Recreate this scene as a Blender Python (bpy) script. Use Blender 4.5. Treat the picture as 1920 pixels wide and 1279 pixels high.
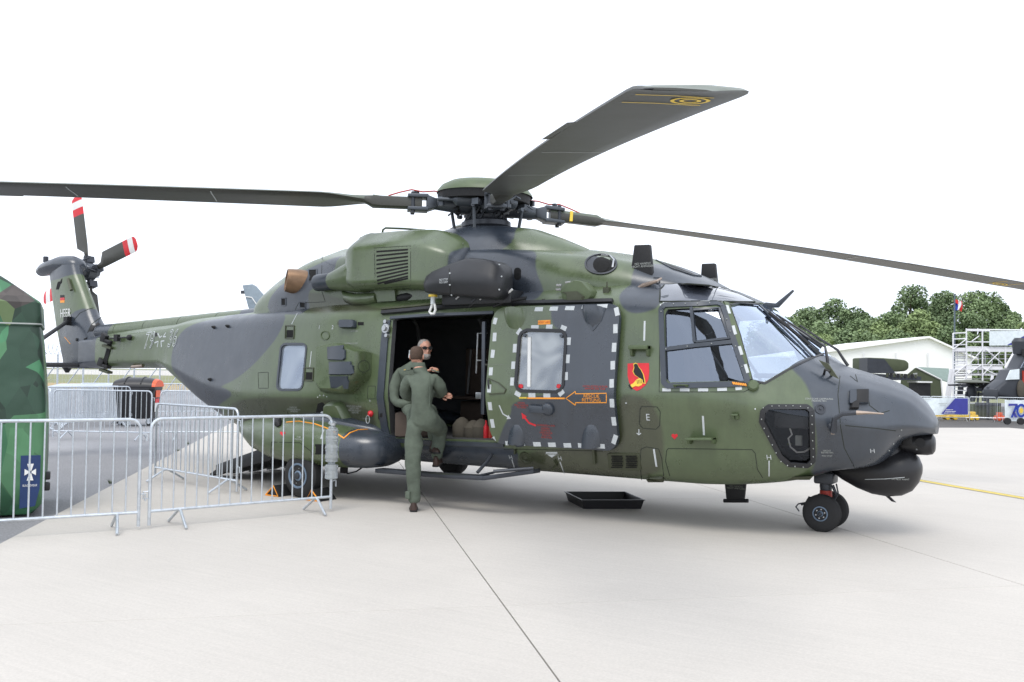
import bpy, bmesh, math, random
import numpy as np
from mathutils import Vector, Matrix
from mathutils.bvhtree import BVHTree
from math import sin, cos, pi, radians, sqrt, atan2
for _o in list(bpy.data.objects): bpy.data.objects.remove(_o)
scene = bpy.context.scene
COL = scene.collection
random.seed(7)
R_ = random.Random(11)

# ------------------------------------------------------------------ camera
CAMP = Vector((8.483, -9.94, 1.62)); YAW, PITCH, ROLL, FPX = 32.7, 2.0, 0.7, 1700.0
a_, b_, r_ = radians(YAW), radians(PITCH), radians(ROLL)
FWD = Vector((-sin(a_)*cos(b_), cos(a_)*cos(b_), sin(b_)))
_R = Vector((cos(a_), sin(a_), 0)); _U = _R.cross(FWD)
RGT = _R*cos(r_)+_U*sin(r_); UPV = -_R*sin(r_)+_U*cos(r_)
cam = bpy.data.objects.new('camera', bpy.data.cameras.new('camera'))
COL.objects.link(cam); scene.camera = cam
cam.matrix_world = Matrix(((RGT.x, UPV.x, -FWD.x, CAMP.x), (RGT.y, UPV.y, -FWD.y, CAMP.y), (RGT.z, UPV.z, -FWD.z, CAMP.z), (0, 0, 0, 1)))
cam.data.sensor_width = 36.0; cam.data.lens = FPX/1920*36.0; cam.data.clip_start = 0.1; cam.data.clip_end = 3000
# ------------------------------------------------------------------ sky: bright thin overcast over a Nishita sky
SUN_EL, SUN_AZ = radians(62), radians(200)
world = bpy.data.worlds.new("World"); scene.world = world; world.use_nodes = True
nt = world.node_tree; nt.nodes.clear()
wo = nt.nodes.new('ShaderNodeOutputWorld'); bg = nt.nodes.new('ShaderNodeBackground')
sky = nt.nodes.new('ShaderNodeTexSky'); sky.sky_type = 'NISHITA'; sky.sun_disc = False
sky.sun_elevation = SUN_EL; sky.sun_rotation = SUN_AZ
bg.inputs['Strength'].default_value = 0.1
cl = nt.nodes.new('ShaderNodeMixRGB'); cl.inputs['Fac'].default_value = 0.93
ns = nt.nodes.new('ShaderNodeTexNoise'); ns.inputs['Scale'].default_value = 2.2; ns.inputs['Detail'].default_value = 5
cr = nt.nodes.new('ShaderNodeValToRGB'); cr.color_ramp.elements[0].position = .3; cr.color_ramp.elements[1].position = .7
cr.color_ramp.elements[0].color = (11.0, 11.9, 13.6, 1); cr.color_ramp.elements[1].color = (13.8, 14.4, 15.6, 1)
nt.links.new(ns.outputs['Fac'], cr.inputs['Fac']); nt.links.new(sky.outputs['Color'], cl.inputs['Color1'])
nt.links.new(cr.outputs['Color'], cl.inputs['Color2']); nt.links.new(cl.outputs['Color'], bg.inputs['Color'])
nt.links.new(bg.outputs['Background'], wo.inputs['Surface'])
sd = bpy.data.lights.new('sun', 'SUN'); sd.energy = 1.5; sd.angle = radians(28); sd.color = (1, .96, .9)
sun = bpy.data.objects.new('sun', sd); COL.objects.link(sun)
_sv = Vector((0.2, -0.55, 1.0)).normalized()      # towards the sun, high and slightly behind the camera
sun.rotation_euler = _sv.to_track_quat('Z', 'Y').to_euler()
scene.view_settings.view_transform = 'Standard'; scene.view_settings.look = 'None'
scene.view_settings.exposure = 0.22; scene.view_settings.gamma = 1.0; scene.view_settings.use_curve_mapping = False
scene.render.engine = 'CYCLES'
try:
    scene.cycles.max_bounces = 8; scene.cycles.transparent_max_bounces = 12
except Exception: pass

# ------------------------------------------------------------------ surveying helpers (a pixel of the photo -> a point of the place)
def ray(x, y): return (FWD+RGT*((x-960)/FPX)-UPV*((y-639.5)/FPX))
def onp(x, y, ax, v):
    d = ray(x, y); t = (v-CAMP[ax])/d[ax]; return CAMP+d*t
def g(x, y, z=0.0): return onp(x, y, 2, z)
def dp(x, y, depth): return CAMP+ray(x, y)*depth
def hgt(px, depth): return px*depth/FPX

# ------------------------------------------------------------------ materials
MATS = {}
def newmat(name):
    m = bpy.data.materials.new(name); m.use_nodes = True; MATS[name] = m
    return m, m.node_tree, m.node_tree.nodes['Principled BSDF']
def L(t, a, b): t.links.new(a, b)
def mat(name, col, rough=.5, metal=0., var=.12, nscale=6., bump=.0, bscale=60., spec=.5, emit=None, coat=0.):
    m, t, p = newmat(name); n = t.nodes
    tc = n.new('ShaderNodeTexCoord')
    nz = n.new('ShaderNodeTexNoise'); nz.inputs['Scale'].default_value = nscale; nz.inputs['Detail'].default_value = 6; nz.inputs['Roughness'].default_value = .65
    L(t, tc.outputs['Object'], nz.inputs['Vector'])
    mr = n.new('ShaderNodeMapRange'); mr.inputs[3].default_value = 1-var; mr.inputs[4].default_value = 1+var
    mr.inputs[1].default_value = .3; mr.inputs[2].default_value = .7
    L(t, nz.outputs['Fac'], mr.inputs[0])
    mx = n.new('ShaderNodeMixRGB'); mx.blend_type = 'MULTIPLY'; mx.inputs[0].default_value = 1; mx.inputs[1].default_value = (*col, 1)
    L(t, mr.outputs[0], mx.inputs[2]); L(t, mx.outputs[0], p.inputs['Base Color'])
    rr = n.new('ShaderNodeMapRange'); rr.inputs[3].default_value = max(0, rough-.08); rr.inputs[4].default_value = min(1, rough+.1)
    L(t, nz.outputs['Fac'], rr.inputs[0]); L(t, rr.outputs[0], p.inputs['Roughness'])
    p.inputs['Metallic'].default_value = metal; p.inputs['Specular IOR Level'].default_value = spec
    p.inputs['Coat Weight'].default_value = coat
    if bump:
        bn = n.new('ShaderNodeTexNoise'); bn.inputs['Scale'].default_value = bscale; bn.inputs['Detail'].default_value = 4
        L(t, tc.outputs['Object'], bn.inputs['Vector'])
        bb = n.new('ShaderNodeBump'); bb.inputs['Strength'].default_value = bump; bb.inputs['Distance'].default_value = .01
        L(t, bn.outputs['Fac'], bb.inputs['Height']); L(t, bb.outputs[0], p.inputs['Normal'])
    if emit: p.inputs['Emission Color'].default_value = (*emit, 1); p.inputs['Emission Strength'].default_value = 1
    return m
GREEN = (.078, .107, .05); GREY = (.034, .043, .057); DARK = (.052, .059, .032)
def camo(name, rough=.42):
    m, t, p = newmat(name); n = t.nodes
    tc = n.new('ShaderNodeTexCoord')
    def attr(a, w0):
        at = n.new('ShaderNodeAttribute'); at.attribute_name = a
        mr = n.new('ShaderNodeMapRange'); mr.interpolation_type = 'SMOOTHSTEP'
        mr.inputs[1].default_value = -w0; mr.inputs[2].default_value = w0; mr.inputs[3].default_value = 1; mr.inputs[4].default_value = 0
        L(t, at.outputs['Fac'], mr.inputs[0]); return mr.outputs[0]
    m1 = n.new('ShaderNodeMixRGB'); m1.inputs[1].default_value = (*GREEN, 1); m1.inputs[2].default_value = (*DARK, 1)
    L(t, attr('sdd', .03), m1.inputs[0])
    m2 = n.new('ShaderNodeMixRGB'); m2.inputs[2].default_value = (*GREY, 1)
    L(t, attr('sdg', .015), m2.inputs[0]); L(t, m1.outputs[0], m2.inputs[1])
    # dirt: vertical streaks + blotches
    mp = n.new('ShaderNodeMapping'); mp.inputs['Scale'].default_value = (7, 7, .7); L(t, tc.outputs['Object'], mp.inputs['Vector'])
    s1 = n.new('ShaderNodeTexNoise'); s1.inputs['Scale'].default_value = 1.2; s1.inputs['Detail'].default_value = 8; s1.inputs['Roughness'].default_value = .7
    L(t, mp.outputs[0], s1.inputs['Vector'])
    s2 = n.new('ShaderNodeTexNoise'); s2.inputs['Scale'].default_value = 2.6; s2.inputs['Detail'].default_value = 9; s2.inputs['Roughness'].default_value = .7
    L(t, tc.outputs['Object'], s2.inputs['Vector'])
    ad = n.new('ShaderNodeMath'); ad.operation = 'ADD'; L(t, s1.outputs['Fac'], ad.inputs[0]); L(t, s2.outputs['Fac'], ad.inputs[1])
    mr = n.new('ShaderNodeMapRange'); mr.inputs[1].default_value = .7; mr.inputs[2].default_value = 1.3; mr.inputs[3].default_value = .8; mr.inputs[4].default_value = 1.2
    L(t, ad.outputs[0], mr.inputs[0])
    mx = n.new('ShaderNodeMixRGB'); mx.blend_type = 'MULTIPLY'; mx.inputs[0].default_value = 1
    L(t, m2.outputs[0], mx.inputs[1]); L(t, mr.outputs[0], mx.inputs[2]); L(t, mx.outputs[0], p.inputs['Base Color'])
    rr = n.new('ShaderNodeMapRange'); rr.inputs[1].default_value = .35; rr.inputs[2].default_value = .65; rr.inputs[3].default_value = rough-.07; rr.inputs[4].default_value = rough+.1
    L(t, s2.outputs['Fac'], rr.inputs[0]); L(t, rr.outputs[0], p.inputs['Roughness'])
    bn = n.new('ShaderNodeTexNoise'); bn.inputs['Scale'].default_value = 3.0; bn.inputs['Detail'].default_value = 2
    L(t, tc.outputs['Object'], bn.inputs['Vector'])
    bb = n.new('ShaderNodeBump'); bb.inputs['Strength'].default_value = .25; bb.inputs['Distance'].default_value = .02
    L(t, bn.outputs['Fac'], bb.inputs['Height']); L(t, bb.outputs[0], p.inputs['Normal'])
    p.inputs['Specular IOR Level'].default_value = .85
    return m
CAMO = camo('camouflage_paint', .3)
mat('blackpaint', (.02, .021, .024), .45); mat('rubber', (.017, .017, .018), .75, bump=.3, bscale=40); mat('greypaint', GREY, .36, spec=.7)
mat('greenpaint', GREEN, .45); mat('darkolive', DARK, .45)
mat('steel', (.42, .43, .44), .35, .9); mat('darkmetal', (.05, .055, .065), .42, .4); mat('hubmetal', (.075, .085, .1), .38, .3)
mat('galv', (.6, .64, .68), .32, .75, var=.15, nscale=14, bump=.15, bscale=90)
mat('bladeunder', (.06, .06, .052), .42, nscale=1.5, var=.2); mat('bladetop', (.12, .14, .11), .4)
mat('interior', (.07, .073, .078), .7); mat('interior2', (.24, .245, .25), .6); mat('seatcloth', (.1, .075, .06), .9)
mat('tape', (.52, .55, .56), .45, var=.06, nscale=20); mat('white', (.75, .75, .73), .5, var=.04); mat('redpaint', (.62, .02, .03), .45)
mat('orange', (.9, .34, .03), .5); mat('yellow', (.78, .55, .06), .5); mat('redsten', (.42, .035, .02), .5); mat('stencil', (.38, .4, .38), .55)
mat('stencildim', (.2, .22, .18), .6); mat('nearblack', (.008, .008, .009), .6); mat('blackplastic', (.012, .012, .014), .38)
mat('holeblack', (.004, .004, .004), .9); mat('seam', (.02, .025, .018), .8, var=.0)
mat('rimblue', (.16, .22, .3), .42, .3); mat('brass', (.36, .29, .24), .35, .7); mat('hotmetal', (.24, .15, .09), .45, .6, var=.3)
mat('roofglass', (.09, .1, .125), .16, spec=1.0, var=.02, coat=1.0); mat('sand', (.09, .08, .062), .9); mat('skin', (.52, .27, .19), .5, var=.1, nscale=20); mat('hairbrown', (.075, .045, .03), .8, var=.3, nscale=60, bump=.5, bscale=200)
mat('hairgrey', (.28, .26, .24), .8, var=.3, nscale=60, bump=.5, bscale=200); mat('boot', (.045, .024, .017), .55, var=.3, bump=.3)
mat('suit', (.094, .116, .088), .85, var=.2, nscale=7, bump=.9, bscale=14); mat('gold', (.6, .42, .12), .4, .6)
mat('navy', (.012, .035, .12), .5); mat('banner', (.75, .82, .84), .5); mat('bannerblue', (.045, .05, .3), .5); mat('tentwhite', (.9, .9, .89), .6, var=.02)
mat('tentgreen', (.07, .085, .045), .8, bump=.3, bscale=3); mat('tentroof', (.2, .26, .23), .8, bump=.4, bscale=3); mat('whitesteel', (.78, .78, .8), .4, var=.05)
mat('binblack', (.014, .014, .017), .4); mat('binorange', (.7, .1, .03), .45, var=.05); mat('darkheli', (.035, .04, .05), .5)
mat('bark', (.06, .045, .03), .9, bump=.8, bscale=20); mat('flagred', (.65, .03, .03), .7); mat('flagblue', (.02, .05, .35), .7); mat('flagwhite', (.8, .8, .8), .7)
mat('pole', (.1, .13, .16), .5); mat('jetgrey', (.22, .27, .31), .5); mat('yellowtoy', (.75, .5, .05), .5)
MATS['camo'] = CAMO
def glassmat(name, tint, refl, rough=.02, fade=.0, fcol=(.6, .65, .7)):
    m, t, p = newmat(name); n = t.nodes; n.remove(p)
    out = n['Material Output']; gl = n.new('ShaderNodeBsdfGlossy'); gl.inputs['Roughness'].default_value = rough; gl.inputs['Color'].default_value = (.76, .85, 1, 1)
    tr = n.new('ShaderNodeBsdfTransparent'); tr.inputs['Color'].default_value = (*tint, 1)
    fr = n.new('ShaderNodeFresnel'); fr.inputs['IOR'].default_value = 1.5
    ad = n.new('ShaderNodeMath'); ad.operation = 'ADD'; ad.use_clamp = True; ad.inputs[1].default_value = refl; L(t, fr.outputs[0], ad.inputs[0])
    mx = n.new('ShaderNodeMixShader'); L(t, ad.outputs[0], mx.inputs[0]); L(t, tr.outputs[0], mx.inputs[1]); L(t, gl.outputs[0], mx.inputs[2])
    nz = n.new('ShaderNodeTexNoise'); nz.inputs['Scale'].default_value = 1.6; bb = n.new('ShaderNodeBump'); bb.inputs['Strength'].default_value = .15; bb.inputs['Distance'].default_value = .05
    L(t, nz.outputs['Fac'], bb.inputs['Height']); L(t, bb.outputs[0], gl.inputs['Normal'])
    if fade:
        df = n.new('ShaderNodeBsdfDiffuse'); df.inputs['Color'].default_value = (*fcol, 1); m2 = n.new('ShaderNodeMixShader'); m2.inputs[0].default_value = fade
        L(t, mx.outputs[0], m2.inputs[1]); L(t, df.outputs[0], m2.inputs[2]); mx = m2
    L(t, mx.outputs[0], out.inputs['Surface'])
    return m
glassmat('windshieldglass', (.75, .86, 1.0), .42); glassmat('sideglass', (.6, .63, .66), .2, .02)
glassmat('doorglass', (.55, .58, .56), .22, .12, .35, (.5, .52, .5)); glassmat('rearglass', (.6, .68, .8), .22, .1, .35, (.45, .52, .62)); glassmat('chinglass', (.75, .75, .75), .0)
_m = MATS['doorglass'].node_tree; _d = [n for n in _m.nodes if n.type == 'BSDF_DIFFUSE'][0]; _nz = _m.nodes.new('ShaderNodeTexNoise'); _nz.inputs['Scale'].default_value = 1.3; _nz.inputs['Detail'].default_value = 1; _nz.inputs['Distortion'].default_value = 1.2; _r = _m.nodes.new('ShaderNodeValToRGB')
_r.color_ramp.elements[0].position = .35; _r.color_ramp.elements[0].color = (.2, .2, .18, 1); _r.color_ramp.elements[1].position = .65; _r.color_ramp.elements[1].color = (.75, .76, .7, 1); _m.links.new(_nz.outputs['Fac'], _r.inputs['Fac']); _m.links.new(_r.outputs['Color'], _d.inputs['Color'])  # pale blotches painted into the diffuse colour stand in for reflected sky
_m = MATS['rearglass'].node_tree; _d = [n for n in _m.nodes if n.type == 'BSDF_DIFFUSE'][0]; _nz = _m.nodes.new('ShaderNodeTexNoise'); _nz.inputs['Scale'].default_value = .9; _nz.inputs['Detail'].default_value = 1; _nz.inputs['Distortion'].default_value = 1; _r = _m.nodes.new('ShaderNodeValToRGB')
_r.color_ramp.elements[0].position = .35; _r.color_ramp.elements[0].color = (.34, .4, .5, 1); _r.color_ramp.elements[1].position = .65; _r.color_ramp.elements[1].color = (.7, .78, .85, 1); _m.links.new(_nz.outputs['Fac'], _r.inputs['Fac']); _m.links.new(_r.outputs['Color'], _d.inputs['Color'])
glassmat('bubble', (.8, .82, .84), .18, .2, .4, (.6, .63, .62))
for _n in MATS['bubble'].node_tree.nodes:
    if _n.type == 'TEX_NOISE': _n.inputs['Scale'].default_value = 70
    if _n.type == 'BUMP': _n.inputs['Strength'].default_value = 1.0

# ------------------------------------------------------------------ mesh builder
class MB:
    def __init__(s): s.v = []; s.f = []; s.m = []
    def add(s, vs, fs, m=0):
        o = len(s.v); s.v += [tuple(v) for v in vs]; s.f += [tuple(i+o for i in f) for f in fs]; s.m += [m]*len(fs); return s
    def box(s, c, d, rot=None, m=0):
        h = [x/2 for x in d]; vs = [Vector((i*h[0], j*h[1], k*h[2])) for i in (-1, 1) for j in (-1, 1) for k in (-1, 1)]
        if rot is not None: vs = [rot @ v for v in vs]
        c = Vector(c); vs = [v+c for v in vs]
        return s.add(vs, [(0, 1, 3, 2), (4, 6, 7, 5), (0, 4, 5, 1), (2, 3, 7, 6), (0, 2, 6, 4), (1, 5, 7, 3)], m)
    def hexa(s, p8, m=0): return s.add(p8, [(0, 1, 3, 2), (4, 6, 7, 5), (0, 4, 5, 1), (2, 3, 7, 6), (0, 2, 6, 4), (1, 5, 7, 3)], m)
    def tube(s, pts, r, n=8, m=0, cap=True):
        pts = [Vector(p) for p in pts]; k = len(pts); rs = r if isinstance(r, (list, tuple)) else [r]*k
        rings = []; u = None
        for i, p in enumerate(pts):
            d = (pts[min(i+1, k-1)]-pts[max(i-1, 0)]).normalized()
            if u is None:
                u = d.orthogonal().normalized()
            else:
                u = (u-d*u.dot(d)); u = u.normalized() if u.length > 1e-6 else d.orthogonal().normalized()
            w = d.cross(u); rings.append([p+(u*cos(2*pi*j/n)+w*sin(2*pi*j/n))*rs[i] for j in range(n)])
        return s.loft(rings, m, cap)
    def loft(s, rings, m=0, cap=True, closed=True):
        n = len(rings[0]); vs = [v for r in rings for v in r]; fs = []
        for i in range(len(rings)-1):
            for j in range(n if closed else n-1):
                a = i*n+j; b = i*n+(j+1) % n; fs.append((a, b, b+n, a+n))
        if cap and closed: fs.append(tuple(range(n))[::-1]); fs.append(tuple((len(rings)-1)*n+j for j in range(n)))
        return s.add(vs, fs, m)
    def lathe(s, o, d, prof, n=24, m=0, cap=True):
        o = Vector(o); d = Vector(d).normalized(); u = d.orthogonal().normalized(); w = d.cross(u)
        return s.loft([[o+d*t+(u*cos(2*pi*j/n)+w*sin(2*pi*j/n))*max(r, 1e-4) for j in range(n)] for t, r in prof], m, cap)
    def prism(s, poly, off, m=0):
        n = len(poly); off = Vector(off); a = [Vector(p) for p in poly]; b = [p+off for p in a]
        return s.add(a+b, [tuple(range(n))[::-1], tuple(range(n, 2*n))]+[(i, (i+1) % n, n+(i+1) % n, n+i) for i in range(n)], m)
    def mesh(s, name, mats, ang=35, bevel=0, fix=True):
        me = bpy.data.meshes.new(name); me.from_pydata(s.v, [], s.f)
        for mm in (mats if isinstance(mats, (list, tuple)) else [mats]): me.materials.append(MATS[mm] if isinstance(mm, str) else mm)
        if len(s.m): me.polygons.foreach_set('material_index', s.m)
        bm = bmesh.new(); bm.from_mesh(me)
        if fix: bmesh.ops.recalc_face_normals(bm, faces=bm.faces[:])
        if bevel: bmesh.ops.bevel(bm, geom=[e for e in bm.edges if len(e.link_faces) == 2 and e.calc_face_angle(0) > .5], offset=bevel, segments=2, affect='EDGES', profile=.5, clamp_overlap=True)
        smooth_bm(bm, ang); bm.to_mesh(me); bm.free(); return me
    def build(s, name, mats, parent=None, ang=35, bevel=0, fix=True):
        return link(name, s.mesh(name, mats, ang, bevel, fix), parent)
def smooth_bm(bm, ang):
    t = radians(ang)
    for f in bm.faces: f.smooth = True
    for e in bm.edges: e.smooth = not (len(e.link_faces) == 2 and e.calc_face_angle(0) > t)
def link(name, me, parent=None):
    o = bpy.data.objects.new(name, me); COL.objects.link(o); o.parent = parent; return o
def tag(o, label=None, cat=None, group=None, kind=None):
    if label: o['label'] = label
    if cat: o['category'] = cat
    if group: o['group'] = group
    if kind: o['kind'] = kind
    return o
def thing(name, label, cat, group=None, loc=(0, 0, 0)):
    o = bpy.data.objects.new(name, None); COL.objects.link(o); o.location = loc; return tag(o, label, cat, group)
def kids(o): return [c for c in bpy.data.objects if c.parent is o]
def rebase(root, loc):
    loc = Vector(loc); root.location = loc
    if root.type == 'MESH':
        root.data.transform(Matrix.Translation(-loc)); return root
    for c in kids(root): c.location = c.location-loc
    return root
def copy_tree(o, parent=None):
    c = o.copy(); COL.objects.link(c); c.parent = parent
    for ch in kids(o): copy_tree(ch, c)
    return c
def struct(name, mb, mats, **k): return tag(mb.build(name, mats, **k), kind='structure')
def rrect(x0, x1, y0, y1, r, n=6):
    out = []
    for cx, cy, a0 in ((x1-r, y1-r, 0), (x0+r, y1-r, pi/2), (x0+r, y0+r, pi), (x1-r, y0+r, 3*pi/2)):
        for i in range(n+1): a = a0+pi/2*i/n; out.append((cx+r*cos(a), cy+r*sin(a)))
    return out
def pchip(xs, ys, xq):
    xs = np.array(xs, float); ys = np.array(ys, float); h = np.diff(xs); d = np.diff(ys)/h; m = np.zeros(len(xs))
    m[0] = d[0]; m[-1] = d[-1]
    for i in range(1, len(xs)-1):
        if d[i-1]*d[i] > 0: w1 = 2*h[i]+h[i-1]; w2 = h[i]+2*h[i-1]; m[i] = (w1+w2)/(w1/d[i-1]+w2/d[i])
    k = np.clip(np.searchsorted(xs, xq)-1, 0, len(xs)-2); t = (xq-xs[k])/h[k]
    return (2*t**3-3*t**2+1)*ys[k]+(t**3-2*t**2+t)*h[k]*m[k]+(-2*t**3+3*t**2)*ys[k+1]+(t**3-t**2)*h[k]*m[k+1]
def roundpath(P, rad, k=5, m=2):
    # open polyline with rounded interior corners, constant vertex count
    P = [Vector(p) for p in P]; out = []; A = []
    for i in range(1, len(P)-1):
        a = P[i-1]-P[i]; b = P[i+1]-P[i]; t = min(rad[i-1], a.length*.48, b.length*.48)
        a.normalize(); b.normalize(); A.append((P[i]+a*t, P[i], P[i]+b*t))
    prev = P[0]
    for (s0, c, s1) in A:
        for j in range(m): out.append(prev.lerp(s0, j/m))
        for j in range(k): u = j/k; out.append(s0*(1-u)**2+c*2*u*(1-u)+s1*u*u)
        prev = s1
    for j in range(m+1): out.append(prev.lerp(P[-1], j/m))
    return out
def boolean(me, cutter, op='DIFFERENCE'):
    a = bpy.data.objects.new('tmp_a', me); b = bpy.data.objects.new('tmp_b', cutter); COL.objects.link(a); COL.objects.link(b)
    md = a.modifiers.new('b', 'BOOLEAN'); md.operation = op; md.object = b; md.solver = 'EXACT'; md.material_mode = 'TRANSFER'
    dg = bpy.context.evaluated_depsgraph_get(); dg.update()
    out = bpy.data.meshes.new_from_object(a.evaluated_get(dg), depsgraph=dg)
    bpy.data.objects.remove(a); bpy.data.objects.remove(b); return out
# ------------------------------------------------------------------ setting: apron slabs, asphalt, grass, painted line
A2 = Vector((.693, -.72, 0)).normalized(); B2 = Vector((A2.y*-1, A2.x, 0))      # joint direction (towards the camera) and across
J0 = Vector((1.77, -1.23, 0)); SP = 4.15
def slabmat():
    m, t, p = newmat('concrete'); n = t.nodes
    tc = n.new('ShaderNodeNewGeometry'); oi = n.new('ShaderNodeObjectInfo')
    def noise(s, d=6, r=.6):
        z = n.new('ShaderNodeTexNoise'); z.inputs['Scale'].default_value = s; z.inputs['Detail'].default_value = d; z.inputs['Roughness'].default_value = r; L(t, tc.outputs['Position'], z.inputs['Vector']); return z.outputs['Fac']
    def rng(v, a, b, c, d):
        q = n.new('ShaderNodeMapRange'); q.inputs[1].default_value = a; q.inputs[2].default_value = b; q.inputs[3].default_value = c; q.inputs[4].default_value = d; L(t, v, q.inputs[0]); return q.outputs[0]
    def mul(a, b):
        q = n.new('ShaderNodeMath'); q.operation = 'MULTIPLY'; L(t, a, q.inputs[0]); L(t, b, q.inputs[1]); return q.outputs[0]
    v = mul(rng(noise(.35, 8, .65), .3, .7, .93, 1.06), rng(noise(60, 3, .7), .3, .7, .93, 1.07))
    v = mul(v, rng(oi.outputs['Random'], 0, 1, .992, 1.006))
    mp = n.new('ShaderNodeMapping'); mp.inputs['Rotation'].default_value = (0, 0, .8); mp.inputs['Scale'].default_value = (1, 30, 1); L(t, tc.outputs['Position'], mp.inputs['Vector'])
    st = n.new('ShaderNodeTexNoise'); st.inputs['Scale'].default_value = 1.0; st.inputs['Detail'].default_value = 5; L(t, mp.outputs[0], st.inputs['Vector'])
    v = mul(v, rng(st.outputs['Fac'], .3, .7, .97, 1.03))
    mx = n.new('ShaderNodeMixRGB'); mx.blend_type = 'MULTIPLY'; mx.inputs[0].default_value = 1; mx.inputs[1].default_value = (.495, .465, .424, 1); L(t, v, mx.inputs[2])
    # small stains
    sp = rng(noise(1.3, 10, .75), .68, .78, 1, .8)
    m3 = n.new('ShaderNodeMixRGB'); m3.blend_type = 'MULTIPLY'; m3.inputs[0].default_value = 1; L(t, mx.outputs[0], m3.inputs[1]); L(t, sp, m3.inputs[2])
    L(t, m3.outputs[0], p.inputs['Base Color']); p.inputs['Roughness'].default_value = .85
    bb = n.new('ShaderNodeBump'); bb.inputs['Strength'].default_value = .35; bb.inputs['Distance'].default_value = .004; L(t, noise(120, 3, .7), bb.inputs['Height']); L(t, bb.outputs[0], p.inputs['Normal'])
slabmat()
def asph(name, col):
    m, t, p = newmat(name); n = t.nodes; tc = n.new('ShaderNodeTexCoord')
    a = n.new('ShaderNodeTexNoise'); a.inputs['Scale'].default_value = 45; a.inputs['Detail'].default_value = 6; a.inputs['Roughness'].default_value = .8
    b = n.new('ShaderNodeTexNoise'); b.inputs['Scale'].default_value = .25; b.inputs['Detail'].default_value = 8
    L(t, tc.outputs['Object'], a.inputs['Vector']); L(t, tc.outputs['Object'], b.inputs['Vector'])
    r1 = n.new('ShaderNodeMapRange'); r1.inputs[1].default_value = .3; r1.inputs[2].default_value = .7; r1.inputs[3].default_value = .6; r1.inputs[4].default_value = 1.4; L(t, a.outputs['Fac'], r1.inputs[0])
    r2 = n.new('ShaderNodeMapRange'); r2.inputs[1].default_value = .3; r2.inputs[2].default_value = .7; r2.inputs[3].default_value = .85; r2.inputs[4].default_value = 1.15; L(t, b.outputs['Fac'], r2.inputs[0])
    mm = n.new('ShaderNodeMath'); mm.operation = 'MULTIPLY'; L(t, r1.outputs[0], mm.inputs[0]); L(t, r2.outputs[0], mm.inputs[1])
    mx = n.new('ShaderNodeMixRGB'); mx.blend_type = 'MULTIPLY'; mx.inputs[0].default_value = 1; mx.inputs[1].default_value = (*col, 1); L(t, mm.outputs[0], mx.inputs[2]); L(t, mx.outputs[0], p.inputs['Base Color'])
    p.inputs['Roughness'].default_value = .9
    bb = n.new('ShaderNodeBump'); bb.inputs['Strength'].default_value = .6; bb.inputs['Distance'].default_value = .006; L(t, a.outputs['Fac'], bb.inputs['Height']); L(t, bb.outputs[0], p.inputs['Normal'])
asph('asphalt', (.25, .25, .26)); asph('jointfill', (.09, .085, .08)); asph('grass', (.2, .21, .1)); asph('straw', (.36, .27, .13)); asph('runway', (.48, .46, .42)); asph('lineyellow', (.62, .48, .1)); asph('lineworn', (.42, .36, .2))
def quad(p, z, mt, name):
    mb = MB(); mb.add([(a, b, z) for a, b in p], [tuple(range(len(p)))]); return struct(name, mb, mt)
quad([(-1600, -1600), (1600, -1600), (1600, 1600), (-1600, 1600)], -.03, 'grass', 'ground')
_l1, _l2 = g(-700, 719), g(650, 735)
quad([(-60, -40), (60, -40), (60, 40), (10, 62), (_l2.x, _l2.y), (_l1.x, _l1.y)], -.018, 'asphalt', 'asphalt_taxiway')
def ab(i, j): p = J0+B2*(SP*i)+A2*(5.0*j-.02)+A2*0; return (p.x, p.y)
# concrete apron built slab by slab, joints recessed; left edge is joint row -1, far edge follows the photo
apron = tag(bpy.data.objects.new('concrete_apron', None), kind='structure'); COL.objects.link(apron)
JS = J0+A2*((Vector((4.98, -4.65, 0))-J0).dot(A2))
quadme = {}
def slab(i, j, wj=1.0):
    w, l = SP-.01, 5.0*wj-.005
    k = round(wj, 3)
    if k not in quadme:
        mb = MB(); mb.box((0, 0, -.01), (l, w, .02)); quadme[k] = mb.mesh('slab', 'concrete', ang=12, bevel=.003)
    o = link('slab', quadme[k], apron); c = JS+B2*(SP*(i+.5))+A2*(5.0*j+2.5*wj)
    o.location = (c.x, c.y, 0.004); o.rotation_euler = (0, 0, atan2(A2.y, A2.x))
f1 = Vector((4.35, 21.48, 0)); fd = (Vector((6.75, 20.41, 0))-f1).normalized(); fn = Vector((-fd.y, fd.x, 0))
for i in range(-1, 9):
    for j in range(-9, 5):
        c = JS+B2*(SP*(i+.5))+A2*(5.0*j+2.5)
        if (c-f1).dot(fn) > .5: continue
        if (c-CAMP).dot(FWD) < -6: continue
        slab(i, j)
mb = MB(); cc = [JS+B2*(SP*i)+A2*(5.0*j) for i, j in ((-1, -9), (9, -9), (9, 5), (-1, 5))]
mb.add([(p.x, p.y, -.014) for p in cc], [(0, 1, 2, 3)]); struct('apron_joint', mb, 'jointfill')
# painted line on the right
y0 = g(1727, 902); y1 = g(1920, 935); d = (y1-y0).normalized(); nrm = Vector((-d.y, d.x, 0))
mb = MB()
for o0, o1, m in ((-.055, .055, 0), (.06, .1, 1), (-.1, -.06, 1)):
    p = [y0-d*9+nrm*o0, y0+d*9+nrm*o0, y0+d*9+nrm*o1, y0-d*9+nrm*o1]; mb.add([(q.x, q.y, .0085) for q in p], [(0, 1, 2, 3)], m)
struct('painted_line', mb, ['lineyellow', 'lineworn'])
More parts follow.
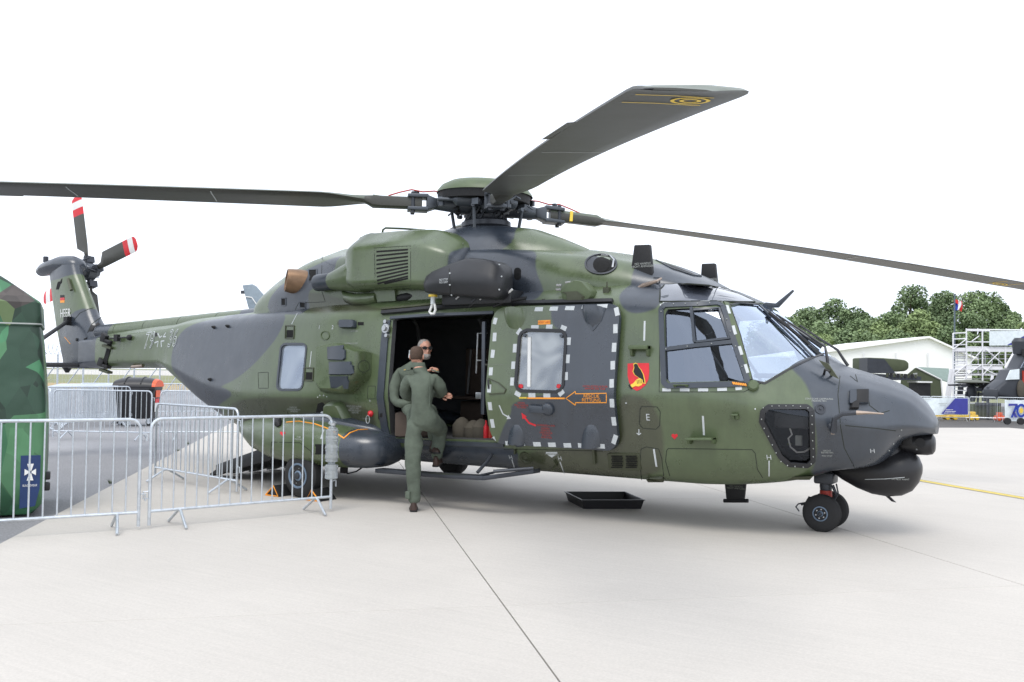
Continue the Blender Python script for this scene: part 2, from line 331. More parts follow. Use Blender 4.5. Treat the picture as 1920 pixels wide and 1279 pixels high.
# straw strip and pale runway beyond the left fence
def strip(nm, ya, yb, z, mt):
    P = [g(-700, ya-8.5), g(650, ya+8.2), g(650, yb+8.2), g(-700, yb-8.5)]; mb = MB(); mb.add([(p.x, p.y, z) for p in P], [(0, 1, 2, 3)]); struct(nm, mb, mt)
strip('straw_verge', 727, 716, -.024, 'straw'); strip('runway', 700, 690.8, -.024, 'runway')

# ------------------------------------------------------------------ the helicopter
HELI = thing('military_helicopter', 'large green and grey camouflaged transport helicopter with its side door open on the concrete', 'helicopter')
ST = [(7.16, 1.06, .08, 1.12, .14, 1.17, .12, 1.20, .06, 1.21), (7.08, 1.05, .18, 1.13, .34, 1.26, .29, 1.33, .14, 1.35), (6.96, 1.03, .30, 1.14, .50, 1.37, .42, 1.45, .2, 1.47), (6.87, .99, .38, 1.14, .59, 1.41, .48, 1.50, .24, 1.53),
 (6.75, .82, .5, 1.13, .69, 1.45, .55, 1.55, .27, 1.59), (6.62, .73, .57, 1.14, .77, 1.48, .62, 1.59, .32, 1.63), (6.5, .70, .62, 1.16, .84, 1.51, .69, 1.63, .36, 1.67), (6.25, .66, .72, 1.2, .97, 1.59, .82, 1.71, .45, 1.75),
 (6.0, .57, .84, 1.24, 1.09, 1.74, .92, 1.88, .52, 1.93), (5.75, .52, .93, 1.30, 1.19, 1.93, .98, 2.09, .58, 2.14), (5.5, .49, 1.0, 1.34, 1.25, 2.15, 1.05, 2.3, .62, 2.36),
 (5.25, .47, 1.04, 1.37, 1.29, 2.32, 1.10, 2.47, .66, 2.51), (5.0, .46, 1.06, 1.38, 1.3, 2.38, 1.13, 2.56, .7, 2.60), (4.4, .46, 1.07, 1.38, 1.3, 2.39, 1.15, 2.62, .8, 2.66),
 (3, .46, 1.07, 1.35, 1.3, 2.39, 1.16, 2.62, .85, 2.66), (0, .46, 1.07, 1.28, 1.3, 2.39, 1.14, 2.58, .85, 2.64), (-.9, .47, 1.05, 1.27, 1.28, 2.4, 1.06, 2.56, .75, 2.62),
 (-1.6, .56, 1.0, 1.27, 1.2, 2.39, .97, 2.52, .65, 2.56), (-2.2, .76, .92, 1.3, 1.08, 2.36, .88, 2.49, .55, 2.52), (-3, 1.05, .80, 1.42, .92, 2.33, .77, 2.46, .45, 2.48),
 (-3.8, 1.38, .62, 1.6, .74, 2.3, .66, 2.42, .38, 2.44), (-4.25, 1.585, .52, 1.68, .62, 2.26, .58, 2.36, .33, 2.38), (-4.35, 1.62, .48, 1.7, .6, 2.25, .57, 2.35, .32, 2.37), (-4.6, 1.625, .42, 1.72, .55, 2.23, .53, 2.34, .31, 2.36),
 (-6.4, 1.61, .28, 1.72, .36, 2.14, .36, 2.22, .2, 2.25), (-7.2, 1.60, .17, 1.7, .24, 2.1, .24, 2.17, .13, 2.2)]
ST = sorted(ST); SX = np.array([s[0] for s in ST])
def body_section(x, inset=0., floor=None):
    zb, wb, zc, wc, zs, ws, zd, wd, zt = [float(pchip(SX, [s[i] for s in ST], np.array([x]))[0]) for i in range(1, 10)]
    zb += inset; zt -= inset; wb -= inset*.8; wc -= inset; ws -= inset; wd -= inset*.6; zd -= inset; zs -= inset*.4
    if floor is not None: zb = max(zb, floor)
    sc = min(1, max(.15, wc/1.2))
    P = [(x, 0, zb), (x, wb, zb+.02*sc), (x, wc, zc), (x, ws, zs), (x, wd, zd), (x, 0, zt)]
    return roundpath(P, [.3*sc, .1*sc, .16*sc, .14*sc], k=6, m=4)
def ring(h):
    return [Vector(p) for p in h]+[Vector((p[0], -p[1], p[2])) for p in h[-2:0:-1]]
def body_loft(x0, x1, step, inset=0., floor=None, mt='camo'):
    n = max(2, int(round((x1-x0)/step))+1); mb = MB()
    mb.loft([ring(body_section(x, inset, floor)) for x in np.linspace(x0, x1, n)]); return mb
outer = body_loft(-7.2, 7.16, .05).mesh('outer', 'camo', ang=180)
BODY_BVH = BVHTree.FromPolygons([v.co for v in outer.vertices], [p.vertices[:] for p in outer.polygons])
def hitw(bvhs, o, d):
    best = None
    for b in bvhs:
        h = b.ray_cast(o, d)
        if h[0] is not None and (best is None or h[3] < best[2]): best = (h[0], h[1], h[3])
    return best
def S(x, y, bvhs=None, fb=-1.0):
    h = hitw(bvhs or [BODY_BVH], CAMP, ray(x, y).normalized())
    return (h[0], h[1]) if h else (onp(x, y, 1, fb), Vector((0, -1, 0)))

# engine deck cowling
CT = sorted([(5.02, 2.5, .3, 2.56, .2, 2.6), (4.8, 2.5, .55, 2.66, .35, 2.72), (4.4, 2.48, .72, 2.80, .52, 2.89), (3.9, 2.45, .82, 2.92, .65, 3.04), (3.2, 2.42, .9, 3.02, .72, 3.16), (2, 2.4, .95, 3.14, .78, 3.28),
 (0, 2.4, .97, 3.18, .8, 3.44), (-.8, 2.4, .95, 3.16, .72, 3.43), (-1.3, 2.4, .9, 3.06, .62, 3.31), (-1.7, 2.4, .8, 2.94, .52, 3.14), (-2.0, 2.38, .68, 2.82, .42, 2.97), (-2.18, 2.38, .56, 2.7, .33, 2.82), (-2.28, 2.36, .42, 2.56, .26, 2.66), (-2.32, 2.36, .3, 2.45, .2, 2.5)])
CX = np.array([s[0] for s in CT])
def cowl_section(x):
    zb, wb, zs, ws, zt = [float(pchip(CX, [s[i] for s in CT], np.array([x]))[0]) for i in range(1, 6)]
    return roundpath([(x, 0, zb), (x, wb, zb), (x, wb*.99, zb*.45+zs*.55), (x, ws, zs), (x, 0, zt)], [.03, .12, .13], k=6, m=4)
mb = MB(); mb.loft([ring(cowl_section(x)) for x in np.linspace(-2.32, 5.02, 150)]); cowl = mb.mesh('cowl', 'camo', ang=60)
COWL_BVH = BVHTree.FromPolygons([v.co for v in cowl.vertices], [p.vertices[:] for p in cowl.polygons])
# camouflage fields: soft edged patches, drawn as outlines on the side of the machine (x, z)
def outline(pts, bv=None):
    return [(q.x, q.z) for q in (S(x, y, bv or [BODY_BVH, COWL_BVH])[0] for x, y in pts)]
GREYS = [outline([(335, 598), (430, 588), (545, 583), (530, 618), (505, 652), (470, 690), (437, 715), (412, 724), (403, 755), (415, 780), (405, 800), (360, 735), (320, 692), (325, 640)]),
 [(-7.9, 1.3), (-6.45, 1.3), (-6.55, 2.1), (-6.3, 2.55), (-7.2, 2.75), (-7.6, 2.6), (-8.3, 2.35)], [(-9.6, 3.28), (-7.2, 3.3), (-7.0, 4.3), (-9.6, 4.3)],
 outline([(500, 585), (505, 560), (520, 520), (560, 500), (600, 478), (636, 466), (640, 480), (628, 510), (605, 530), (588, 540), (576, 550), (572, 590), (540, 590)]),
 outline([(843, 452), (900, 452), (983, 462), (1003, 500), (1022, 545), (1000, 570), (845, 565)])+[],
 outline([(1160, 552), (1178, 538), (1226, 488), (1300, 500), (1400, 540), (1400, 560), (1240, 562), (1232, 580), (1190, 590), (1168, 580)]),
 [(4.9, 2.7), (4.25, 3.3), (5.6, 3.3), (6.2, 2.3), (5.48, 2.42), (4.9, 2.46)],
 outline([(1053, 550), (1195, 550), (1185, 745), (1195, 860), (935, 860), (950, 800), (967, 775), (965, 757), (1000, 745), (1062, 735), (1066, 640), (1060, 622), (1040, 608)]),
 [(5.95, 2.3), (5.95, 1.85)]+outline([(1478, 688), (1508, 712), (1524, 750), (1530, 800), (1533, 860), (1525, 893)])+[(6.2, .2), (8, .2), (8, 2.3)],
 [(.95, .2)]+outline([(712, 832), (960, 838), (975, 848), (968, 880)])+[(2.9, .2)],
 outline([(445, 738), (400, 720), (330, 690), (400, 770), (408, 760)]),
 [(-3.0, 2.4), (-2.2, 2.4), (-2.2, 2.9), (-3.0, 2.9)], [(-7.4, 2.4), (-6.3, 2.35), (-6.3, 2.6), (-7.4, 2.7)],
 ]
GREYS[4] = [(p[0], p[1]+(.3 if i in (0, 1, 2) else 0)) for i, p in enumerate(GREYS[4])] if False else GREYS[4]
DARKS = [outline([(1157, 742), (1190, 738), (1222, 752), (1240, 790), (1248, 850), (1240, 900), (960, 895), (975, 842), (1165, 842)]),
 outline([(580, 545), (640, 560), (700, 575), (735, 583), (560, 588), (570, 560)]),
 outline([(445, 742), (700, 748), (712, 835), (700, 880), (440, 880), (400, 790), (415, 780)])]  # the last outline darkens the rear flank below its crease
def sdpoly(P, x, z):
    P = np.array(P); n = len(P); d = np.full(len(x), 1e9); ins = np.zeros(len(x), bool)
    for i in range(n):
        a = P[i]; b = P[(i+1) % n]; ex, ez = b-a; px, pz = x-a[0], z-a[1]
        t = np.clip((px*ex+pz*ez)/(ex*ex+ez*ez+1e-12), 0, 1); d = np.minimum(d, np.hypot(px-ex*t, pz-ez*t))
        c = ((a[1] > z) != (b[1] > z)); xi = a[0]+(z-a[1])*ex/(ez if abs(ez) > 1e-9 else 1e-9); ins ^= c & (x < xi)
    return np.where(ins, -d, d)
def smoothpoly(P, it=2):
    for _ in range(it):
        Q = []
        for i in range(len(P)):
            a, b = P[i], P[(i+1) % len(P)]; Q += [(a[0]*.75+b[0]*.25, a[1]*.75+b[1]*.25), (a[0]*.25+b[0]*.75, a[1]*.25+b[1]*.75)]
        P = Q
    return P
GREYS = [smoothpoly(p) for p in GREYS]; DARKS = [smoothpoly(p) for p in DARKS]
GDOOR = GREYS.pop(7); GFAIR = smoothpoly([(0, 2.9), (2.55, 2.9), (2.3, 3.8), (0, 3.8)])
def paint(me, force=None):
    n = len(me.vertices); co = np.zeros(n*3); me.vertices.foreach_get('co', co); co = co.reshape(-1, 3)
    for nm, ps in (('sdg', GREYS), ('sdd', DARKS)):
        d = np.full(n, 1.0)
        for p in (ps+[GDOOR] if nm == 'sdg' and force == 'door' else [GFAIR] if force == 'fair' and nm == 'sdg' else ps): d = np.minimum(d, sdpoly(p, co[:, 0], co[:, 2]))
        if force == 'grey' and nm == 'sdg': d[:] = -1
        if force == 'green': d[:] = 1
        if force == 'dark': d[:] = -1 if nm == 'sdd' else 1
        at = me.attributes.new(nm, 'FLOAT', 'POINT'); at.data.foreach_set('value', d.astype(np.float32))
    return me
# ------------------------------------------------------------------ decals and strips laid on a surface
def resample(P, step=.04):
    out = []
    for i in range(len(P)-1):
        n = max(1, int((P[i+1][0]-P[i][0]).length/step))
        for j in range(n): out.append((P[i][0].lerp(P[i+1][0], j/n), P[i][1].lerp(P[i+1][1], j/n).normalized()))
    out.append(P[-1]); return out
def ribbon_mb(pts, w, th=.003, bv=None, closed=False, mb=None, m=0, base=-.004, dense=6):
    mb = mb or MB(); px = []
    pts = list(pts)+([pts[0]] if closed else [])
    for i in range(len(pts)-1):
        for j in range(dense): px.append((pts[i][0]+(pts[i+1][0]-pts[i][0])*j/dense, pts[i][1]+(pts[i+1][1]-pts[i][1])*j/dense))
    px.append(pts[-1]); Q = [S(x, y, bv) for x, y in px]; Q = [(p, n if n.dot(CAMP-p) > 0 else -n) for p, n in Q]; rings = []
    k = len(Q)
    for i, (p, n) in enumerate(Q):
        if closed: t = Q[(i+1) % (k-1)][0]-Q[(i-1) % (k-1)][0]
        else: t = Q[min(i+1, k-1)][0]-Q[max(i-1, 0)][0]
        s_ = n.cross(t).normalized()*(w/2)
        rings.append([p+s_+n*base, p+s_+n*th, p-s_+n*th, p-s_+n*base])
    return mb.loft(rings, m, cap=not closed)
def ribbon(name, pts, w, mt, parent=HELI, th=.003, bv=None, closed=False, base=-.004, dense=6):
    return ribbon_mb(pts, w, th, bv, closed, base=base, dense=dense).build(name, mt, parent)
def plate_mb(poly, th=.003, bv=None, mb=None, m=0, base=-.004):
    mb = mb or MB(); Q = [S(x, y, bv) for x, y in poly]; cx = sum(p[0] for p in poly)/len(poly); cy = sum(p[1] for p in poly)/len(poly)
    Q = [(p, n if n.dot(CAMP-p) > 0 else -n) for p, n in Q]; c, cn = S(cx, cy, bv); cn = cn if cn.dot(CAMP-c) > 0 else -cn
    n = len(Q); R = []
    for f in (1, .66, .33):
        for i, (x, y) in enumerate(poly):
            p, nn = S(cx+(x-cx)*f, cy+(y-cy)*f, bv); nn = nn if nn.dot(CAMP-p) > 0 else -nn; R.append(p+nn*th)
    B = [p+nn*base for p, nn in Q]; vs = B+R+[c+cn*th]; fs = []
    for r in range(3):
        for i in range(n): fs.append((r*n+i, r*n+(i+1) % n, (r+1)*n+(i+1) % n, (r+1)*n+i))
    for i in range(n): fs.append((3*n+i, 3*n+(i+1) % n, 4*n))
    return mb.add(vs, fs, m)
def plate(name, poly, mt, parent=HELI, th=.003, bv=None, base=-.004, ang=30): return plate_mb(poly, th, bv, base=base).build(name, mt, parent, ang=ang)
def rr_px(x0, y0, x1, y1, r=3, sk=0, n=3): return [(x+sk*(y-(y0+y1)/2), y) for x, y in rrect(x0, x1, y0, y1, r, n)]
def bump(name, poly, h, mt, parent=HELI, bv=None, painted=False, taper=.8):
    # raised pad with bevelled rim
    cx = sum(p[0] for p in poly)/len(poly); cy = sum(p[1] for p in poly)/len(poly); rings = []
    for f, t in ((1, -.01), (1, h*.4), ((1+taper)/2, h*.85), (taper, h)):
        r = []
        for x, y in poly:
            p, n = S(cx+(x-cx)*f, cy+(y-cy)*f, bv); n = n if n.dot(CAMP-p) > 0 else -n; r.append(p+n*t)
        rings.append(r)
    mb = MB(); mb.loft(rings); me = mb.mesh(name, mt, ang=40)
    if painted: paint(me, painted if isinstance(painted, str) else None)
    return link(name, me, parent)
TXT = {}
def text_mesh(s, size, outline_w=0, spacing=1.0, slant=0):
    cu = bpy.data.curves.new('t', 'FONT'); cu.body = s; cu.size = size; cu.align_x = 'CENTER'; cu.align_y = 'CENTER'; cu.space_character = spacing; cu.space_line = .9; cu.shear = slant; cu.resolution_u = 3
    if outline_w: cu.fill_mode = 'NONE'; cu.bevel_depth = outline_w; cu.bevel_resolution = 0
    o = bpy.data.objects.new('t', cu); COL.objects.link(o); dg = bpy.context.evaluated_depsgraph_get(); dg.update()
    me = bpy.data.meshes.new_from_object(o.evaluated_get(dg), depsgraph=dg); bpy.data.objects.remove(o); return me
def text(name, s, x, y, size, mt, parent=HELI, bv=None, outline_w=0, off=.004, slant=0, rot=0, sx=1.0, spacing=1.0):
    me = text_mesh(s, size, outline_w, spacing, slant); p, n = S(x, y, bv); n = n if n.dot(CAMP-p) > 0 else -n
    bl = bv or [BODY_BVH, COWL_BVH]
    if not outline_w:
        bm = bmesh.new(); bm.from_mesh(me); bmesh.ops.triangulate(bm, faces=bm.faces[:]); bm.to_mesh(me); bm.free()
    for v in me.vertices:
        u, w, t = v.co.x*sx, v.co.y, v.co.z; u, w = u*cos(rot)-w*sin(rot), u*sin(rot)+w*cos(rot)
        h = hitw(bl, Vector((p.x+u, -6, p.z+w)), Vector((0, 1, 0)))
        yy = h[0].y if h and h[0].y < -.05 and abs(h[0].y-p.y) < .5 else p.y
        v.co = (p.x+u, yy-off-(t*.3 if outline_w else 0), p.z+w)
    me.materials.clear(); me.materials.append(MATS[mt]); return link(name, me, parent)
def xz(pts, bv=None): return [(q.x, q.z) for q in (S(x, y, bv)[0] for x, y in pts)]
def prism_xz(poly, y0, y1, mt='interior'):
    mb = MB(); mb.prism([(x, y0, z) for x, z in poly], (0, y1-y0, 0)); return mb.mesh('cut', mt, ang=180)
def inpoly(P, x, z): return sdpoly(P, np.array([x]), np.array([z]))[0] < 0

# ------------------------------------------------------------------ fuselage: hollow cockpit and cabin, real openings
OPEN = [(737, 601), (745, 597), (900, 590), (940, 588), (948, 826), (735, 820), (732, 812), (729, 757)]
WIN = [(1247, 590), (1252, 580), (1348, 576), (1354, 582), (1397, 708), (1394, 714), (1255, 717), (1249, 710)]
REARW = rr_px(523, 645, 571, 731, 9, -.1)
CHIN = [(1434, 770), (1446, 762), (1512, 764), (1519, 772), (1521, 862), (1512, 871), (1482, 868), (1468, 858), (1431, 785)]
WSL = xz([(1409, 713), (1434, 716), (1478, 690), (1521, 668)])
WSA = xz([(1370, 574)])
WS = [WSL[0], WSL[1], WSL[2], WSL[3], (6.13, 1.845), (6.3, 1.95), (6.3, 2.7), (5.36, 2.7), (5.395, 2.42), WSA[0]]
body = outer
body = boolean(body, body_loft(-.95, 4.52, .25, .07, .8, 'interior').mesh('c', 'interior', ang=180))
body = boolean(body, body_loft(4.66, 6.45, .15, .05, .8, 'interior').mesh('c', 'interior', ang=180))
body = boolean(body, prism_xz(xz(OPEN), -2, -.8))
body = boolean(body, prism_xz(xz(WIN), -2, 2, 'blackpaint'))
body = boolean(body, prism_xz(WS, -2, 2, 'greenpaint'))
body = boolean(body, prism_xz(xz(REARW), -2, -.75, 'blackpaint'))
body = boolean(body, prism_xz(xz(CHIN), -2, -.45, 'blackpaint'))
bm = bmesh.new(); bm.from_mesh(body); smooth_bm(bm, 30); bm.to_mesh(body); bm.free()
FUS = link('fuselage', paint(body), HELI)
link('engine_cowling', paint(cowl), HELI)
def glass_patch(name, poly, x0, x1, inset, mt, grow=.035, near=None, parent=HELI):
    n = int((x1-x0)/.04)+1; rings = [ring(body_section(x, inset)) for x in np.linspace(x0, x1, n)]; vs = [v for r in rings for v in r]; k = len(rings[0]); fs = []
    for i in range(n-1):
        for j in range(k):
            f = (i*k+j, i*k+(j+1) % k, (i+1)*k+(j+1) % k, (i+1)*k+j); c = sum((Vector(vs[q]) for q in f), Vector())/4
            if near and c.y*near < .2: continue
            if sdpoly(poly, np.array([c.x]), np.array([c.z]))[0] < grow: fs.append(f)
    used = sorted({i for f in fs for i in f}); mp = {u: i for i, u in enumerate(used)}
    mb = MB(); mb.add([vs[u] for u in used], [tuple(mp[i] for i in f) for f in fs]); return mb.build(name, mt, parent, ang=180)
ws = glass_patch('windshield', WS, 5.2, 6.4, .015, 'windshieldglass')
glass_patch('side_window', xz(WIN), 4.5, 5.9, .02, 'sideglass', near=-1); glass_patch('side_window', xz(WIN), 4.5, 5.9, .02, 'sideglass', near=1)
glass_patch('cabin_window', xz(REARW), -1.1, 0, .018, 'rearglass', near=-1)
glass_patch('chin_window', xz(CHIN), 5.6, 6.6, .02, 'chinglass', near=-1)

# cabin window rim, cockpit window frames, chin window frame with its screws
ribbon('window_frame', REARW, .03, 'greypaint', th=.008, closed=True, dense=3)
wf = ribbon('window_frame', [(1240, 580), (1246, 573), (1345, 570), (1354, 574), (1401, 712), (1396, 720), (1252, 724), (1245, 717)], .055, 'greypaint', th=.016, closed=True)
for pts, w in (([(1244, 655), (1300, 648), (1382, 640)], .04), ([(1296, 576), (1302, 642)], .03), ([(1300, 581), (1348, 578), (1367, 634), (1305, 641)], .022)):
    ribbon('window_bar', pts, w, 'greypaint', wf, th=.012)
def bolts(pts, parent, bv=None, r=.005, mt='stencil', name='screw', off=.012):
    for x, y in pts:
        p, n = S(x, y, bv); n = n if n.dot(CAMP-p) > 0 else -n
        mb = MB(); mb.lathe(p+n*(off-.012), n, [(0, r), (.014, r), (.016, r*.6)], 8); mb.build(name, mt, parent)
bolts([(1242+i*22, 572.5-.4*i) for i in range(6)]+[(1241, 585), (1362, 600), (1369, 622), (1379, 650), (1391, 688), (1250, 655), (1290, 650), (1335, 645)], wf, off=.026)
cf = ribbon('chin_window_frame', [(1430, 772), (1441, 763), (1513, 763), (1522, 771), (1524, 864), (1514, 873), (1480, 871), (1463, 856), (1428, 790)], .05, 'blackpaint', th=.012, closed=True)
bolts([(1431, 765), (1447, 762), (1460, 762), (1473, 762), (1486, 762), (1500, 763), (1514, 766), (1522, 780), (1522, 795), (1523, 810), (1523, 825), (1524, 840), (1524, 855), (1520, 868), (1505, 874), (1490, 873), (1476, 871), (1464, 864), (1455, 848), (1448, 833), (1441, 817), (1433, 802), (1428, 785)], cf, off=.02)
# windshield posts and rims
ribbon('windshield_post', [(1424, 573), (1462, 608), (1495, 640), (1523, 669)], .035, 'greypaint', th=.012)
ribbon('windshield_rim', [(1406, 712), (1434, 719), (1478, 693), (1523, 671), (1545, 663)], .018, 'blackpaint', th=.007)
ribbon('windshield_rim', [(1370, 572), (1385, 568), (1424, 571)], .018, 'blackpaint', th=.007)
ribbon('door_pillar', [(1361, 568), (1382, 628), (1406, 712)], .05, 'greenpaint', th=.014)
ribbon('door_seal', [(1366, 569), (1388, 628), (1411, 714)], .012, 'blackpaint', th=.014)
for a, b in (((1362, 575), (1367, 590)), ((1374, 612), (1379, 628)), ((1386, 650), (1391, 666)), ((1397, 684), (1402, 700))): ribbon('reflective_tape', [a, b], .03, 'tape', th=.019, dense=2)
plate('roof_window', [(1237, 566), (1238, 545), (1246, 535), (1270, 534), (1290, 533), (1310, 534), (1330, 536), (1348, 540), (1365, 545), (1383, 552), (1400, 560), (1415, 567), (1380, 566), (1340, 565), (1310, 565), (1280, 565)], 'roofglass', th=.012, base=.002, ang=80)
ribbon('roof_window_rim', [(1237, 566), (1238, 545), (1246, 535), (1290, 532), (1330, 535), (1365, 544), (1400, 559), (1415, 567), (1380, 567), (1280, 567)], .012, 'seam', th=.013, closed=True)
for a, b in (((1240, 570), (1241, 583)), ((1240, 600), (1241, 615)), ((1241, 632), (1241, 648)), ((1241, 664), (1242, 680)), ((1241, 697), (1242, 713)), ((1243, 567.5), (1260, 567)), ((1277, 566.5), (1295, 566)), ((1312, 566), (1331, 566)), ((1346, 566), (1358, 566)), ((1242, 731), (1258, 731)), ((1275, 731), (1293, 731)), ((1309, 731), (1328, 731)), ((1345, 730.5), (1363, 730)), ((1379, 729), (1391, 728))): ribbon('reflective_tape', [a, b], .032, 'tape', th=.004, dense=2)
# cockpit inside: seats, panel, belts
mb = MB(); mb.box((5.95, 0, 1.35), (.35, 1.7, .5), m=0); mb.box((5.8, 0, 1.62), (.5, 1.6, .05)); mb.box((5.4, 0, 1.1), (.9, .35, .5)); mb.build('instrument_panel', 'interior', HELI, bevel=.03)
for sy in (-.55, .55):
    mb = MB(); mb.box((5.0, sy, 1.2), (.5, .48, .12)); mb.box((4.86, sy, 1.62), (.12, .46, .8), Matrix.Rotation(-.12, 3, 'Y')); mb.box((4.84, sy, 2.12), (.1, .26, .2)); s_ = mb.build('pilot_seat', 'seatcloth', HELI, bevel=.03)
    mb = MB(); mb.tube([(4.95, sy-.1, 2.0), (5.25, sy-.18, 1.6), (5.3, sy-.2, 1.35)], .02, 6); mb.build('seat_belt', 'interior2', s_)
mb = MB(); mb.tube([(5.05, -.98, 2.3), (5.22, -1.02, 1.95), (5.45, -1.0, 1.55), (5.62, -.9, 1.35)], .045, 8); mb.tube([(4.78, -1.0, 2.3), (4.98, -1.05, 2.0), (5.35, -1.05, 1.56)], .05, 8); mb.build('cockpit_frame', 'interior', HELI)
# cabin inside
mb = MB(); mb.box((1.8, 0, .785), (5.3, 2.16, .03)); mb.build('cabin_floor', 'interior2', HELI)
for i in range(5):
    x = .9+i*.62; mb = MB(); mb.box((x, .82, 1.25), (.48, .4, .05)); mb.box((x, 1.0, 1.62), (.48, .05, .7)); mb.box((x, .82, 1.0), (.4, .03, .4)); s_ = mb.build('cabin_seat', 'seatcloth', HELI, bevel=.02)
    mb = MB(); mb.tube([(x-.12, .95, 1.95), (x-.14, .9, 1.3)], .018, 6); mb.build('seat_belt', 'interior2', s_)
for x in (-.3, .9, 1.9, 3.0, 4.0):
    mb = MB(); h = body_section(x, .09, .85); mb.tube([Vector((p[0], p[1], p[2])) for p in h[6:]], .03, 6); mb.build('cabin_rib', 'interior2', HELI)
mb = MB(); mb.box((3.2, .2, 1.5), (.05, 1.4, 1.3)); mb.box((3.05, -.3, 1.3), (.35, .5, .9)); mb.build('bulkhead_panel', 'interior', HELI, bevel=.02)
mb = MB(); mb.tube([(2.55, -.35, .8), (2.55, -.35, 2.3)], .018, 8); mb.build('grab_pole', 'steel', HELI)
mb = MB(); a = onp(896, 625, 1, -1.05); b = onp(914, 625, 1, -1.05); c = onp(893, 700, 1, -1.05); mb.tube([b, a, c], .009, 6); mb.tube([onp(894, 676, 1, -1.05), onp(914, 676, 1, -1.05)], .008, 6); mb.build('fold_step', 'steel', HELI)
mb = MB(); c = onp(903, 742, 1, -1.0); mb.box(c, (.16, .04, .08)); mb.build('latch_box', 'steel', HELI, bevel=.01)
mb = MB(); mb.box(onp(907, 690, 1, -1.1), (.05, .04, 1.1)); mb.build('door_track_panel', 'greypaint', HELI, bevel=.01)
for i, (x, h) in enumerate(((1.86, .23), (2.03, .2), (2.15, .22))):
    mb = MB(); mb.lathe((x, -.75, .8), (0, 0, 1), [(0, .1), (.03, .12), (h*.7, .12), (h, .07), (h+.03, .02)], 12); tag(mb.build('kit_bag', 'sand'), ['large sand coloured kit bag on the cabin floor, leftmost of three', 'middle sand coloured kit bag on the cabin floor', 'sand coloured kit bag on the cabin floor next to the red bottles'][i], 'bag', 'kit bags on the cabin floor')
for i in range(2):
    mb = MB(); mb.lathe((2.27+i*.07, -.82, .8), (0, 0, 1), [(0, .03), (.1, .032), (.16, .03), (.2, .012), (.24, .012)], 10); tag(mb.build('bottle', ['redpaint', 'redsten'][i]), ['red bottle on the cabin floor right beside the kit bags', 'darker red bottle on the cabin floor at the door edge'][i], 'bottle', 'red bottles on the cabin floor')

# door jamb, upper rail, door opener
ribbon('door_jamb', [(727, 601), (722, 640), (714, 745), (722, 800), (727, 818)], .11, 'greypaint', th=.02)
mb = MB(); p, n = S(727, 617); mb.lathe(p+n*.02, n, [(0, .06), (.03, .06), (.03, .035), (.06, .03)], 14); mb.lathe(S(726, 604)[0], n, [(0, .03), (.05, .025)], 10); mb.lathe(S(728, 630)[0], n, [(0, .03), (.05, .025)], 10); mb.build('jamb_latch', 'steel', HELI)
bump('jamb_socket', rr_px(710, 766, 720, 787, 3), .02, 'nearblack')
mb = ribbon_mb([(718, 588), (800, 581), (930, 571), (1000, 570), (1150, 567)], .045, .045); mb.build('door_rail', 'blackpaint', HELI)
ribbon('door_rail', [(718, 583), (800, 576), (925, 566)], .03, 'darkolive', th=.05)
ribbon('opening_rim', [(733, 597), (800, 592), (926, 587)], .035, 'greypaint', th=.025)
ribbon('door_sill', [(724, 824), (800, 829), (930, 834), (945, 834)], .05, 'greypaint', th=.02)

# sliding door
DX0, DX1, DZ0, DZ1 = S(921, 700)[0].x-.0, S(1160, 700)[0].x, .802, 2.375
def door_y(x, z, off):
    h = hitw([BODY_BVH], Vector((x, -6, z)), Vector((0, 1, 0))); return (h[0].y if h else -1.2)-off
def doorgrid(off):
    R = []; nx, nz = 56, 40
    for i in range(nx+1):
        u = i/nx; r = .16; x = DX0+(DX1-DX0)*u; e = min(x-DX0, DX1-x); c = 0 if e >= r else r-sqrt(max(0, r*r-(r-e)**2))
        R.append([(x, door_y(x, DZ0+c+(DZ1-DZ0-2*c)*j/nz, off), DZ0+c+(DZ1-DZ0-2*c)*j/nz) for j in range(nz+1)])
    return R, nx, nz
ro, nx, nz = doorgrid(.085); ri, _, _ = doorgrid(.03)
mb = MB(); vs = [v for r in ro for v in r]+[v for r in ri for v in r]; N = (nx+1)*(nz+1); k = nz+1; fs = []
for i in range(nx):
    for j in range(nz): a = i*k+j; fs += [(a, a+k, a+k+1, a+1), (N+a, N+a+1, N+a+k+1, N+a+k)]
for i in range(nx): fs += [(i*k, N+i*k, N+(i+1)*k, (i+1)*k), (i*k+nz, (i+1)*k+nz, N+(i+1)*k+nz, N+i*k+nz)]
for j in range(nz): fs += [(j, j+1, N+j+1, N+j), (nx*k+j, N+nx*k+j, N+nx*k+j+1, nx*k+j+1)]
mb.add(vs, fs); dme = mb.mesh('sliding_door', 'camo', ang=50)
DOOR_BVH = BVHTree.FromPolygons([v.co for v in dme.vertices], [p.vertices[:] for p in dme.polygons]); DB = [DOOR_BVH]
WD = [(974, 632), (978, 624), (988, 619), (1052, 620), (1059, 626), (1061, 637), (1056, 722), (1051, 731), (1042, 735), (978, 733), (970, 728), (967, 719)]
dme = boolean(dme, prism_xz(xz(WD, DB), -2, -1.0, 'blackpaint')); bm = bmesh.new(); bm.from_mesh(dme); smooth_bm(bm, 40); bm.to_mesh(dme); bm.free()
DOOR = link('sliding_door', paint(dme, 'door'), HELI)
plate('window_pane', WD, 'doorglass', DOOR, th=-.012, bv=DB, base=-.016, ang=80)
ribbon('window_frame', WD, .035, 'blackpaint', DOOR, th=.01, bv=DB, closed=True, dense=3)
for x, y in ((984, 629), (1053, 630)): mb = MB(); p, n = S(x, y, DB); mb.lathe(p, n, [(-.012, .02), (.012, .02)], 12); mb.build('pane_button', 'greypaint', DOOR)
for x, y in ((976, 724), (1047, 724)): plate('pane_mark', rr_px(x-4, y-4, x+4, y+4, 3), 'redpaint', DOOR, th=-.008, bv=DB)
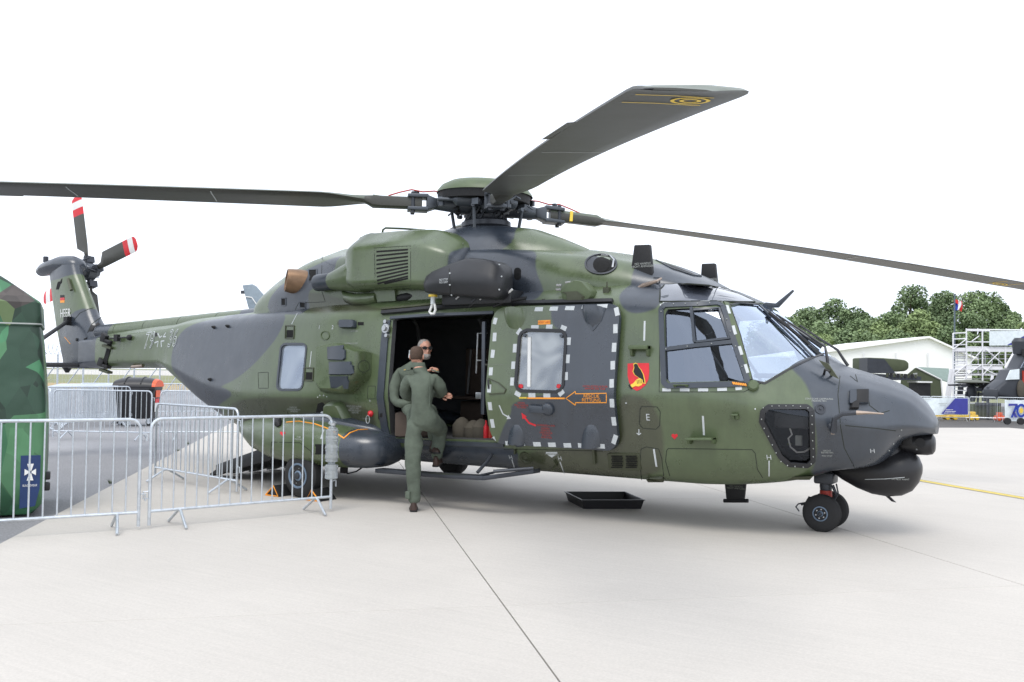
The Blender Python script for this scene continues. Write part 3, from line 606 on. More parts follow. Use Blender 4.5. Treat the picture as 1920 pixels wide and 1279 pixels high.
plate('pull_strap', [(989, 632), (995, 632), (994, 725), (988, 725)], 'white', DOOR, th=-.009, bv=DB)
def blister(pts_fn, name):
    mb = MB(); R = []
    for i in range(15):
        v = i/14; r = []
        for j in range(13):
            u = -1+2*j/12; x, y, h = pts_fn(u, v); p, n = S(x, y, DB); n = n if n.dot(CAMP-p) > 0 else -n; r.append(p+n*h)
        R.append(r)
    mb.loft(R, closed=False, cap=False); me = mb.mesh(name, 'camo', ang=80, fix=True); paint(me, 'door'); return link(name, me, DOOR)
def top_b(cx, w, y0, y1, tilt=0):
    return lambda u, v: (cx+u*w*sqrt(max(0, 1-v**2.2))+tilt*v, y0+(y1-y0)*v, -.012+.085*sqrt(max(0, 1-u*u))*(1-v)**.8)
blister(top_b(966, 22, 581, 621), 'door_blister'); blister(top_b(1112, 21, 577, 616), 'door_blister')
ribbon('blister_flange', [(1092, 579), (1097, 598), (1112, 618), (1126, 600), (1134, 577)], .03, 'greypaint', DOOR, th=.006, bv=DB)
def bot_b(cx, w): return lambda u, v: (cx+u*w*sqrt(max(0, 1-(1-v)**2.2)), 794+(838-794)*v, -.012+.08*sqrt(max(0, 1-u*u))*v**.6)
blister(bot_b(968, 17), 'door_blister'); blister(bot_b(1108, 19), 'door_blister')
# dashes of reflective tape round the door edge and the window
TAPES = [((1003, 580), (1018, 580)), ((1031, 579), (1046, 579)), ((1060, 578), (1077, 578)), ((947, 584), (952, 584)), ((1091, 577), (1101, 577)), ((1119, 575), (1139, 574)),
 ((926, 596), (923, 608)), ((924, 624), (923, 640)), ((921, 656), (919, 671)), ((917, 689), (916, 704)), ((914, 721), (913, 736)), ((914, 754), (916, 769)), ((918, 786), (921, 802)), ((924, 820), (933, 832)),
 ((1160, 577), (1163, 592)), ((1159, 608), (1159, 625)), ((1157, 643), (1156, 660)), ((1154, 677), (1154, 693)), ((1152, 711), (1152, 727)), ((1152, 748), (1153, 764)), ((1155, 782), (1157, 798)), ((1160, 816), (1155, 832)),
 ((948, 831), (954, 831)), ((967, 832), (984, 832)), ((1000, 833), (1014, 833)), ((1028, 834), (1042, 834)), ((1057, 835), (1071, 835)), ((1084, 835), (1096, 836)), ((1111, 836), (1134, 837)),
 ((970, 627), (977, 617)), ((996, 614), (1010, 614)), ((1024, 613), (1036, 613)), ((1052, 613), (1062, 617)), ((966, 645), (965, 661)), ((963, 678), (962, 692)), ((961, 708), (960, 723)), ((966, 736), (976, 742)), ((991, 741), (1004, 741)), ((1019, 741), (1032, 741)), ((1048, 741), (1057, 733)), ((1061, 698), (1061, 713)), ((1065, 665), (1064, 681)), ((1067, 633), (1066, 647))]
for i, (a, b) in enumerate(TAPES):
    if a[0] >= 1150 and b[0] >= 1150: a = (a[0]-5, a[1]); b = (b[0]-5, b[1])
    if a[0] < 935 and a[1] > 590 and a[1] < 815: a = (a[0]+4, a[1]); b = (b[0]+4, b[1])
    ribbon('reflective_tape', [a, b], .05, 'tape', DOOR, th=.003, bv=DB, dense=3)
# door handle, rescue arrow and lettering
mb = MB(); p, n = S(1028, 767, DB); n = n if n.dot(CAMP-p) > 0 else -n; mb.lathe(p, n, [(-.01, .075), (.03, .072), (.05, .05), (.055, .03)], 20)
q = S(995, 765, DB)[0]; mb.hexa([p+n*.01+Vector((0, 0, -.04)), p+n*.05+Vector((0, 0, -.035)), p+n*.01+Vector((0, 0, .04)), p+n*.05+Vector((0, 0, .035)), q+n*.01+Vector((0, 0, -.045)), q+n*.05+Vector((0, 0, -.04)), q+n*.01+Vector((0, 0, .045)), q+n*.05+Vector((0, 0, .04))])
mb.build('door_handle', 'greypaint', DOOR, bevel=.008)
ribbon('release_strap', [(989, 746.5), (1059, 747)], .017, 'orange', DOOR, th=.006, bv=DB)
ribbon('release_cord', [(974, 746), (988, 746)], .015, 'yellow', DOOR, th=.008, bv=DB)
ribbon('rescue_arrow', [(1061, 747), (1079, 734), (1079, 738.5), (1137, 737.5), (1137, 755), (1079, 755), (1079, 760)], .009, 'orange', DOOR, bv=DB, closed=True, dense=3)
text('rescue_lettering', 'RESCUE', 1109, 743, .05, 'orange', DOOR, DB, off=.005, sx=1.1); text('rescue_lettering', 'RETTUNG', 1109, 750.5, .05, 'orange', DOOR, DB, off=.005)
for x, y, w, s_ in ((1116, 727, 0, 'NOTAUSSTIEG NUR BEI\nABWURF DER TUER'), (978, 760, 0, 'ZIEHEN\nPULL HANDLE\nTO OPEN'), (1024, 798, 0, 'ENTRIEGELN UND'), (1024, 812, 0, 'DREHEN\nTURN TO\nOPEN DOOR\nPUSH IN\nAND SLIDE')):
    text('red_stencil', s_, x, y, .028, 'redsten', DOOR, DB, off=.005)
ribbon('turn_arrow', [(1005, 798), (992, 793), (983, 782)], .022, 'redpaint', DOOR, bv=DB); plate('arrow_head', [(978, 774), (988, 781), (980, 786)], 'redpaint', DOOR, bv=DB)
ribbon('push_arrow', [(936, 760), (943, 776), (953, 782)], .014, 'tape', DOOR, bv=DB); plate('arrow_head', [(958, 785), (950, 786), (953, 778)], 'tape', DOOR, bv=DB)
plate('orange_label', [(1009, 601), (1032, 600), (1032, 608), (1009, 609)], 'orange', DOOR, bv=DB); text('label_lettering', 'HOIST ARM', 1020.5, 604.6, .03, 'redsten', DOOR, DB, off=.006)
ribbon('door_recess_rim', [(915, 709), (935, 718), (949, 730), (946, 737), (918, 739)], .012, 'darkolive', DOOR, th=.012, bv=DB)
mb = MB(); p = S(916, 722, DB)[0]; mb.tube([p+Vector((0, -.01, .06)), p+Vector((.02, -.03, 0)), p+Vector((.01, -.01, -.04))], .01, 6); mb.build('pull_handle', 'blackpaint', DOOR)
text('grey_stencil', 'SCHIEBETUER HIER SICHERN', 927, 684, .02, 'stencildim', DOOR, DB)
# ------------------------------------------------------------------ spine, engine air filter box, exhausts, roof fittings
def lathe_obj(name, o, d, prof, mt, parent=HELI, n=24, painted=False, ang=35):
    mb = MB(); mb.lathe(o, d, prof, n); me = mb.mesh(name, mt, ang=ang)
    if painted: paint(me, painted if isinstance(painted, str) else None)
    return link(name, me, parent)
def loft_obj(name, rings, mt='camo', parent=HELI, ang=40, painted=True, bevel=0):
    mb = MB(); mb.loft(rings); me = mb.mesh(name, mt, ang=ang, bevel=bevel)
    if painted: paint(me, painted if isinstance(painted, str) else None)
    return link(name, me, parent)
xs = [-2.0, -2.6, -3.55, -4.5, -5.45, -6.3, -6.9]
for i in range(6):
    x0, x1 = xs[i]-.006, xs[i+1]+.006; R = []
    for x in np.linspace(x0, x1, 14):
        z = 2.43+(x+2.0)*.0345; r = .2+(x+2)*.012; R.append([(x, r*cos(a), z+r*1.02*sin(a) if sin(a) > 0 else z+.16*sin(a)) for a in [2*pi*j/28 for j in range(28)]])
    loft_obj('drive_shaft_cover', R, ang=60)
mb = MB()
for x in (): mb.tube([(x-.12, -.12, 2.38+(x+2)*.0345+.2), (x-.1, -.12, 2.42+(x+2)*.0345+.2), (x+.1, -.12, 2.42+(x+2)*.0345+.2), (x+.12, -.12, 2.38+(x+2)*.0345+.2)], .01, 6)


EB = []
def ebsec(x, sy, s=1.0, dz=0.):
    P = [(-.45, 3.46), (-.84, 3.46), (-1.12, 3.27), (-1.19, 3.2), (-1.22, 2.74), (-1.12, 2.67), (-.45, 2.66)]
    c = (-.6, 3.0); P = [Vector((x, (c[0]+(y-c[0])*s)*1.0, c[1]+(z-c[1])*s+dz)) for y, z in P]
    Q = roundpath(P, [.06, .07, .05, .05, .05], k=4, m=2)
    return [Vector((q.x, q.y*sy, q.z)) for q in Q]+[Vector((x, -.3*sy, 2.66)), Vector((x, -.3*sy, 3.46))]
for sy in (1, -1):
    R = [ebsec(x, sy, s, dz) for x, s, dz in ((.16, .8, .02), (.2, .87, .02), (.28, .95, .02), (.38, .995, .01), (.42, 1, 0), (.8, 1, 0), (1.2, 1, -.01), (1.45, 1, -.03), (1.6, .97, -.05), (1.75, .88, -.08), (1.86, .76, -.1), (1.92, .6, -.12))]
    o = loft_obj('engine_air_filter', R, ang=50)
    if sy == 1: EBOX = o; EB = [BVHTree.FromPolygons([v.co for v in o.data.vertices], [p.vertices[:] for p in o.data.polygons])]
# louvre slots of the filter (each a recess with perforated black sheet)
slots = [((706, 472), (765, 468)), ((706, 480), (765, 474)), ((706, 488), (765, 481)), ((706, 496), (765, 488)), ((706, 504), (765, 494)), ((706, 512), (765, 500)), ((707, 519), (765, 506)), ((707, 526), (765, 512)), ((708, 532), (765, 518)), ((721, 532), (765, 522))]
for a, b in slots: ribbon('filter_slot', [a, b], .021, 'holeblack', EBOX, th=.0035, bv=EB, dense=4)
bolts([(702+i*7.5, 465-.35*i) for i in range(10)]+[(702, 470+i*8.5) for i in range(9)]+[(770, 466+i*8.5) for i in range(9)]+[(704+i*8, 540-.4*i) for i in range(9)], EBOX, EB, .0045, 'seam', 'rivet', off=.0)
ribbon('panel_joint', [(702, 465), (770, 461), (770, 536), (704, 541)], .006, 'seam', EBOX, th=.002, bv=EB, closed=True)
# cone and tail pipe behind the filter, belly pan and strut
loft_obj('filter_cone', [[Vector((x, -.98+yo+ry*cos(a), z+rz*sin(a))) for a in [2*pi*j/24 for j in range(24)]] for x, yo, z, ry, rz in ((-.12, -.06, 2.82, .115, .115), (.02, -.05, 2.84, .14, .15), (.2, -.03, 2.87, .17, .2), (.38, 0, 2.9, .2, .25), (.5, .05, 2.9, .2, .25))], ang=60)
lathe_obj('filter_pipe', (.0, -1.04, 2.82), (-1, 0, -.04), [(0, .105), (.1, .105), (.12, .115), (.36, .117), (.39, .11), (.395, .095), (.2, .09)], 'greypaint')
loft_obj('drain_fairing', [[Vector((x, -.93+ry*cos(a), z+rz*sin(a))) for a in [2*pi*j/20 for j in range(20)]] for x, z, ry, rz in ((.0, 2.68, .05, .04), (.08, 2.6, .1, .08), (.25, 2.56, .13, .09), (.5, 2.56, .13, .09), (.62, 2.58, .1, .07))], ang=60)
loft_obj('filter_strut', [[(x, y, z) for x, y in ((.62+dx, -.9), (.95+dx*.3, -.9), (.95+dx*.3, -1.0), (.62+dx, -1.0))] for z, dx in ((2.72, -.05), (2.52, .04))], ang=20)
mb = MB(); mb.lathe((1.0, -.93, 2.56), (1, 0, .1), [(-.1, .04), (0, .06), (.12, .06), (.2, .03)], 12); mb.build('drain_outlet', 'nearblack', HELI)
plate('cone_hole', rr_px(654, 510, 661, 529, 3.5), 'holeblack', HELI, th=.004, bv=[BVHTree.FromObject(bpy.data.objects['filter_cone'], bpy.context.evaluated_depsgraph_get())])
CB = [COWL_BVH]
# cowling openings
plate('cowling_vent', [(580, 507), (593, 506), (593, 526), (580, 527)], 'holeblack', HELI, bv=CB); ribbon('vent_rim', [(579, 506), (594, 505), (594, 527), (579, 528)], .018, 'greypaint', bv=CB, closed=True, th=.008)
plate('cowling_vent', [(529, 560), (535, 560), (535, 572), (529, 572)], 'holeblack', HELI, bv=CB); ribbon('vent_rim', [(528, 559), (536, 559), (536, 573), (528, 573)], .015, 'greypaint', bv=CB, closed=True, th=.008)
plate('cowling_vent', [(563, 567), (572, 568), (572, 577), (564, 576)], 'holeblack', HELI, bv=CB); ribbon('vent_rim', [(562, 566), (573, 567), (573, 578), (563, 577)], .015, 'greypaint', bv=CB, closed=True, th=.008)
plate('cowling_vent', rr_px(964, 502, 977, 525, 6), 'holeblack', HELI, bv=CB)
# rear exhaust
p, n = S(556, 528, CB); p2 = onp(530, 528, 1, p.y-.12)
ax = Vector((-.62, -.8, .12)).normalized()
for nm, prof, mt in (('exhaust_pipe', [(-.25, .18), (0, .18), (.1, .168), (.15, .16), (.152, .15), (.05, .145), (-.1, .14)], 'hotmetal'), ('exhaust_core', [(-.1, .14), (-.03, .13), (-.02, .0)], 'interior2')):
    mb = MB(); c0 = p-ax*.02; u = ax.orthogonal().normalized(); mb.lathe(c0+Vector((-.02, 0, 0)), ax, prof, 28, cap=(nm != 'exhaust_pipe')); o = mb.build(nm, mt, HELI, fix=False)

# round intake
p, n = S(1128, 495, CB); n = n if n.dot(CAMP-p) > 0 else -n
def ell_px(cx, cy, rx, ry, n=28, rot=0): return [(cx+rx*cos(a)*cos(rot)-ry*sin(a)*sin(rot), cy+rx*cos(a)*sin(rot)+ry*sin(a)*cos(rot)) for a in [2*pi*i/n for i in range(n)]]
plate('intake_mouth', ell_px(1127, 496, 29, 18), 'holeblack', HELI, bv=CB, th=.004); 
ri_ = ribbon('intake_lip', ell_px(1127, 496, 29, 18), .02, 'darkmetal', bv=CB, closed=True, th=.016, dense=1)
plate('intake_duct', ell_px(1117, 496, 17, 14, 24, .2), 'darkmetal', HELI, bv=CB, th=.007); plate('intake_bore', ell_px(1127, 497, 15, 14, 20), 'holeblack', HELI, bv=CB, th=.009)
ribbon('intake_shine', [(1127, 480), (1143, 481), (1151, 489), (1149, 503)], .02, 'steel', bv=CB, th=.02)
# front intake opening of the cowling
plate('front_grille', [(1232, 489), (1262, 499), (1308, 517), (1296, 516), (1262, 506)], 'nearblack', HELI, bv=CB, th=.006); ribbon('grille_rim', [(1230, 488), (1258, 503), (1300, 517), (1315, 518)], .015, 'greypaint', bv=CB, th=.012)
# rotor fairing on top
DHS = []
for x, w, z in ((.55, .15, 3.34), (.75, .42, 3.43), (1.0, .56, 3.49), (1.3, .64, 3.54), (1.7, .66, 3.56), (2.1, .62, 3.52), (2.5, .52, 3.46), (2.85, .38, 3.33), (3.15, .2, 3.2), (3.3, .06, 3.13)):
    P = [Vector((x, -w-.12, 3.05)), Vector((x, -w, (3.1+z)/2)), Vector((x, -w*.6, z-.02)), Vector((x, 0, z)), Vector((x, w*.6, z-.02)), Vector((x, w, (3.1+z)/2)), Vector((x, w+.12, 3.05))]
    DHS.append(roundpath(P, [.2, .25, .3, .25, .2], k=4, m=2))
loft_obj('rotor_fairing', DHS, ang=60, painted='fair')
# hand rails
def pipe(name, pts, r, mt, parent=HELI, n=8): mb = MB(); mb.tube(pts, r, n); return mb.build(name, mt, parent)
pipe('roof_rail', [onp(717, 437, 1, -.6), onp(718, 431, 1, -.6), onp(723, 427.5, 1, -.6), onp(760, 429, 1, -.6), onp(797, 432, 1, -.6), onp(803, 436, 1, -.6), onp(804, 444, 1, -.6)], .014, 'greenpaint')
pipe('cowling_rail', [onp(688, 441, 1, -.8), onp(676, 447, 1, -.85), onp(668, 462, 1, -.95), onp(664, 480, 1, -1.0), onp(657, 503, 1, -1.05)], .016, 'greenpaint')
# panel joints on the cowling and body
for pts, bv in (([(604, 478), (603, 520), (602, 545)], CB), ([(822, 460), (821, 520), (823, 560)], CB), ([(603, 545), (610, 566), (592, 567), (560, 568), (552, 584)], CB)):
    ribbon('panel_joint', pts, .007, 'seam', bv=bv, th=.002)
BB = [BODY_BVH]
for pts in ([(1238, 566), (1236, 735), (1395, 735), (1430, 717)], [(1250, 845), (1253, 841), (1410, 843), (1416, 850), (1420, 880), (1430, 896)], [(1203, 900), (1200, 870), (1202, 842), (1212, 838), (1235, 842), (1241, 860), (1245, 898)], [(1575, 705), (1571, 740), (1576, 800), (1583, 840), (1604, 880)], [(1250, 845), (1248, 865), (1256, 893)], [(1585, 798), (1640, 803), (1680, 808)],
 [(1200, 768), (1203, 762), (1232, 763), (1238, 772), (1237, 798), (1230, 805), (1205, 803), (1199, 795)], [(484, 699), (503, 698), (503, 728), (485, 728)], [(690, 724), (704, 724), (703, 748), (689, 748)], [(1628, 735), (1630, 760), (1650, 775), (1668, 770)], [(1594, 705), (1608, 716), (1604, 702)]):
    cl_ = pts[0] in ((1200, 768), (484, 699), (690, 724)); ribbon('panel_joint', pts, .007, 'seam', bv=BB, th=.002, closed=cl_)
# seam of the rear pylon line and the white index strokes
for a, b in (((558, 587), (547, 608)), ((584, 659), (581, 688)), ((868, 456), (867, 486)), ((1209, 602), (1208, 639)), ((1318, 780), (1320, 816)), ((1226, 842), (1231, 875)), ((1442, 864), (1442, 893)), ((1050, 866), (1058, 888)), ((960, 862), (966, 882))):
    ribbon('index_stroke', [a, b], .02 if a[0] > 1200 and a[0] < 1330 else .012, 'tape', bv=[BODY_BVH, COWL_BVH], th=.003)

# stencils
for x, y, h, s_ in ((551, 768, .03, 'VORSICHT\nHYDRAULIK NICHT\nBETRETEN'), (665, 768, .03, 'ACHTUNG FLARES\nSAFETY PIN\nBEFORE FLIGHT\nREMOVE'), (659, 644, .025, 'ANTENNA NO STEP'), (687, 785, .018, 'NOTAUSSTIEG'), (1536, 750, .022, 'STATISCHE OEFFNUNG\nFREIHALTEN'), (1551, 847, .022, 'NICHT\nBETRETEN'), (1551, 855, .022, 'NO STEP'), (1035, 852, .025, 'HIER ANHEBEN'), (923, 854, .02, 'TRITT'), (665, 621, .022, 'BLADE FOLD')):
    text('grey_stencil', s_, x, y, h, 'stencil', bv=BB)
for x, y, h, s_ in ((599, 614, .075, '1'), (624, 614, .075, '2'), (1442, 858, .07, 'H'), (1636, 846, .06, 'H'), (1050, 860, .07, 'H'), (958, 858, .07, 'H'), (600, 742, .06, '+'), (607, 742, .06, '+'), (694, 752, .06, '+'), (705, 803, .06, '+')): text('tie_down_mark', s_, x, y, h, 'tape', bv=BB)
text('panel_letter', 'E', 1215, 783, .1, 'tape', bv=BB)
ribbon('filler_cap_rim', ell_px(610, 629, 8, 8, 12), .012, 'greenpaint', bv=BB, closed=True, th=.01, dense=1)
ribbon('jack_arrow', [(1024, 849), (1045, 849)], .02, 'tape', bv=BB, dense=2); plate('arrow_head', [(1026, 852), (1043, 852), (1035, 858)], 'tape', HELI, bv=BB)
ribbon('anchor_mark', [(1198, 805), (1198, 815)], .009, 'tape', bv=BB, dense=2); ribbon('anchor_mark', [(1194, 812), (1198, 815.5), (1202, 812)], .009, 'tape', bv=BB)
def heart(cx, cy, s): return [(cx+s*.062*16*sin(t)**3, cy-s*.062*(13*cos(t)-5*cos(2*t)-2*cos(3*t)-cos(4*t))) for t in [2*pi*i/22 for i in range(22)]]
plate('red_heart', heart(1265, 818, 6), 'redpaint', HELI, bv=BB); plate('red_mark', heart(530, 815, .1), 'redpaint', HELI, bv=BB)
# squadron shield: red field, dark falcon on a gloved fist
SH = [(1177, 682), (1190, 681), (1217, 681), (1217.5, 697), (1216, 712), (1210, 723), (1200, 731), (1194, 733), (1187, 729), (1180, 718), (1177, 705)]
sh = plate('unit_shield', SH, 'redpaint', HELI, bv=BB, th=.004)
falcon = [(1189, 684), (1193, 682), (1196, 684), (1198, 689), (1202, 694), (1206, 702), (1208, 711), (1209, 718), (1205, 717), (1202, 712), (1197, 707), (1191, 703), (1188, 697), (1190, 690)]
plate('falcon_outline', [(1197.5+(x-1197.5)*1.16, 699+(y-699)*1.1) for x, y in falcon], 'yellow', sh, bv=BB, th=.006); plate('falcon', falcon, 'nearblack', sh, bv=BB, th=.008)
plate('glove', [(1194, 712), (1200, 709), (1205, 712), (1206, 716), (1204, 722), (1198, 725), (1192, 724), (1184, 728), (1181, 723), (1188, 719)], 'yellow', sh, bv=BB, th=.009)
for i in range(4): ribbon('finger_line', [(1195+i*2.6, 713-.4*i), (1196+i*2.6, 720-.4*i)], .004, 'nearblack', sh, bv=BB, th=.011, dense=2)
ribbon('sleeve_line', [(1180, 722), (1185, 729)], .02, 'nearblack', sh, bv=BB, th=.011, dense=2)

# countermeasure box with its dispensers
FBP = [(615, 650), (640, 646), (655, 648), (697, 690), (697, 708), (660, 738), (625, 738), (613, 728), (612, 690)]
fb = bump('flare_box', [(613, 654), (648, 646), (664, 648), (697, 662), (697, 700), (692, 711), (663, 739), (622, 738), (613, 728)], .26, 'camo', bv=BB, painted='green', taper=.86)
FBB = [BVHTree.FromObject(fb, bpy.context.evaluated_depsgraph_get())]
for P in ([(615, 651), (645, 650), (646, 655), (649, 657), (649, 672), (645, 676), (616, 675)], [(618, 679), (659, 678), (660, 684), (664, 686), (664, 699), (660, 703), (618, 703)], [(619, 706), (653, 706), (653, 712), (655, 714), (652, 727), (622, 728)]):
    bump('dispenser_panel', [(x, y) for x, y in P], .03, 'greypaint', fb, FBB, taper=.94)
ribbon('panel_joint', ell_px(682, 687, 11, 11, 14), .006, 'seam', fb, bv=FBB+BB, closed=True, dense=1); plate('hinge_slot', rr_px(607, 680, 613, 690, 1), 'nearblack', HELI, bv=BB)
# small recessed boxes
for x0, y0, x1, y1 in ((538, 619, 550, 633), (574, 698, 586, 712)):
    ribbon('vent_frame', [(x0-2, y0-8), (x1+2, y0-8), (x1+1, y1+2), (x0-3, y1+2)], .012, 'darkolive', bv=BB, closed=True, th=.012); plate('vent_opening', [(x0, y0), (x1, y0), (x1-1, y1), (x0-1, y1)], 'holeblack', HELI, bv=BB)
bump('sensor_box', rr_px(640, 601, 669, 616, 3), .07, 'greypaint', bv=BB, taper=.88); plate('sensor_opening', [(671, 604), (682, 604), (682, 610), (671, 610)], 'holeblack', HELI, bv=BB); bump('sensor_hinge', rr_px(637, 604, 641, 611, 1), .05, 'darkolive', bv=BB)
bump('lamp_box', rr_px(1591, 733, 1628, 758, 2), .035, 'greypaint', bv=BB, taper=.97); plate('lamp_dark', [(1604, 734), (1626, 735), (1626, 757), (1604, 756)], 'nearblack', HELI, bv=BB, th=.04); bump('lamp_hood', [(1592, 768), (1595, 757), (1603, 752), (1609, 756), (1608, 768)], .05, 'nearblack', bv=BB, taper=.8)
mb = MB(); p, n = S(1538, 767, BB); mb.lathe(p, n, [(-.01, .052), (.012, .052), (.012, .035), (.004, .034), (.004, .01), (.016, .01)], 20); mb.build('fuel_valve', 'darkmetal', HELI)
bolts([(1416, 767), (1174, 756), (596, 745), (613, 744)], HELI, BB, .008, 'tape', 'screw', off=.004)
for x, y in ((395, 712), (402, 614), (428, 612)): mb = MB(); p, n = S(x, y, BB); mb.lathe(p, n, [(-.01, .03), (.03, .02), (.05, .01)], 8); mb.build('tie_ring', 'nearblack', HELI)
# steps, hooks, vents on the forward side
def shelf(x0, x1, y, out, h, mt='greenpaint', name='foot_step'):
    a, n = S(x0, y, BB); b, _ = S(x1, y, BB); o = Vector((0, -out, 0)); d = Vector((0, 0, -h)); mb = MB()
    mb.hexa([a, a+d*.35, a+o, a+o+d*.35, b, b+d*.35, b+o, b+o+d*.35]); u = (b-a).normalized()*.03
    for q in (a, b-u): mb.hexa([q, q+d, q+o*.8, q+o*.5+d*.9, q+u, q+u+d, q+u+o*.8, q+u+o*.5+d*.9])
    return mb.build(name, mt, HELI, bevel=.006)
shelf(1185, 1220, 648, .1, .12); shelf(1293, 1343, 820, .14, .07); shelf(1373, 1386, 776, .05, .06, name='door_stop'); shelf(1265, 1292, 721, .06, .03, name='window_latch')
p, n = S(1412, 724, BB); lathe_obj('door_hinge', p-n*.02, n, [(0, .055), (.05, .055), (.07, .04)], 'greenpaint'); 
mb = ribbon_mb([(1373, 719), (1385, 718), (1400, 722)], .03, .02, BB); o = mb.build('hazard_strap', 'nearblack', HELI)
for i in range(8): ribbon('hazard_stripe', [(1374+i*3.3, 717+i*.45), (1376+i*3.3, 721.5+i*.45)], .012, 'orange', o, bv=BB, th=.023, dense=1)
gr_ = bump('vent_grille', [(1139, 851), (1143, 849), (1197, 850), (1200, 854), (1203, 879), (1199, 882), (1145, 880), (1142, 877)], .015, 'darkolive', bv=BB, taper=.97)
for a0, b0 in ((1147, 1168), (1174, 1195)):
    for r in range(7):
        for c_ in range(8):
            x = a0+1.5+c_*2.6+(r % 2)*1.3; y = 854.5+r*3.4
            if r*8+c_ < 56: 
                p, n = S(x, y, BB); n = n if n.dot(CAMP-p) > 0 else -n
                if r == 0 and c_ == 0: hmb = MB()
                hmb.lathe(p+n*.016, n, [(0, .0085), (.002, .0085)], 6)
    hmb.build('mesh_holes', 'holeblack', gr_)
bump('hatch', [(1218, 893), (1243, 893), (1246, 900), (1212, 900)], .03, 'darkolive', bv=BB)
# drop fuel door near wheel, red tag, ring
p, n = S(696, 775, BB); lathe_obj('warning_plug', p, n, [(0, .036), (.02, .04), (.035, .025), (.05, .016)], 'redpaint'); pipe('plug_lanyard', [p+n*.03+Vector((.03*cos(a)-.03, 0, -.07+.05*sin(a))) for a in np.linspace(0, 2*pi, 12)], .004, 'tape')
plate('grounding_socket', [(592, 776), (596, 757), (604, 754), (611, 760), (612, 776)], 'holeblack', HELI, bv=BB); bolts([(606, 775)], HELI, BB, .03, 'tape', 'socket_plug', off=.02)
bump('fuel_filler_fairing', [(614, 757), (620, 753), (640, 753), (646, 757), (662, 790), (612, 790)], .12, 'camo', bv=BB, painted='green', taper=.75)

# antennas
def fin_plate(name, pts, thick, mt, parent=HELI):
    mb = MB(); P = [Vector(p) for p in pts]; o = Vector((0, thick/2, 0)); mb.prism([p-o for p in P], o*2); return mb.build(name, mt, parent, bevel=.012)
for yy, pts, s_ in ((-.62, [(1180, 546), (1191, 460), (1220, 459), (1228, 546)], (1205, 497)), (.62, [(1314, 540), (1317, 495), (1342, 494), (1347, 540)], (1331, 526))):
    a = fin_plate('blade_antenna', [onp(x, y, 1, yy) for x, y in pts], .07, 'nearblack')
    me = text_mesh('NO HANDLE\nNICHT ANFASSEN', .034); c = onp(s_[0], s_[1], 1, yy-.04)
    for v in me.vertices: v.co = (c.x+v.co.x, c.y, c.z+v.co.y)
    me.materials.clear(); me.materials.append(MATS['stencil']); link('antenna_lettering', me, a)
a = fin_plate('belly_antenna', [onp(x, y, 1, 0) for x, y in [(1357, 880), (1363, 936), (1396, 936), (1402, 880)]], .06, 'nearblack'); pipe('antenna_foot', [onp(1357, 939, 1, 0), onp(1403, 939, 1, 0)], .022, 'nearblack', a)
me = text_mesh('NO HANDLE\nNICHT ANFASSEN', .026); c = onp(1380, 914, 1, -.035)
for v in me.vertices: v.co = (c.x+v.co.x, c.y, c.z+v.co.y)
me.materials.clear(); me.materials.append(MATS['stencildim']); link('antenna_lettering', me, a)
mb = MB(); p, n = S(1205, 552, BB); mb.hexa([onp(1176, 560, 1, -.8), onp(1178, 537, 1, -.66), onp(1176, 560, 1, -.5), onp(1178, 537, 1, -.5), onp(1233, 556, 1, -.8), onp(1232, 535, 1, -.66), onp(1233, 556, 1, -.5), onp(1232, 535, 1, -.5)]); mb.build('antenna_base', 'greypaint', HELI, bevel=.02)
pipe('temperature_probe', [onp(1196, 543, 1, -.84), onp(1206, 536, 1, -.86), onp(1232, 527, 1, -.86), onp(1240, 522, 1, -.8)], [.03, .03, .016, .012], 'brass'); pipe('probe_guard', [onp(1226, 521, 1, -.75), onp(1237, 521, 1, -.78), onp(1237, 530, 1, -.78), onp(1228, 533, 1, -.75)], .008, 'darkmetal')
# upper wire cutter and lower wire cutter
mb = MB(); P = [onp(x, y, 1, 0) for x, y in [(1427, 574), (1436, 567), (1455, 569), (1487, 543), (1489, 546), (1460, 577), (1448, 577), (1450, 586), (1442, 602)]]; mb.prism([p-Vector((0, .02, 0)) for p in P], (0, .04, 0)); mb.build('wire_cutter', 'greypaint', HELI, bevel=.006)
mb = MB(); P = [onp(x, y, 1, -.25) for x, y in [(1432, 578), (1441, 580), (1450, 590), (1450, 598), (1442, 606), (1438, 592)]]; mb.prism([p-Vector((0, .02, 0)) for p in P], (0, .04, 0)); mb.build('cutter_guard', 'greypaint', HELI, bevel=.004)
mb = MB(); P = [onp(x, y, 1, 0) for x, y in [(1655, 925), (1664, 927), (1680, 942), (1672, 940)]]; mb.prism([p-Vector((0, .015, 0)) for p in P], (0, .03, 0)); mb.build('lower_wire_cutter', 'nearblack', HELI)
# wipers
def w3(x, y, yy, lift=.05): return onp(x, y, 1, yy)+Vector((.03, 0, lift))
pipe('wiper_arm', [onp(1552, 683, 1, -.45), onp(1551, 672, 1, -.45), onp(1547, 650, 1, -.4), onp(1500, 618, 1, -.35), onp(1456, 590, 1, -.3)], [.018, .016, .014, .012, .01], 'blackpaint'); pipe('wiper_blade', [onp(1442, 586, 1, -.35), onp(1480, 615, 1, -.35), onp(1517, 646, 1, -.35)], .018, 'nearblack')
pipe('wiper_arm', [onp(1590, 686, 1, .1), onp(1583, 676, 1, .1), onp(1570, 656, 1, .1), onp(1535, 634, 1, .1), onp(1500, 610, 1, .1)], [.018, .016, .014, .012, .01], 'blackpaint'); pipe('wiper_blade', [onp(1454, 590, 1, .1), onp(1490, 616, 1, .1), onp(1540, 652, 1, .1)], .016, 'nearblack')
pipe('washer_hose', [onp(1476, 606, 1, -.2), onp(1512, 630, 1, -.2), onp(1545, 646, 1, -.3)], .008, 'interior2')
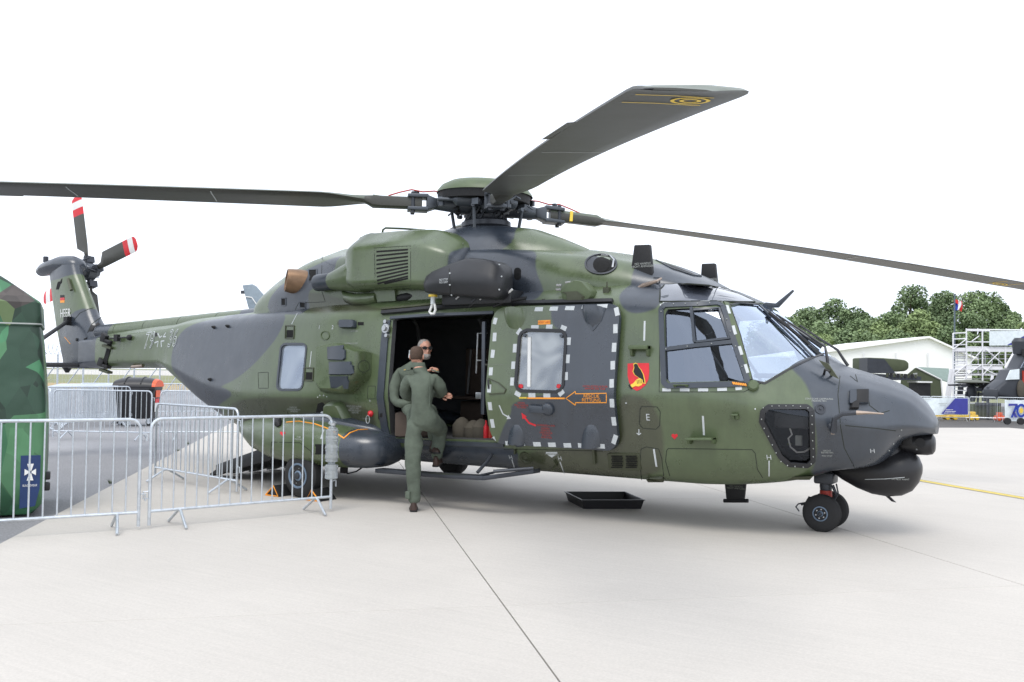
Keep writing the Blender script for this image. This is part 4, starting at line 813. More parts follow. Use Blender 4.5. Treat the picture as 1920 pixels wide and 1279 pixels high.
# mirror plate by the windshield
mb = MB(); P = [onp(1535, 675, 1, -.75), onp(1553, 682, 1, -.75), onp(1573, 711, 1, -.75), onp(1558, 704, 1, -.75)]; mb.prism(P, (0.0, .03, .0)); mb.build('mirror_plate', 'darkolive', HELI); pipe('mirror_bracket', [S(1545, 702, BB)[0], onp(1547, 693, 1, -.78), onp(1554, 695, 1, -.78), S(1560, 704, BB)[0]], .012, 'nearblack')
# pitot probe
p, n = S(1559, 800, BB); pb = pipe('pitot_arm', [p, p+n*.1, onp(1565, 785, 1, p.y-.12), onp(1580, 776, 1, p.y-.12), onp(1606, 774, 1, p.y-.12)], [.04, .034, .026, .022, .022], 'darkmetal'); pipe('pitot_tip', [onp(1606, 774, 1, p.y-.12), onp(1625, 774, 1, p.y-.12), onp(1657, 776, 1, p.y-.12)], [.022, .014, .006], 'brass'); pipe('pitot_drain', [p+n*.06, p+n*.06+Vector((0, 0, -.05))], .018, 'brass')
# rescue searchlight/landing lamp pod above the door
mb = MB(); P = [onp(x, y, 1, -1.14) for x, y in [(1049, 545), (1056, 533), (1078, 525), (1090, 527), (1106, 545), (1108, 556), (1098, 565), (1056, 565)]]; mb.prism(P, (0, .2, 0)); mb.build('searchlight_pod', 'greenpaint', HELI, bevel=.02)
plate('pod_shade', [(1055, 548), (1082, 546), (1096, 556), (1100, 565), (1056, 566)], 'darkolive', HELI, bv=[BVHTree.FromObject(bpy.data.objects['searchlight_pod'], bpy.context.evaluated_depsgraph_get())], th=.01)
mb = MB()
for x, y in ((1053, 535), (1052, 543), (1070, 530)): q = onp(x, y, 1, -1.0); mb.lathe(q, (-1, -.3, 0), [(0, .018), (.06, .014)], 8)
mb.build('pod_plug', 'steel', HELI)
mb = MB(); q = onp(1138, 545, 1, -.95); mb.box(q, (.07, .06, .07)); mb.lathe(q, (0, 0, 1), [(0, .012), (.1, .008)], 8); mb.build('beacon', 'darkolive', HELI); mb = MB(); q = onp(1020, 566, 1, -1.05); mb.lathe(q, (0, 0, 1), [(-.05, .03), (.03, .025)], 8); mb.build('deck_knob', 'darkolive', HELI)

# rescue hoist fairing and hook
HS = []
for x, y0, y1, w in ((797, 528, 541, .03), (803, 517, 549, .1), (815, 509, 552, .15), (840, 499, 554, .2), (870, 488, 557, .23), (885, 484, 559, .24), (910, 486, 561, .24), (930, 490, 562, .23), (942, 498, 561, .2), (949, 510, 555, .14), (951, 522, 545, .06)):
    t = onp(x, y0, 1, -1.25); b = onp(x, y1, 1, -1.25); h = t.z-b.z; zc = (t.z+b.z)/2
    P = [Vector((t.x, -1.25-w*.55, b.z)), Vector((t.x, -1.25-w, zc-h*.05)), Vector((t.x, -1.25-w*.35, t.z)), Vector((t.x, -1.25+w, t.z)), Vector((t.x, -1.25+w, b.z))]
    Q = roundpath([Vector((t.x, -1.25, b.z))]+P+[Vector((t.x, -1.25, b.z))], [h*.12, h*.25, h*.12, h*.1, h*.1], k=4, m=1); HS.append(Q[:-1])
hoist = loft_obj('rescue_hoist', HS, 'blackpaint', ang=45, painted=False)
HBV = [BVHTree.FromObject(hoist, bpy.context.evaluated_depsgraph_get())]
ribbon('panel_joint', [(842, 503), (844, 530), (844, 553)], .005, 'seam', hoist, bv=HBV)
bolts([(844, 513), (844, 534), (936, 497), (940, 519), (936, 543), (847, 553)], hoist, HBV, .01, 'tape', 'screw', off=.008); text('hoist_lettering', 'NO STEP\nNO GRIP', 832, 527, .035, 'tape', hoist, HBV, off=.006)
q = onp(812, 552, 1, -1.25); lathe_obj('hoist_ring', q-Vector((0, 0, .03)), (0, 0, 1), [(0, .055), (.025, .055)], 'yellow', hoist); lathe_obj('hoist_swivel', q-Vector((0, 0, .12)), (0, 0, 1), [(0, .03), (.09, .028)], 'tape', hoist)
hk = [Vector((q.x+dx, q.y, q.z+dz)) for dx, dz in ((.0, -.1), (.03, -.13), (.04, -.19), (.02, -.235), (-.025, -.235), (-.05, -.21), (-.02, -.15), (-.01, -.12))]
mb = MB(); mb.tube(hk+[hk[0]], .016, 8); mb.build('hoist_hook', 'white', hoist)
mb = MB(); mb.box((2.35, -1.05, 2.5), (1.0, .3, .16)); mb.build('hoist_mount', 'blackpaint', HELI, bevel=.02)
for x, y, c in ((855, 561, 'steel'), (884, 566, 'darkmetal'), (900, 562, 'steel'), (935, 556, 'orange'), (942, 552, 'orange'), (951, 551, 'white')): mb = MB(); a = onp(x, y, 1, -1.2); mb.tube([a, a+Vector((.07, 0, .05))], .014, 6); mb.build('hydraulic_fitting', c, HELI)
for pts in ([(845, 566), (870, 570), (905, 566), (925, 558)], [(880, 575), (900, 562), (935, 560)], [(925, 575), (950, 565), (985, 560)]): pipe('hydraulic_hose', [onp(x, y, 1, -1.18) for x, y in pts], .015, 'nearblack')
plate('deck_hatch', [(966, 560), (988, 557), (984, 572), (960, 575)], 'nearblack', HELI, bv=[BODY_BVH, COWL_BVH], th=.01)

# ------------------------------------------------------------------ nose sensors
loft_obj('radome', [[Vector((x, ry*cos(a), z+rz*sin(a))) for a in [2*pi*j/28 for j in range(28)]] for x, z, ry, rz in ((6.12, .66, .03, .03), (6.25, .66, .1, .12), (6.4, .655, .17, .19), (6.55, .65, .22, .235), (6.7, .65, .25, .25), (6.83, .66, .245, .24), (6.93, .675, .2, .2), (6.99, .69, .13, .13), (7.02, .7, .05, .05))], 'blackplastic', ang=80, painted=False)
RB = [BVHTree.FromObject(bpy.data.objects['radome'], bpy.context.evaluated_depsgraph_get())]
ribbon('radome_line', [(1622, 899), (1660, 898), (1696, 895)], .005, 'tape', bpy.data.objects['radome'], bv=RB); text('radome_lettering', 'DO NOT PAINT', 1688, 899, .022, 'stencil', bpy.data.objects['radome'], RB)
loft_obj('radome_neck', [[Vector((cx+rx*cos(a), ry*sin(a), z)) for a in [2*pi*j/24 for j in range(24)]] for z, cx, rx, ry in ((.66, 6.72, .27, .22), (.8, 6.7, .22, .19), (.9, 6.67, .18, .17), (1.0, 6.66, .17, .17), (1.1, 6.67, .2, .2))], 'blackplastic', ang=80, painted=False)
fl = lathe_obj('infrared_camera', (6.83, 0, .955), (1, 0, 0), [(0, .1), (.03, .112), (.24, .112), (.29, .1), (.31, .07), (.315, 0)], 'blackplastic', n=32)
mb = MB(); mb.box((6.9, 0, 1.0), (.1, .24, .12)); mb.build('camera_yoke', 'nearblack', HELI, bevel=.015)
lathe_obj('camera_window', (7.02, -.108, .97), (0, -1, 0), [(0, .05), (.008, .048)], 'nearblack', fl, n=20); text('camera_label', 'IR', 1719, 843, .02, 'tape', fl, [BVHTree.FromObject(fl, bpy.context.evaluated_depsgraph_get())])
bolts([(1686, 817), (1675, 832), (1667, 845), (1690, 806)], HELI, BB, .006, 'stencil', off=.004)

# ------------------------------------------------------------------ landing gear
def wheel(name, c, r, w, parent, hub_r, mtrim='rimblue', sy=-1):
    t = MB(); t.lathe((c[0], c[1]-w/2, c[2]), (0, 1, 0), [(0, hub_r), (.0, r*.72), (.012, r*.86), (w*.2, r*.97), (w*.5, r), (w*.8, r*.97), (w-.012, r*.86), (w, r*.72), (w, hub_r)], 36); o = t.build(name, 'rubber', parent, ang=40)
    for k in (.35, .5, .65):
        q = MB(); q.lathe((c[0], c[1]-w/2+w*k-.002, c[2]), (0, 1, 0), [(0, r*1.0015), (.004, r*1.0015)], 36); q.build('tread_groove', 'nearblack', o)
    m = MB(); s = sy; y0 = c[1]+s*w/2
    m.lathe((c[0], y0-s*.02, c[2]), (0, s, 0), [(0, hub_r*1.03), (.03, hub_r*1.03), (.032, hub_r*.9), (.01, hub_r*.82), (.004, hub_r*.5), (.02, hub_r*.42), (.03, hub_r*.3), (.03, 0)], 28); rm = m.build('rim', mtrim, o)
    for i in range(6):
        a = i*pi/3+.3; b = MB(); b.lathe((c[0]+hub_r*.62*cos(a), y0-s*.012, c[2]+hub_r*.62*sin(a)), (0, s, 0), [(0, .008), (.016, .008)], 8); b.build('wheel_bolt', 'steel', o)
    b = MB(); b.lathe((c[0], y0+s*.005, c[2]), (0, s, 0), [(0, hub_r*.3), (.02, hub_r*.26), (.03, hub_r*.1)], 14); b.build('hub_cap', 'darkmetal', o)
ng = lathe_obj('nose_gear_leg', (6.08, 0, .22), (0, 0, 1), [(0, .05), (.1, .05), (.11, .038), (.2, .038), (.2, .06), (.24, .065), (.3, .055), (.42, .055)], 'darkmetal', n=20)
lathe_obj('oleo_sleeve', (6.08, 0, .345), (0, 0, 1), [(0, .062), (.02, .064), (.07, .062)], 'redsten', ng); mb = MB(); mb.box((6.08, 0, .55), (.2, .24, .12)); mb.build('nose_gear_bay', 'darkmetal', HELI, bevel=.02)
mb = MB(); mb.tube([(6.16, -.05, .48), (6.2, -.05, .38), (6.13, -.04, .26)], .018, 8); mb.tube([(6.2, -.06, .5), (6.22, -.06, .4), (6.15, -.05, .28)], .01, 6); mb.box((6.06, 0, .24), (.12, .12, .14)); mb.build('torque_link', 'darkmetal', ng, bevel=.006)
mb = MB(); mb.tube([(5.98, -.06, .32), (5.93, -.1, .34), (5.9, -.1, .28), (5.86, -.14, .26)], .012, 6); mb.tube([(5.97, -.1, .3), (5.84, -.18, .27), (5.82, -.2, .24), (5.86, -.22, .2)], .008, 6); mb.build('tow_fitting', 'darkmetal', ng)
pipe('axle', [(6.08, -.2, .195), (6.08, .2, .195)], .03, 'darkmetal', ng)
wheel('nose_wheel', (6.08, -.17, .195), .195, .13, HELI, .075); wheel('nose_wheel', (6.08, .17, .195), .195, .13, HELI, .075)
for sy in (-1, 1):
    wheel('main_wheel', (0, 1.6*sy, .285), .285, .2, HELI, .155, sy=sy)
    mb = MB(); mb.tube([(0, 1.45*sy, .285), (-.05, 1.3*sy, .5), (-.3, 1.2*sy, .7)], [.05, .06, .06], 10); mb.tube([(0, 1.3*sy, .285), (0, 1.66*sy, .285)], .04, 10); mb.build('main_gear_arm', 'darkmetal', HELI)
# sponsons
for sy in (1, -1):
    def sec(x, yc, zc, ry, rz, k=2.6):
        return [Vector((x, -sy*(yc+ry*(1 if cos(a) > 0 else -1)*abs(cos(a))**(2/k)), zc+rz*(1 if sin(a) > 0 else -1)*abs(sin(a))**(2/k))) for a in [2*pi*j/32 for j in range(32)]]
    T = [(-1.75, 1.15, .81, .02, .02), (-1.68, 1.15, .8, .08, .06), (-1.45, 1.17, .78, .2, .14), (-1.15, 1.2, .74, .33, .22), (-.75, 1.22, .71, .45, .28), (-.3, 1.24, .69, .52, .305), (.1, 1.24, .68, .52, .3), (.45, 1.25, .665, .48, .275), (.68, 1.25, .65, .44, .25)]
    sp = loft_obj('sponson', [sec(*t) for t in T], painted='green', ang=70)
    T2 = [(.68, 1.25, .65, .44, .25), (.85, 1.25, .645, .41, .24), (1.0, 1.24, .64, .36, .215), (1.12, 1.22, .64, .27, .165), (1.2, 1.2, .64, .12, .08)]
    loft_obj('sponson_nose', [sec(*t) for t in T2], painted='grey', ang=70)
    T3 = [(-.8, 1.1, .93, .1, .04), (-.55, 1.1, .94, .24, .09), (-.1, 1.1, .95, .34, .12), (.4, 1.1, .93, .32, .1), (.8, 1.08, .88, .22, .07), (1.0, 1.06, .84, .1, .03)]
    loft_obj('sponson_top', [sec(*t) for t in T3], painted='grey', ang=70)
    if sy == 1: SPB = [BVHTree.FromObject(sp, bpy.context.evaluated_depsgraph_get())]
    if sy == 1: SPT = SPB+[BVHTree.FromObject(bpy.data.objects['sponson_top'], bpy.context.evaluated_depsgraph_get()), BODY_BVH]; SPO = sp
SPT.append(BVHTree.FromObject(bpy.data.objects['sponson_nose'], bpy.context.evaluated_depsgraph_get()))
ribbon('walkway_line', [(537, 792), (560, 790), (590, 795), (620, 806), (645, 822), (656, 812), (672, 806), (690, 805)], .016, 'orange', bv=SPT, th=.006)
ribbon('panel_joint', [(509, 829), (562, 830), (583, 846), (588, 868)], .007, 'seam', SPO, bv=SPB, th=.003); ribbon('panel_joint', [(509, 829), (507, 866)], .007, 'seam', SPO, bv=SPB, th=.003)
plate('sponson_vent', [(591, 833), (611, 833), (611, 852), (591, 852)], 'holeblack', SPO, bv=SPB, th=.004); plate('red_star', heart(530, 813, 5), 'redpaint', SPO, bv=SPB); text('grey_stencil', 'TYRE\nPRESSURE', 560, 822, .03, 'stencil', SPO, SPB); ribbon('index_stroke', [(607, 806), (602, 823)], .018, 'tape', SPO, bv=SPB)
bump('sponson_lamp', ell_px(521, 792, 8, 9, 14), .06, 'nearblack', SPO, SPB+[BODY_BVH], taper=.6)
# side step board with stays
z0 = .40
pts = [onp(703, 879, 1, -1.42), onp(790, 886, 1, -1.42), onp(905, 893, 1, -1.42), onp(1000, 880, 1, -1.2)]
mb = MB()
for i in range(3): a, b = pts[i], pts[i+1]; mb.hexa([a, a+Vector((0, 0, -.05)), a+Vector((0, .16, 0)), a+Vector((0, .16, -.05)), b, b+Vector((0, 0, -.05)), b+Vector((0, .16, 0)), b+Vector((0, .16, -.05))])
step = mb.build('step_board', 'darkmetal', HELI, bevel=.006)
pipe('step_stay', [onp(895, 886, 1, -1.4), onp(913, 866, 1, -1.25), onp(923, 852, 1, -1.1)], .02, 'darkmetal', step); pipe('step_stay', [onp(898, 892, 1, -1.4), onp(926, 886, 1, -1.2)], .015, 'darkmetal', step); pipe('step_tube', [onp(925, 884, 1, -1.42), onp(1000, 878, 1, -1.2)], .02, 'darkmetal', step)
plate('grip_pad', [(785, 884.5), (880, 890), (880, 893), (785, 887)], 'seam', step, bv=[BVHTree.FromObject(step, bpy.context.evaluated_depsgraph_get())], th=.002)
mb = MB(); mb.tube([onp(640, 880, 1, -1.3), onp(652, 888, 1, -1.3), onp(668, 884, 1, -1.3), onp(683, 874, 1, -1.3)], .01, 6); mb.box(onp(645, 882, 1, -1.3), (.08, .06, .07)); mb.build('cable_loop', 'nearblack', HELI)
ribbon('tie_ring', [(1037, 878), (1045, 872), (1040, 862)], .012, 'darkolive', bv=BB, th=.03); ribbon('door_roller', [(1114, 842), (1116, 868)], .03, 'darkolive', bv=BB, th=.03); ribbon('door_roller', [(967, 842), (967, 850)], .02, 'darkolive', bv=BB, th=.03)
p, n = S(986, 859, BB); lathe_obj('jack_pad', p, n, [(-.01, .085), (.01, .08), (.012, .05), (.004, .045), (.01, .02), (.02, .015)], 'darkolive')
# lower black band of the body under the doorway
ribbon('belly_joint', [(945, 843), (960, 842), (1130, 846)], .006, 'seam', bv=BB)
# keel plate
mb = MB(); mb.hexa([onp(1445, 896, 1, -.8), onp(1445, 900, 1, -.75), onp(1445, 896, 1, .4), onp(1445, 900, 1, .4), onp(1525, 893, 1, -.75), onp(1518, 900, 1, -.7), onp(1525, 893, 1, .4), onp(1518, 900, 1, .4)]); mb.build('belly_pan', 'darkolive', HELI)
# rear loading ramp, lowered
mb = MB(); mb.hexa([(-1.0, -.85, .52), (-1.0, -.85, .42), (-1.0, .85, .52), (-1.0, .85, .42), (-2.5, -.85, .16), (-2.5, -.85, .06), (-2.5, .85, .16), (-2.5, .85, .06)])
for sy in (-1, 1): mb.hexa([(-1.0, sy*.85, .66), (-1.0, sy*.85, .42), (-1.0, sy*.93, .66), (-1.0, sy*.93, .42), (-2.5, sy*.85, .2), (-2.5, sy*.85, .06), (-2.5, sy*.93, .2), (-2.5, sy*.93, .06)])
rp = mb.build('loading_ramp', 'blackpaint', HELI, bevel=.01)
for i in range(5): mb = MB(); y = -.75+i*.37; mb.hexa([(-2.5, y-.13, .15), (-2.5, y-.13, .08), (-2.5, y+.13, .15), (-2.5, y+.13, .08), (-2.72, y-.1, .05), (-2.72, y-.1, .01), (-2.72, y+.1, .05), (-2.72, y+.1, .01)]); mb.build('ramp_toe', 'nearblack', rp)

# ------------------------------------------------------------------ tail
FS = []
for z, x0, x1, t in ((1.6, -8.05, -6.75, .2), (1.75, -8.06, -6.72, .23), (2.1, -8.2, -6.75, .23), (2.4, -8.32, -6.88, .2), (2.6, -8.38, -7.05, .18), (3.0, -8.5, -7.32, .16), (3.4, -8.6, -7.6, .15), (3.56, -8.62, -7.68, .14)):
    c = x1-x0; FS.append([Vector((x0+c*u, sg*t*v, z)) for u, v, sg in ((0, .05, -1), (.2, .45, -1), (.5, .85, -1), (.75, 1, -1), (.9, .85, -1), (.97, .5, -1), (1, 0, 1), (.97, .5, 1), (.9, .85, 1), (.75, 1, 1), (.5, .85, 1), (.2, .45, 1), (0, .05, 1))])
FS2 = []
for i in range(len(FS)-1):
    for j in range(6): FS2.append([a.lerp(b, j/6) for a, b in zip(FS[i], FS[i+1])])
FS2.append(FS[-1]); fin = loft_obj('tail_fin', FS2, ang=60); FB_ = [BVHTree.FromObject(fin, bpy.context.evaluated_depsgraph_get())]
FBB2 = FB_+[BODY_BVH]
plate('german_flag_black', [(113, 553.5), (120.5, 553), (121, 558), (113, 558.5)], 'nearblack', fin, bv=FB_); plate('flag_red_band', [(113, 558.5), (121, 558), (121, 563), (113, 563.5)], 'redpaint', fin, bv=FB_); plate('flag_gold_band', [(113, 563.5), (121, 563), (121, 567.5), (113, 568)], 'orange', fin, bv=FB_)
bpy.data.objects['german_flag_black'].name = 'flag_black_band'
text('service_lettering', 'HEER', 123, 588, .23, 'white', fin, FB_, sx=.85, off=.012)
text('serial_number', '79', 279, 640, .4, 'tape', HELI, BB, outline_w=.008, slant=.25, sx=.78, rot=.03); text('serial_number', '36', 323, 636, .4, 'tape', HELI, BB, outline_w=.008, slant=.25, sx=.78, rot=.03)
for pts in ([(296, 625), (300, 633), (304, 630)], [(311, 624), (306, 632), (311, 631)], [(290, 643), (297, 640), (295, 651)], [(308, 639), (302, 640), (303, 651)]): ribbon('cross_mark', pts, .02, 'tape', bv=BB, dense=3)
plate('cross_socket', [(291, 624), (295, 624), (295, 631), (291, 631)], 'nearblack', HELI, bv=BB)
ribbon('panel_joint', [(139, 600), (150, 587), (165, 580), (176, 577)], .012, 'seam', fin, bv=FB_); ribbon('panel_joint', [(166, 620), (172, 608), (182, 600), (190, 595)], .012, 'seam', fin, bv=FB_+BB); plate('fold_opening', [(164, 624), (170, 611), (184, 605), (188, 608), (174, 621)], 'nearblack', fin, bv=FBB2, th=.008)
ribbon('red_stencil', [(121, 632), (132, 645)], .012, 'orange', fin, bv=FB_)
plate('cooling_slot', [(105, 543), (108, 530), (117, 522), (116, 530), (110, 543)], 'holeblack', fin, bv=FB_); mb = MB(); q = S(133, 535, FB_)[0]; mb.tube([q+Vector((-.05, -.03, .12)), q+Vector((.1, -.05, -.1))], .03, 6); mb.build('fin_lamp', 'darkolive', fin)
gb = []
for x, zc, ry, rz in ((-9.12, 3.5, .05, .04), (-9.02, 3.51, .13, .1), (-8.8, 3.55, .2, .13), (-8.5, 3.58, .23, .15), (-8.25, 3.6, .24, .17), (-8.0, 3.59, .22, .17), (-7.8, 3.56, .17, .14), (-7.7, 3.53, .08, .07)):
    gb.append([Vector((x, .08+ry*cos(a), zc+rz*sin(a))) for a in [2*pi*j/24 for j in range(24)]])
loft_obj('tail_gearbox_fairing', gb, painted='grey', ang=60); mb = MB(); q = onp(86, 482, 1, 0); mb.lathe(q, (0, 0, 1), [(-.1, .05), (.0, .05), (.01, .04)], 10); mb.build('tail_beacon', 'darkmetal', HELI)
# horizontal stabiliser and strut
mb = MB(); SR = []
for y, x0, x1, t in ((0, -8.0, -7.2, .05), (-.6, -8.0, -7.25, .045), (-1.8, -8.0, -7.35, .035)): SR.append([Vector((x0, y, 1.66)), Vector((x0+.3, y, 1.66+t)), Vector((x1-.05, y, 1.66+t*.7)), Vector((x1, y, 1.66)), Vector((x1-.05, y, 1.66-t*.7)), Vector((x0+.3, y, 1.66-t))])
mb.loft(SR); mb.build('tail_stabiliser', 'blackpaint', HELI); mb = MB(); SR2 = [[Vector((v.x, -v.y, v.z)) for v in r] for r in SR]; mb.loft(SR2); mb.build('tail_stabiliser', 'blackpaint', HELI)
q = onp(128, 602, 1, -.2); pipe('stabiliser_strut', [q, onp(75, 638, 1, -1.35)], .035, 'blackpaint'); mb = MB(); mb.box(q, (.12, .12, .16)); mb.build('strut_bracket', 'nearblack', HELI); mb = MB(); mb.lathe(onp(126, 691, 1, -.05), (0, 0, 1), [(-.08, .03), (.03, .1)], 10); mb.build('tail_bumper', 'blackpaint', HELI)
# tail folding hinge
ribbon('hinge_gap', [(206, 645), (203, 660), (197, 680)], .13, 'holeblack', bv=BB, th=.01)
for x, y in ((203, 640), (197, 684)):
    mb = MB(); p, n = S(x, y, BB); mb.box(p+n*.02, (.3, .1, .06), Matrix.Rotation(.2, 3, 'Y')); mb.box(p+n*.04+Vector((-.05, 0, .07)), (.14, .08, .12), Matrix.Rotation(.5, 3, 'Y')); mb.tube([p+n*.05+Vector((-.12, 0, .05)), p+n*.05+Vector((.12, 0, -.02))], .03, 8); mb.build('fold_hinge', 'nearblack', HELI, bevel=.01)
    mb = MB(); mb.box(p+n*.02+Vector((.05, 0, -.1)), (.26, .1, .04), Matrix.Rotation(.2, 3, 'Y')); mb.build('hinge_lug', 'darkolive', HELI)
pp = [S(x, y, BB)[0]+Vector((0, -.06, 0)) for x, y in ((212, 635), (225, 634), (245, 633))]; pipe('lock_rod', pp, .012, 'nearblack'); mb = MB(); mb.lathe(pp[-1]+Vector((0, .05, 0)), (0, -1, 0), [(0, .05), (.04, .045), (.06, .02)], 10); mb.box(pp[1], (.1, .06, .12)); mb.build('rod_end', 'nearblack', HELI)
bolts([(145, 637), (161, 636)], HELI, FBB2, .03, 'nearblack', 'stud', off=.02)
pipe('boom_probe', [onp(248, 688, 1, -.42), onp(268, 686, 1, -.42)], .03, 'brass')
# tail rotor
H = Vector((-8.15, .52, 3.5)); tr = lathe_obj('tail_rotor_hub', H-Vector((0, .3, 0)), (0, 1, 0), [(0, .1), (.1, .12), (.2, .12), (.22, .17), (.38, .17), (.42, .1), (.5, .08)], 'hubmetal', n=20)
for k in range(4):
    th = -.244+k*pi/2+(0 if k % 2 == 0 else .0); d = Vector((sin(th), 0, cos(th))); t = Vector((cos(th), 0, -sin(th))); nrm = Vector((0, 1, 0)); pit = radians(8); tt = t*cos(pit)+nrm*sin(pit)
    mb = MB(); mb.tube([H+d*.1, H+d*.3], .05, 10); mb.box(H+d*.25+nrm*.04, (.12, .16, .12), Matrix.Rotation(th, 3, 'Y')); mb.tube([H+d*.2+nrm*-.15, H+d*.28+t*.08], .018, 6); mb.lathe(H+d*.3-nrm*.05, nrm, [(0, .04), (.12, .04)], 8); mb.build('blade_grip', 'darkmetal', tr)
    R = []
    for r, le, te, th_ in ((.3, .035, -.05, .03), (.42, .05, -.07, .025), (.55, .06, -.24, .018), (1.15, .06, -.24, .015), (1.2, .06, -.24, .014), (1.35, .06, -.24, .013), (1.5, .06, -.24, .012), (1.56, .04, -.22, .01), (1.6, -.02, -.16, .005)):
        c = H+d*r; R.append([c+tt*le, c+tt*(le-.05)+nrm*th_, c+tt*(te*.5)+nrm*th_*.7, c+tt*te, c+tt*(te*.5)-nrm*th_*.7, c+tt*(le-.05)-nrm*th_])
    mb = MB(); n0 = 6
    for i in range(len(R)-1):
        mi = 0 if i < 3 else 1 if i == 3 else 2 if i in (4,) else 3 if i == 5 else 2
        mb.loft([R[i], R[i+1]], mi, cap=False)
    mb.add(R[0], [tuple(range(6))], 0); mb.add(R[-1], [tuple(range(6))], 2)
    mb.m = [{0: 0, 1: 0, 2: 1, 3: 2}[m] for m in mb.m]
    bm_ = mb.mesh('b', ['bladeunder', 'redpaint', 'white'], ang=30); bm = bmesh.new(); bm.from_mesh(bm_); bmesh.ops.remove_doubles(bm, verts=bm.verts[:], dist=1e-5); bmesh.ops.recalc_face_normals(bm, faces=bm.faces[:]); bm.to_mesh(bm_); bm.free(); link('tail_rotor_blade', bm_, tr)
for i in range(10):
    a = i*.628+.3; mb = MB(); q = H+Vector((.13*cos(a), -.02+.1*(i % 3), .13*sin(a))); mb.tube([q, q+Vector((.06*cos(a+1), -.1, .06*sin(a+1)))], .014, 6); mb.build('pitch_link', 'steel' if i % 4 == 0 else 'darkmetal', tr)

# ------------------------------------------------------------------ main rotor
HB = Vector((1.67, 0, 3.84)); TILT = .05
RA = -.844
DROOP = {0: (-.068, -.005), 1: (-.078, -.0035), 2: (-.0, -.002), 3: (.003, -.0012)}
def rz(ang, r, droop=True):
    a_, b_ = DROOP[int(round((ang-RA)/(pi/2))) % 4]; return HB.z+a_*r+b_*r*r-(.02 if r > .5 and a_ < -.05 else 0)
mast = lathe_obj('rotor_mast', (HB.x, 0, 3.45), (-.03, 0, 1), [(0, .2), (.05, .22), (.1, .16), (.2, .13), (.3, .13), (.36, .2), (.5, .26), (.56, .2), (.6, .1)], 'darkmetal', n=24)
mb = MB(); mb.lathe((HB.x, 0, 3.52), (-.03, 0, 1), [(0, .3), (.03, .33), (.09, .33), (.12, .28)], 28); mb.lathe((HB.x, 0, 3.64), (-.03, 0, 1), [(0, .24), (.05, .26), (.08, .2)], 28); mb.build('swashplate', 'darkmetal', mast)
cap = []
for r, z in ((.02, .335), (.26, .33), (.46, .3), (.57, .24), (.625, .17), (.635, .14)):
    cap.append([Vector((HB.x-.03+r*cos(a)*1.02, r*sin(a), HB.z+z-r*cos(a)*TILT-(0 if r < .6 else 0))) for a in [2*pi*j/64 for j in range(64)]])
mb = MB(); mb.loft(cap, cap=False); mb.add(cap[0], [tuple(range(64))]); mb.build('hub_cap_fairing', 'greenpaint', HELI, ang=60)
mb = MB(); mb.loft([[Vector((HB.x-.03+r*cos(a), r*sin(a), HB.z+z-r*cos(a)*TILT)) for a in [2*pi*j/48 for j in range(48)]] for r, z in ((.62, .16), (.6, .04), (.4, .02), (.3, .0))]); mb.build('hub_shroud', 'nearblack', HELI, ang=60)
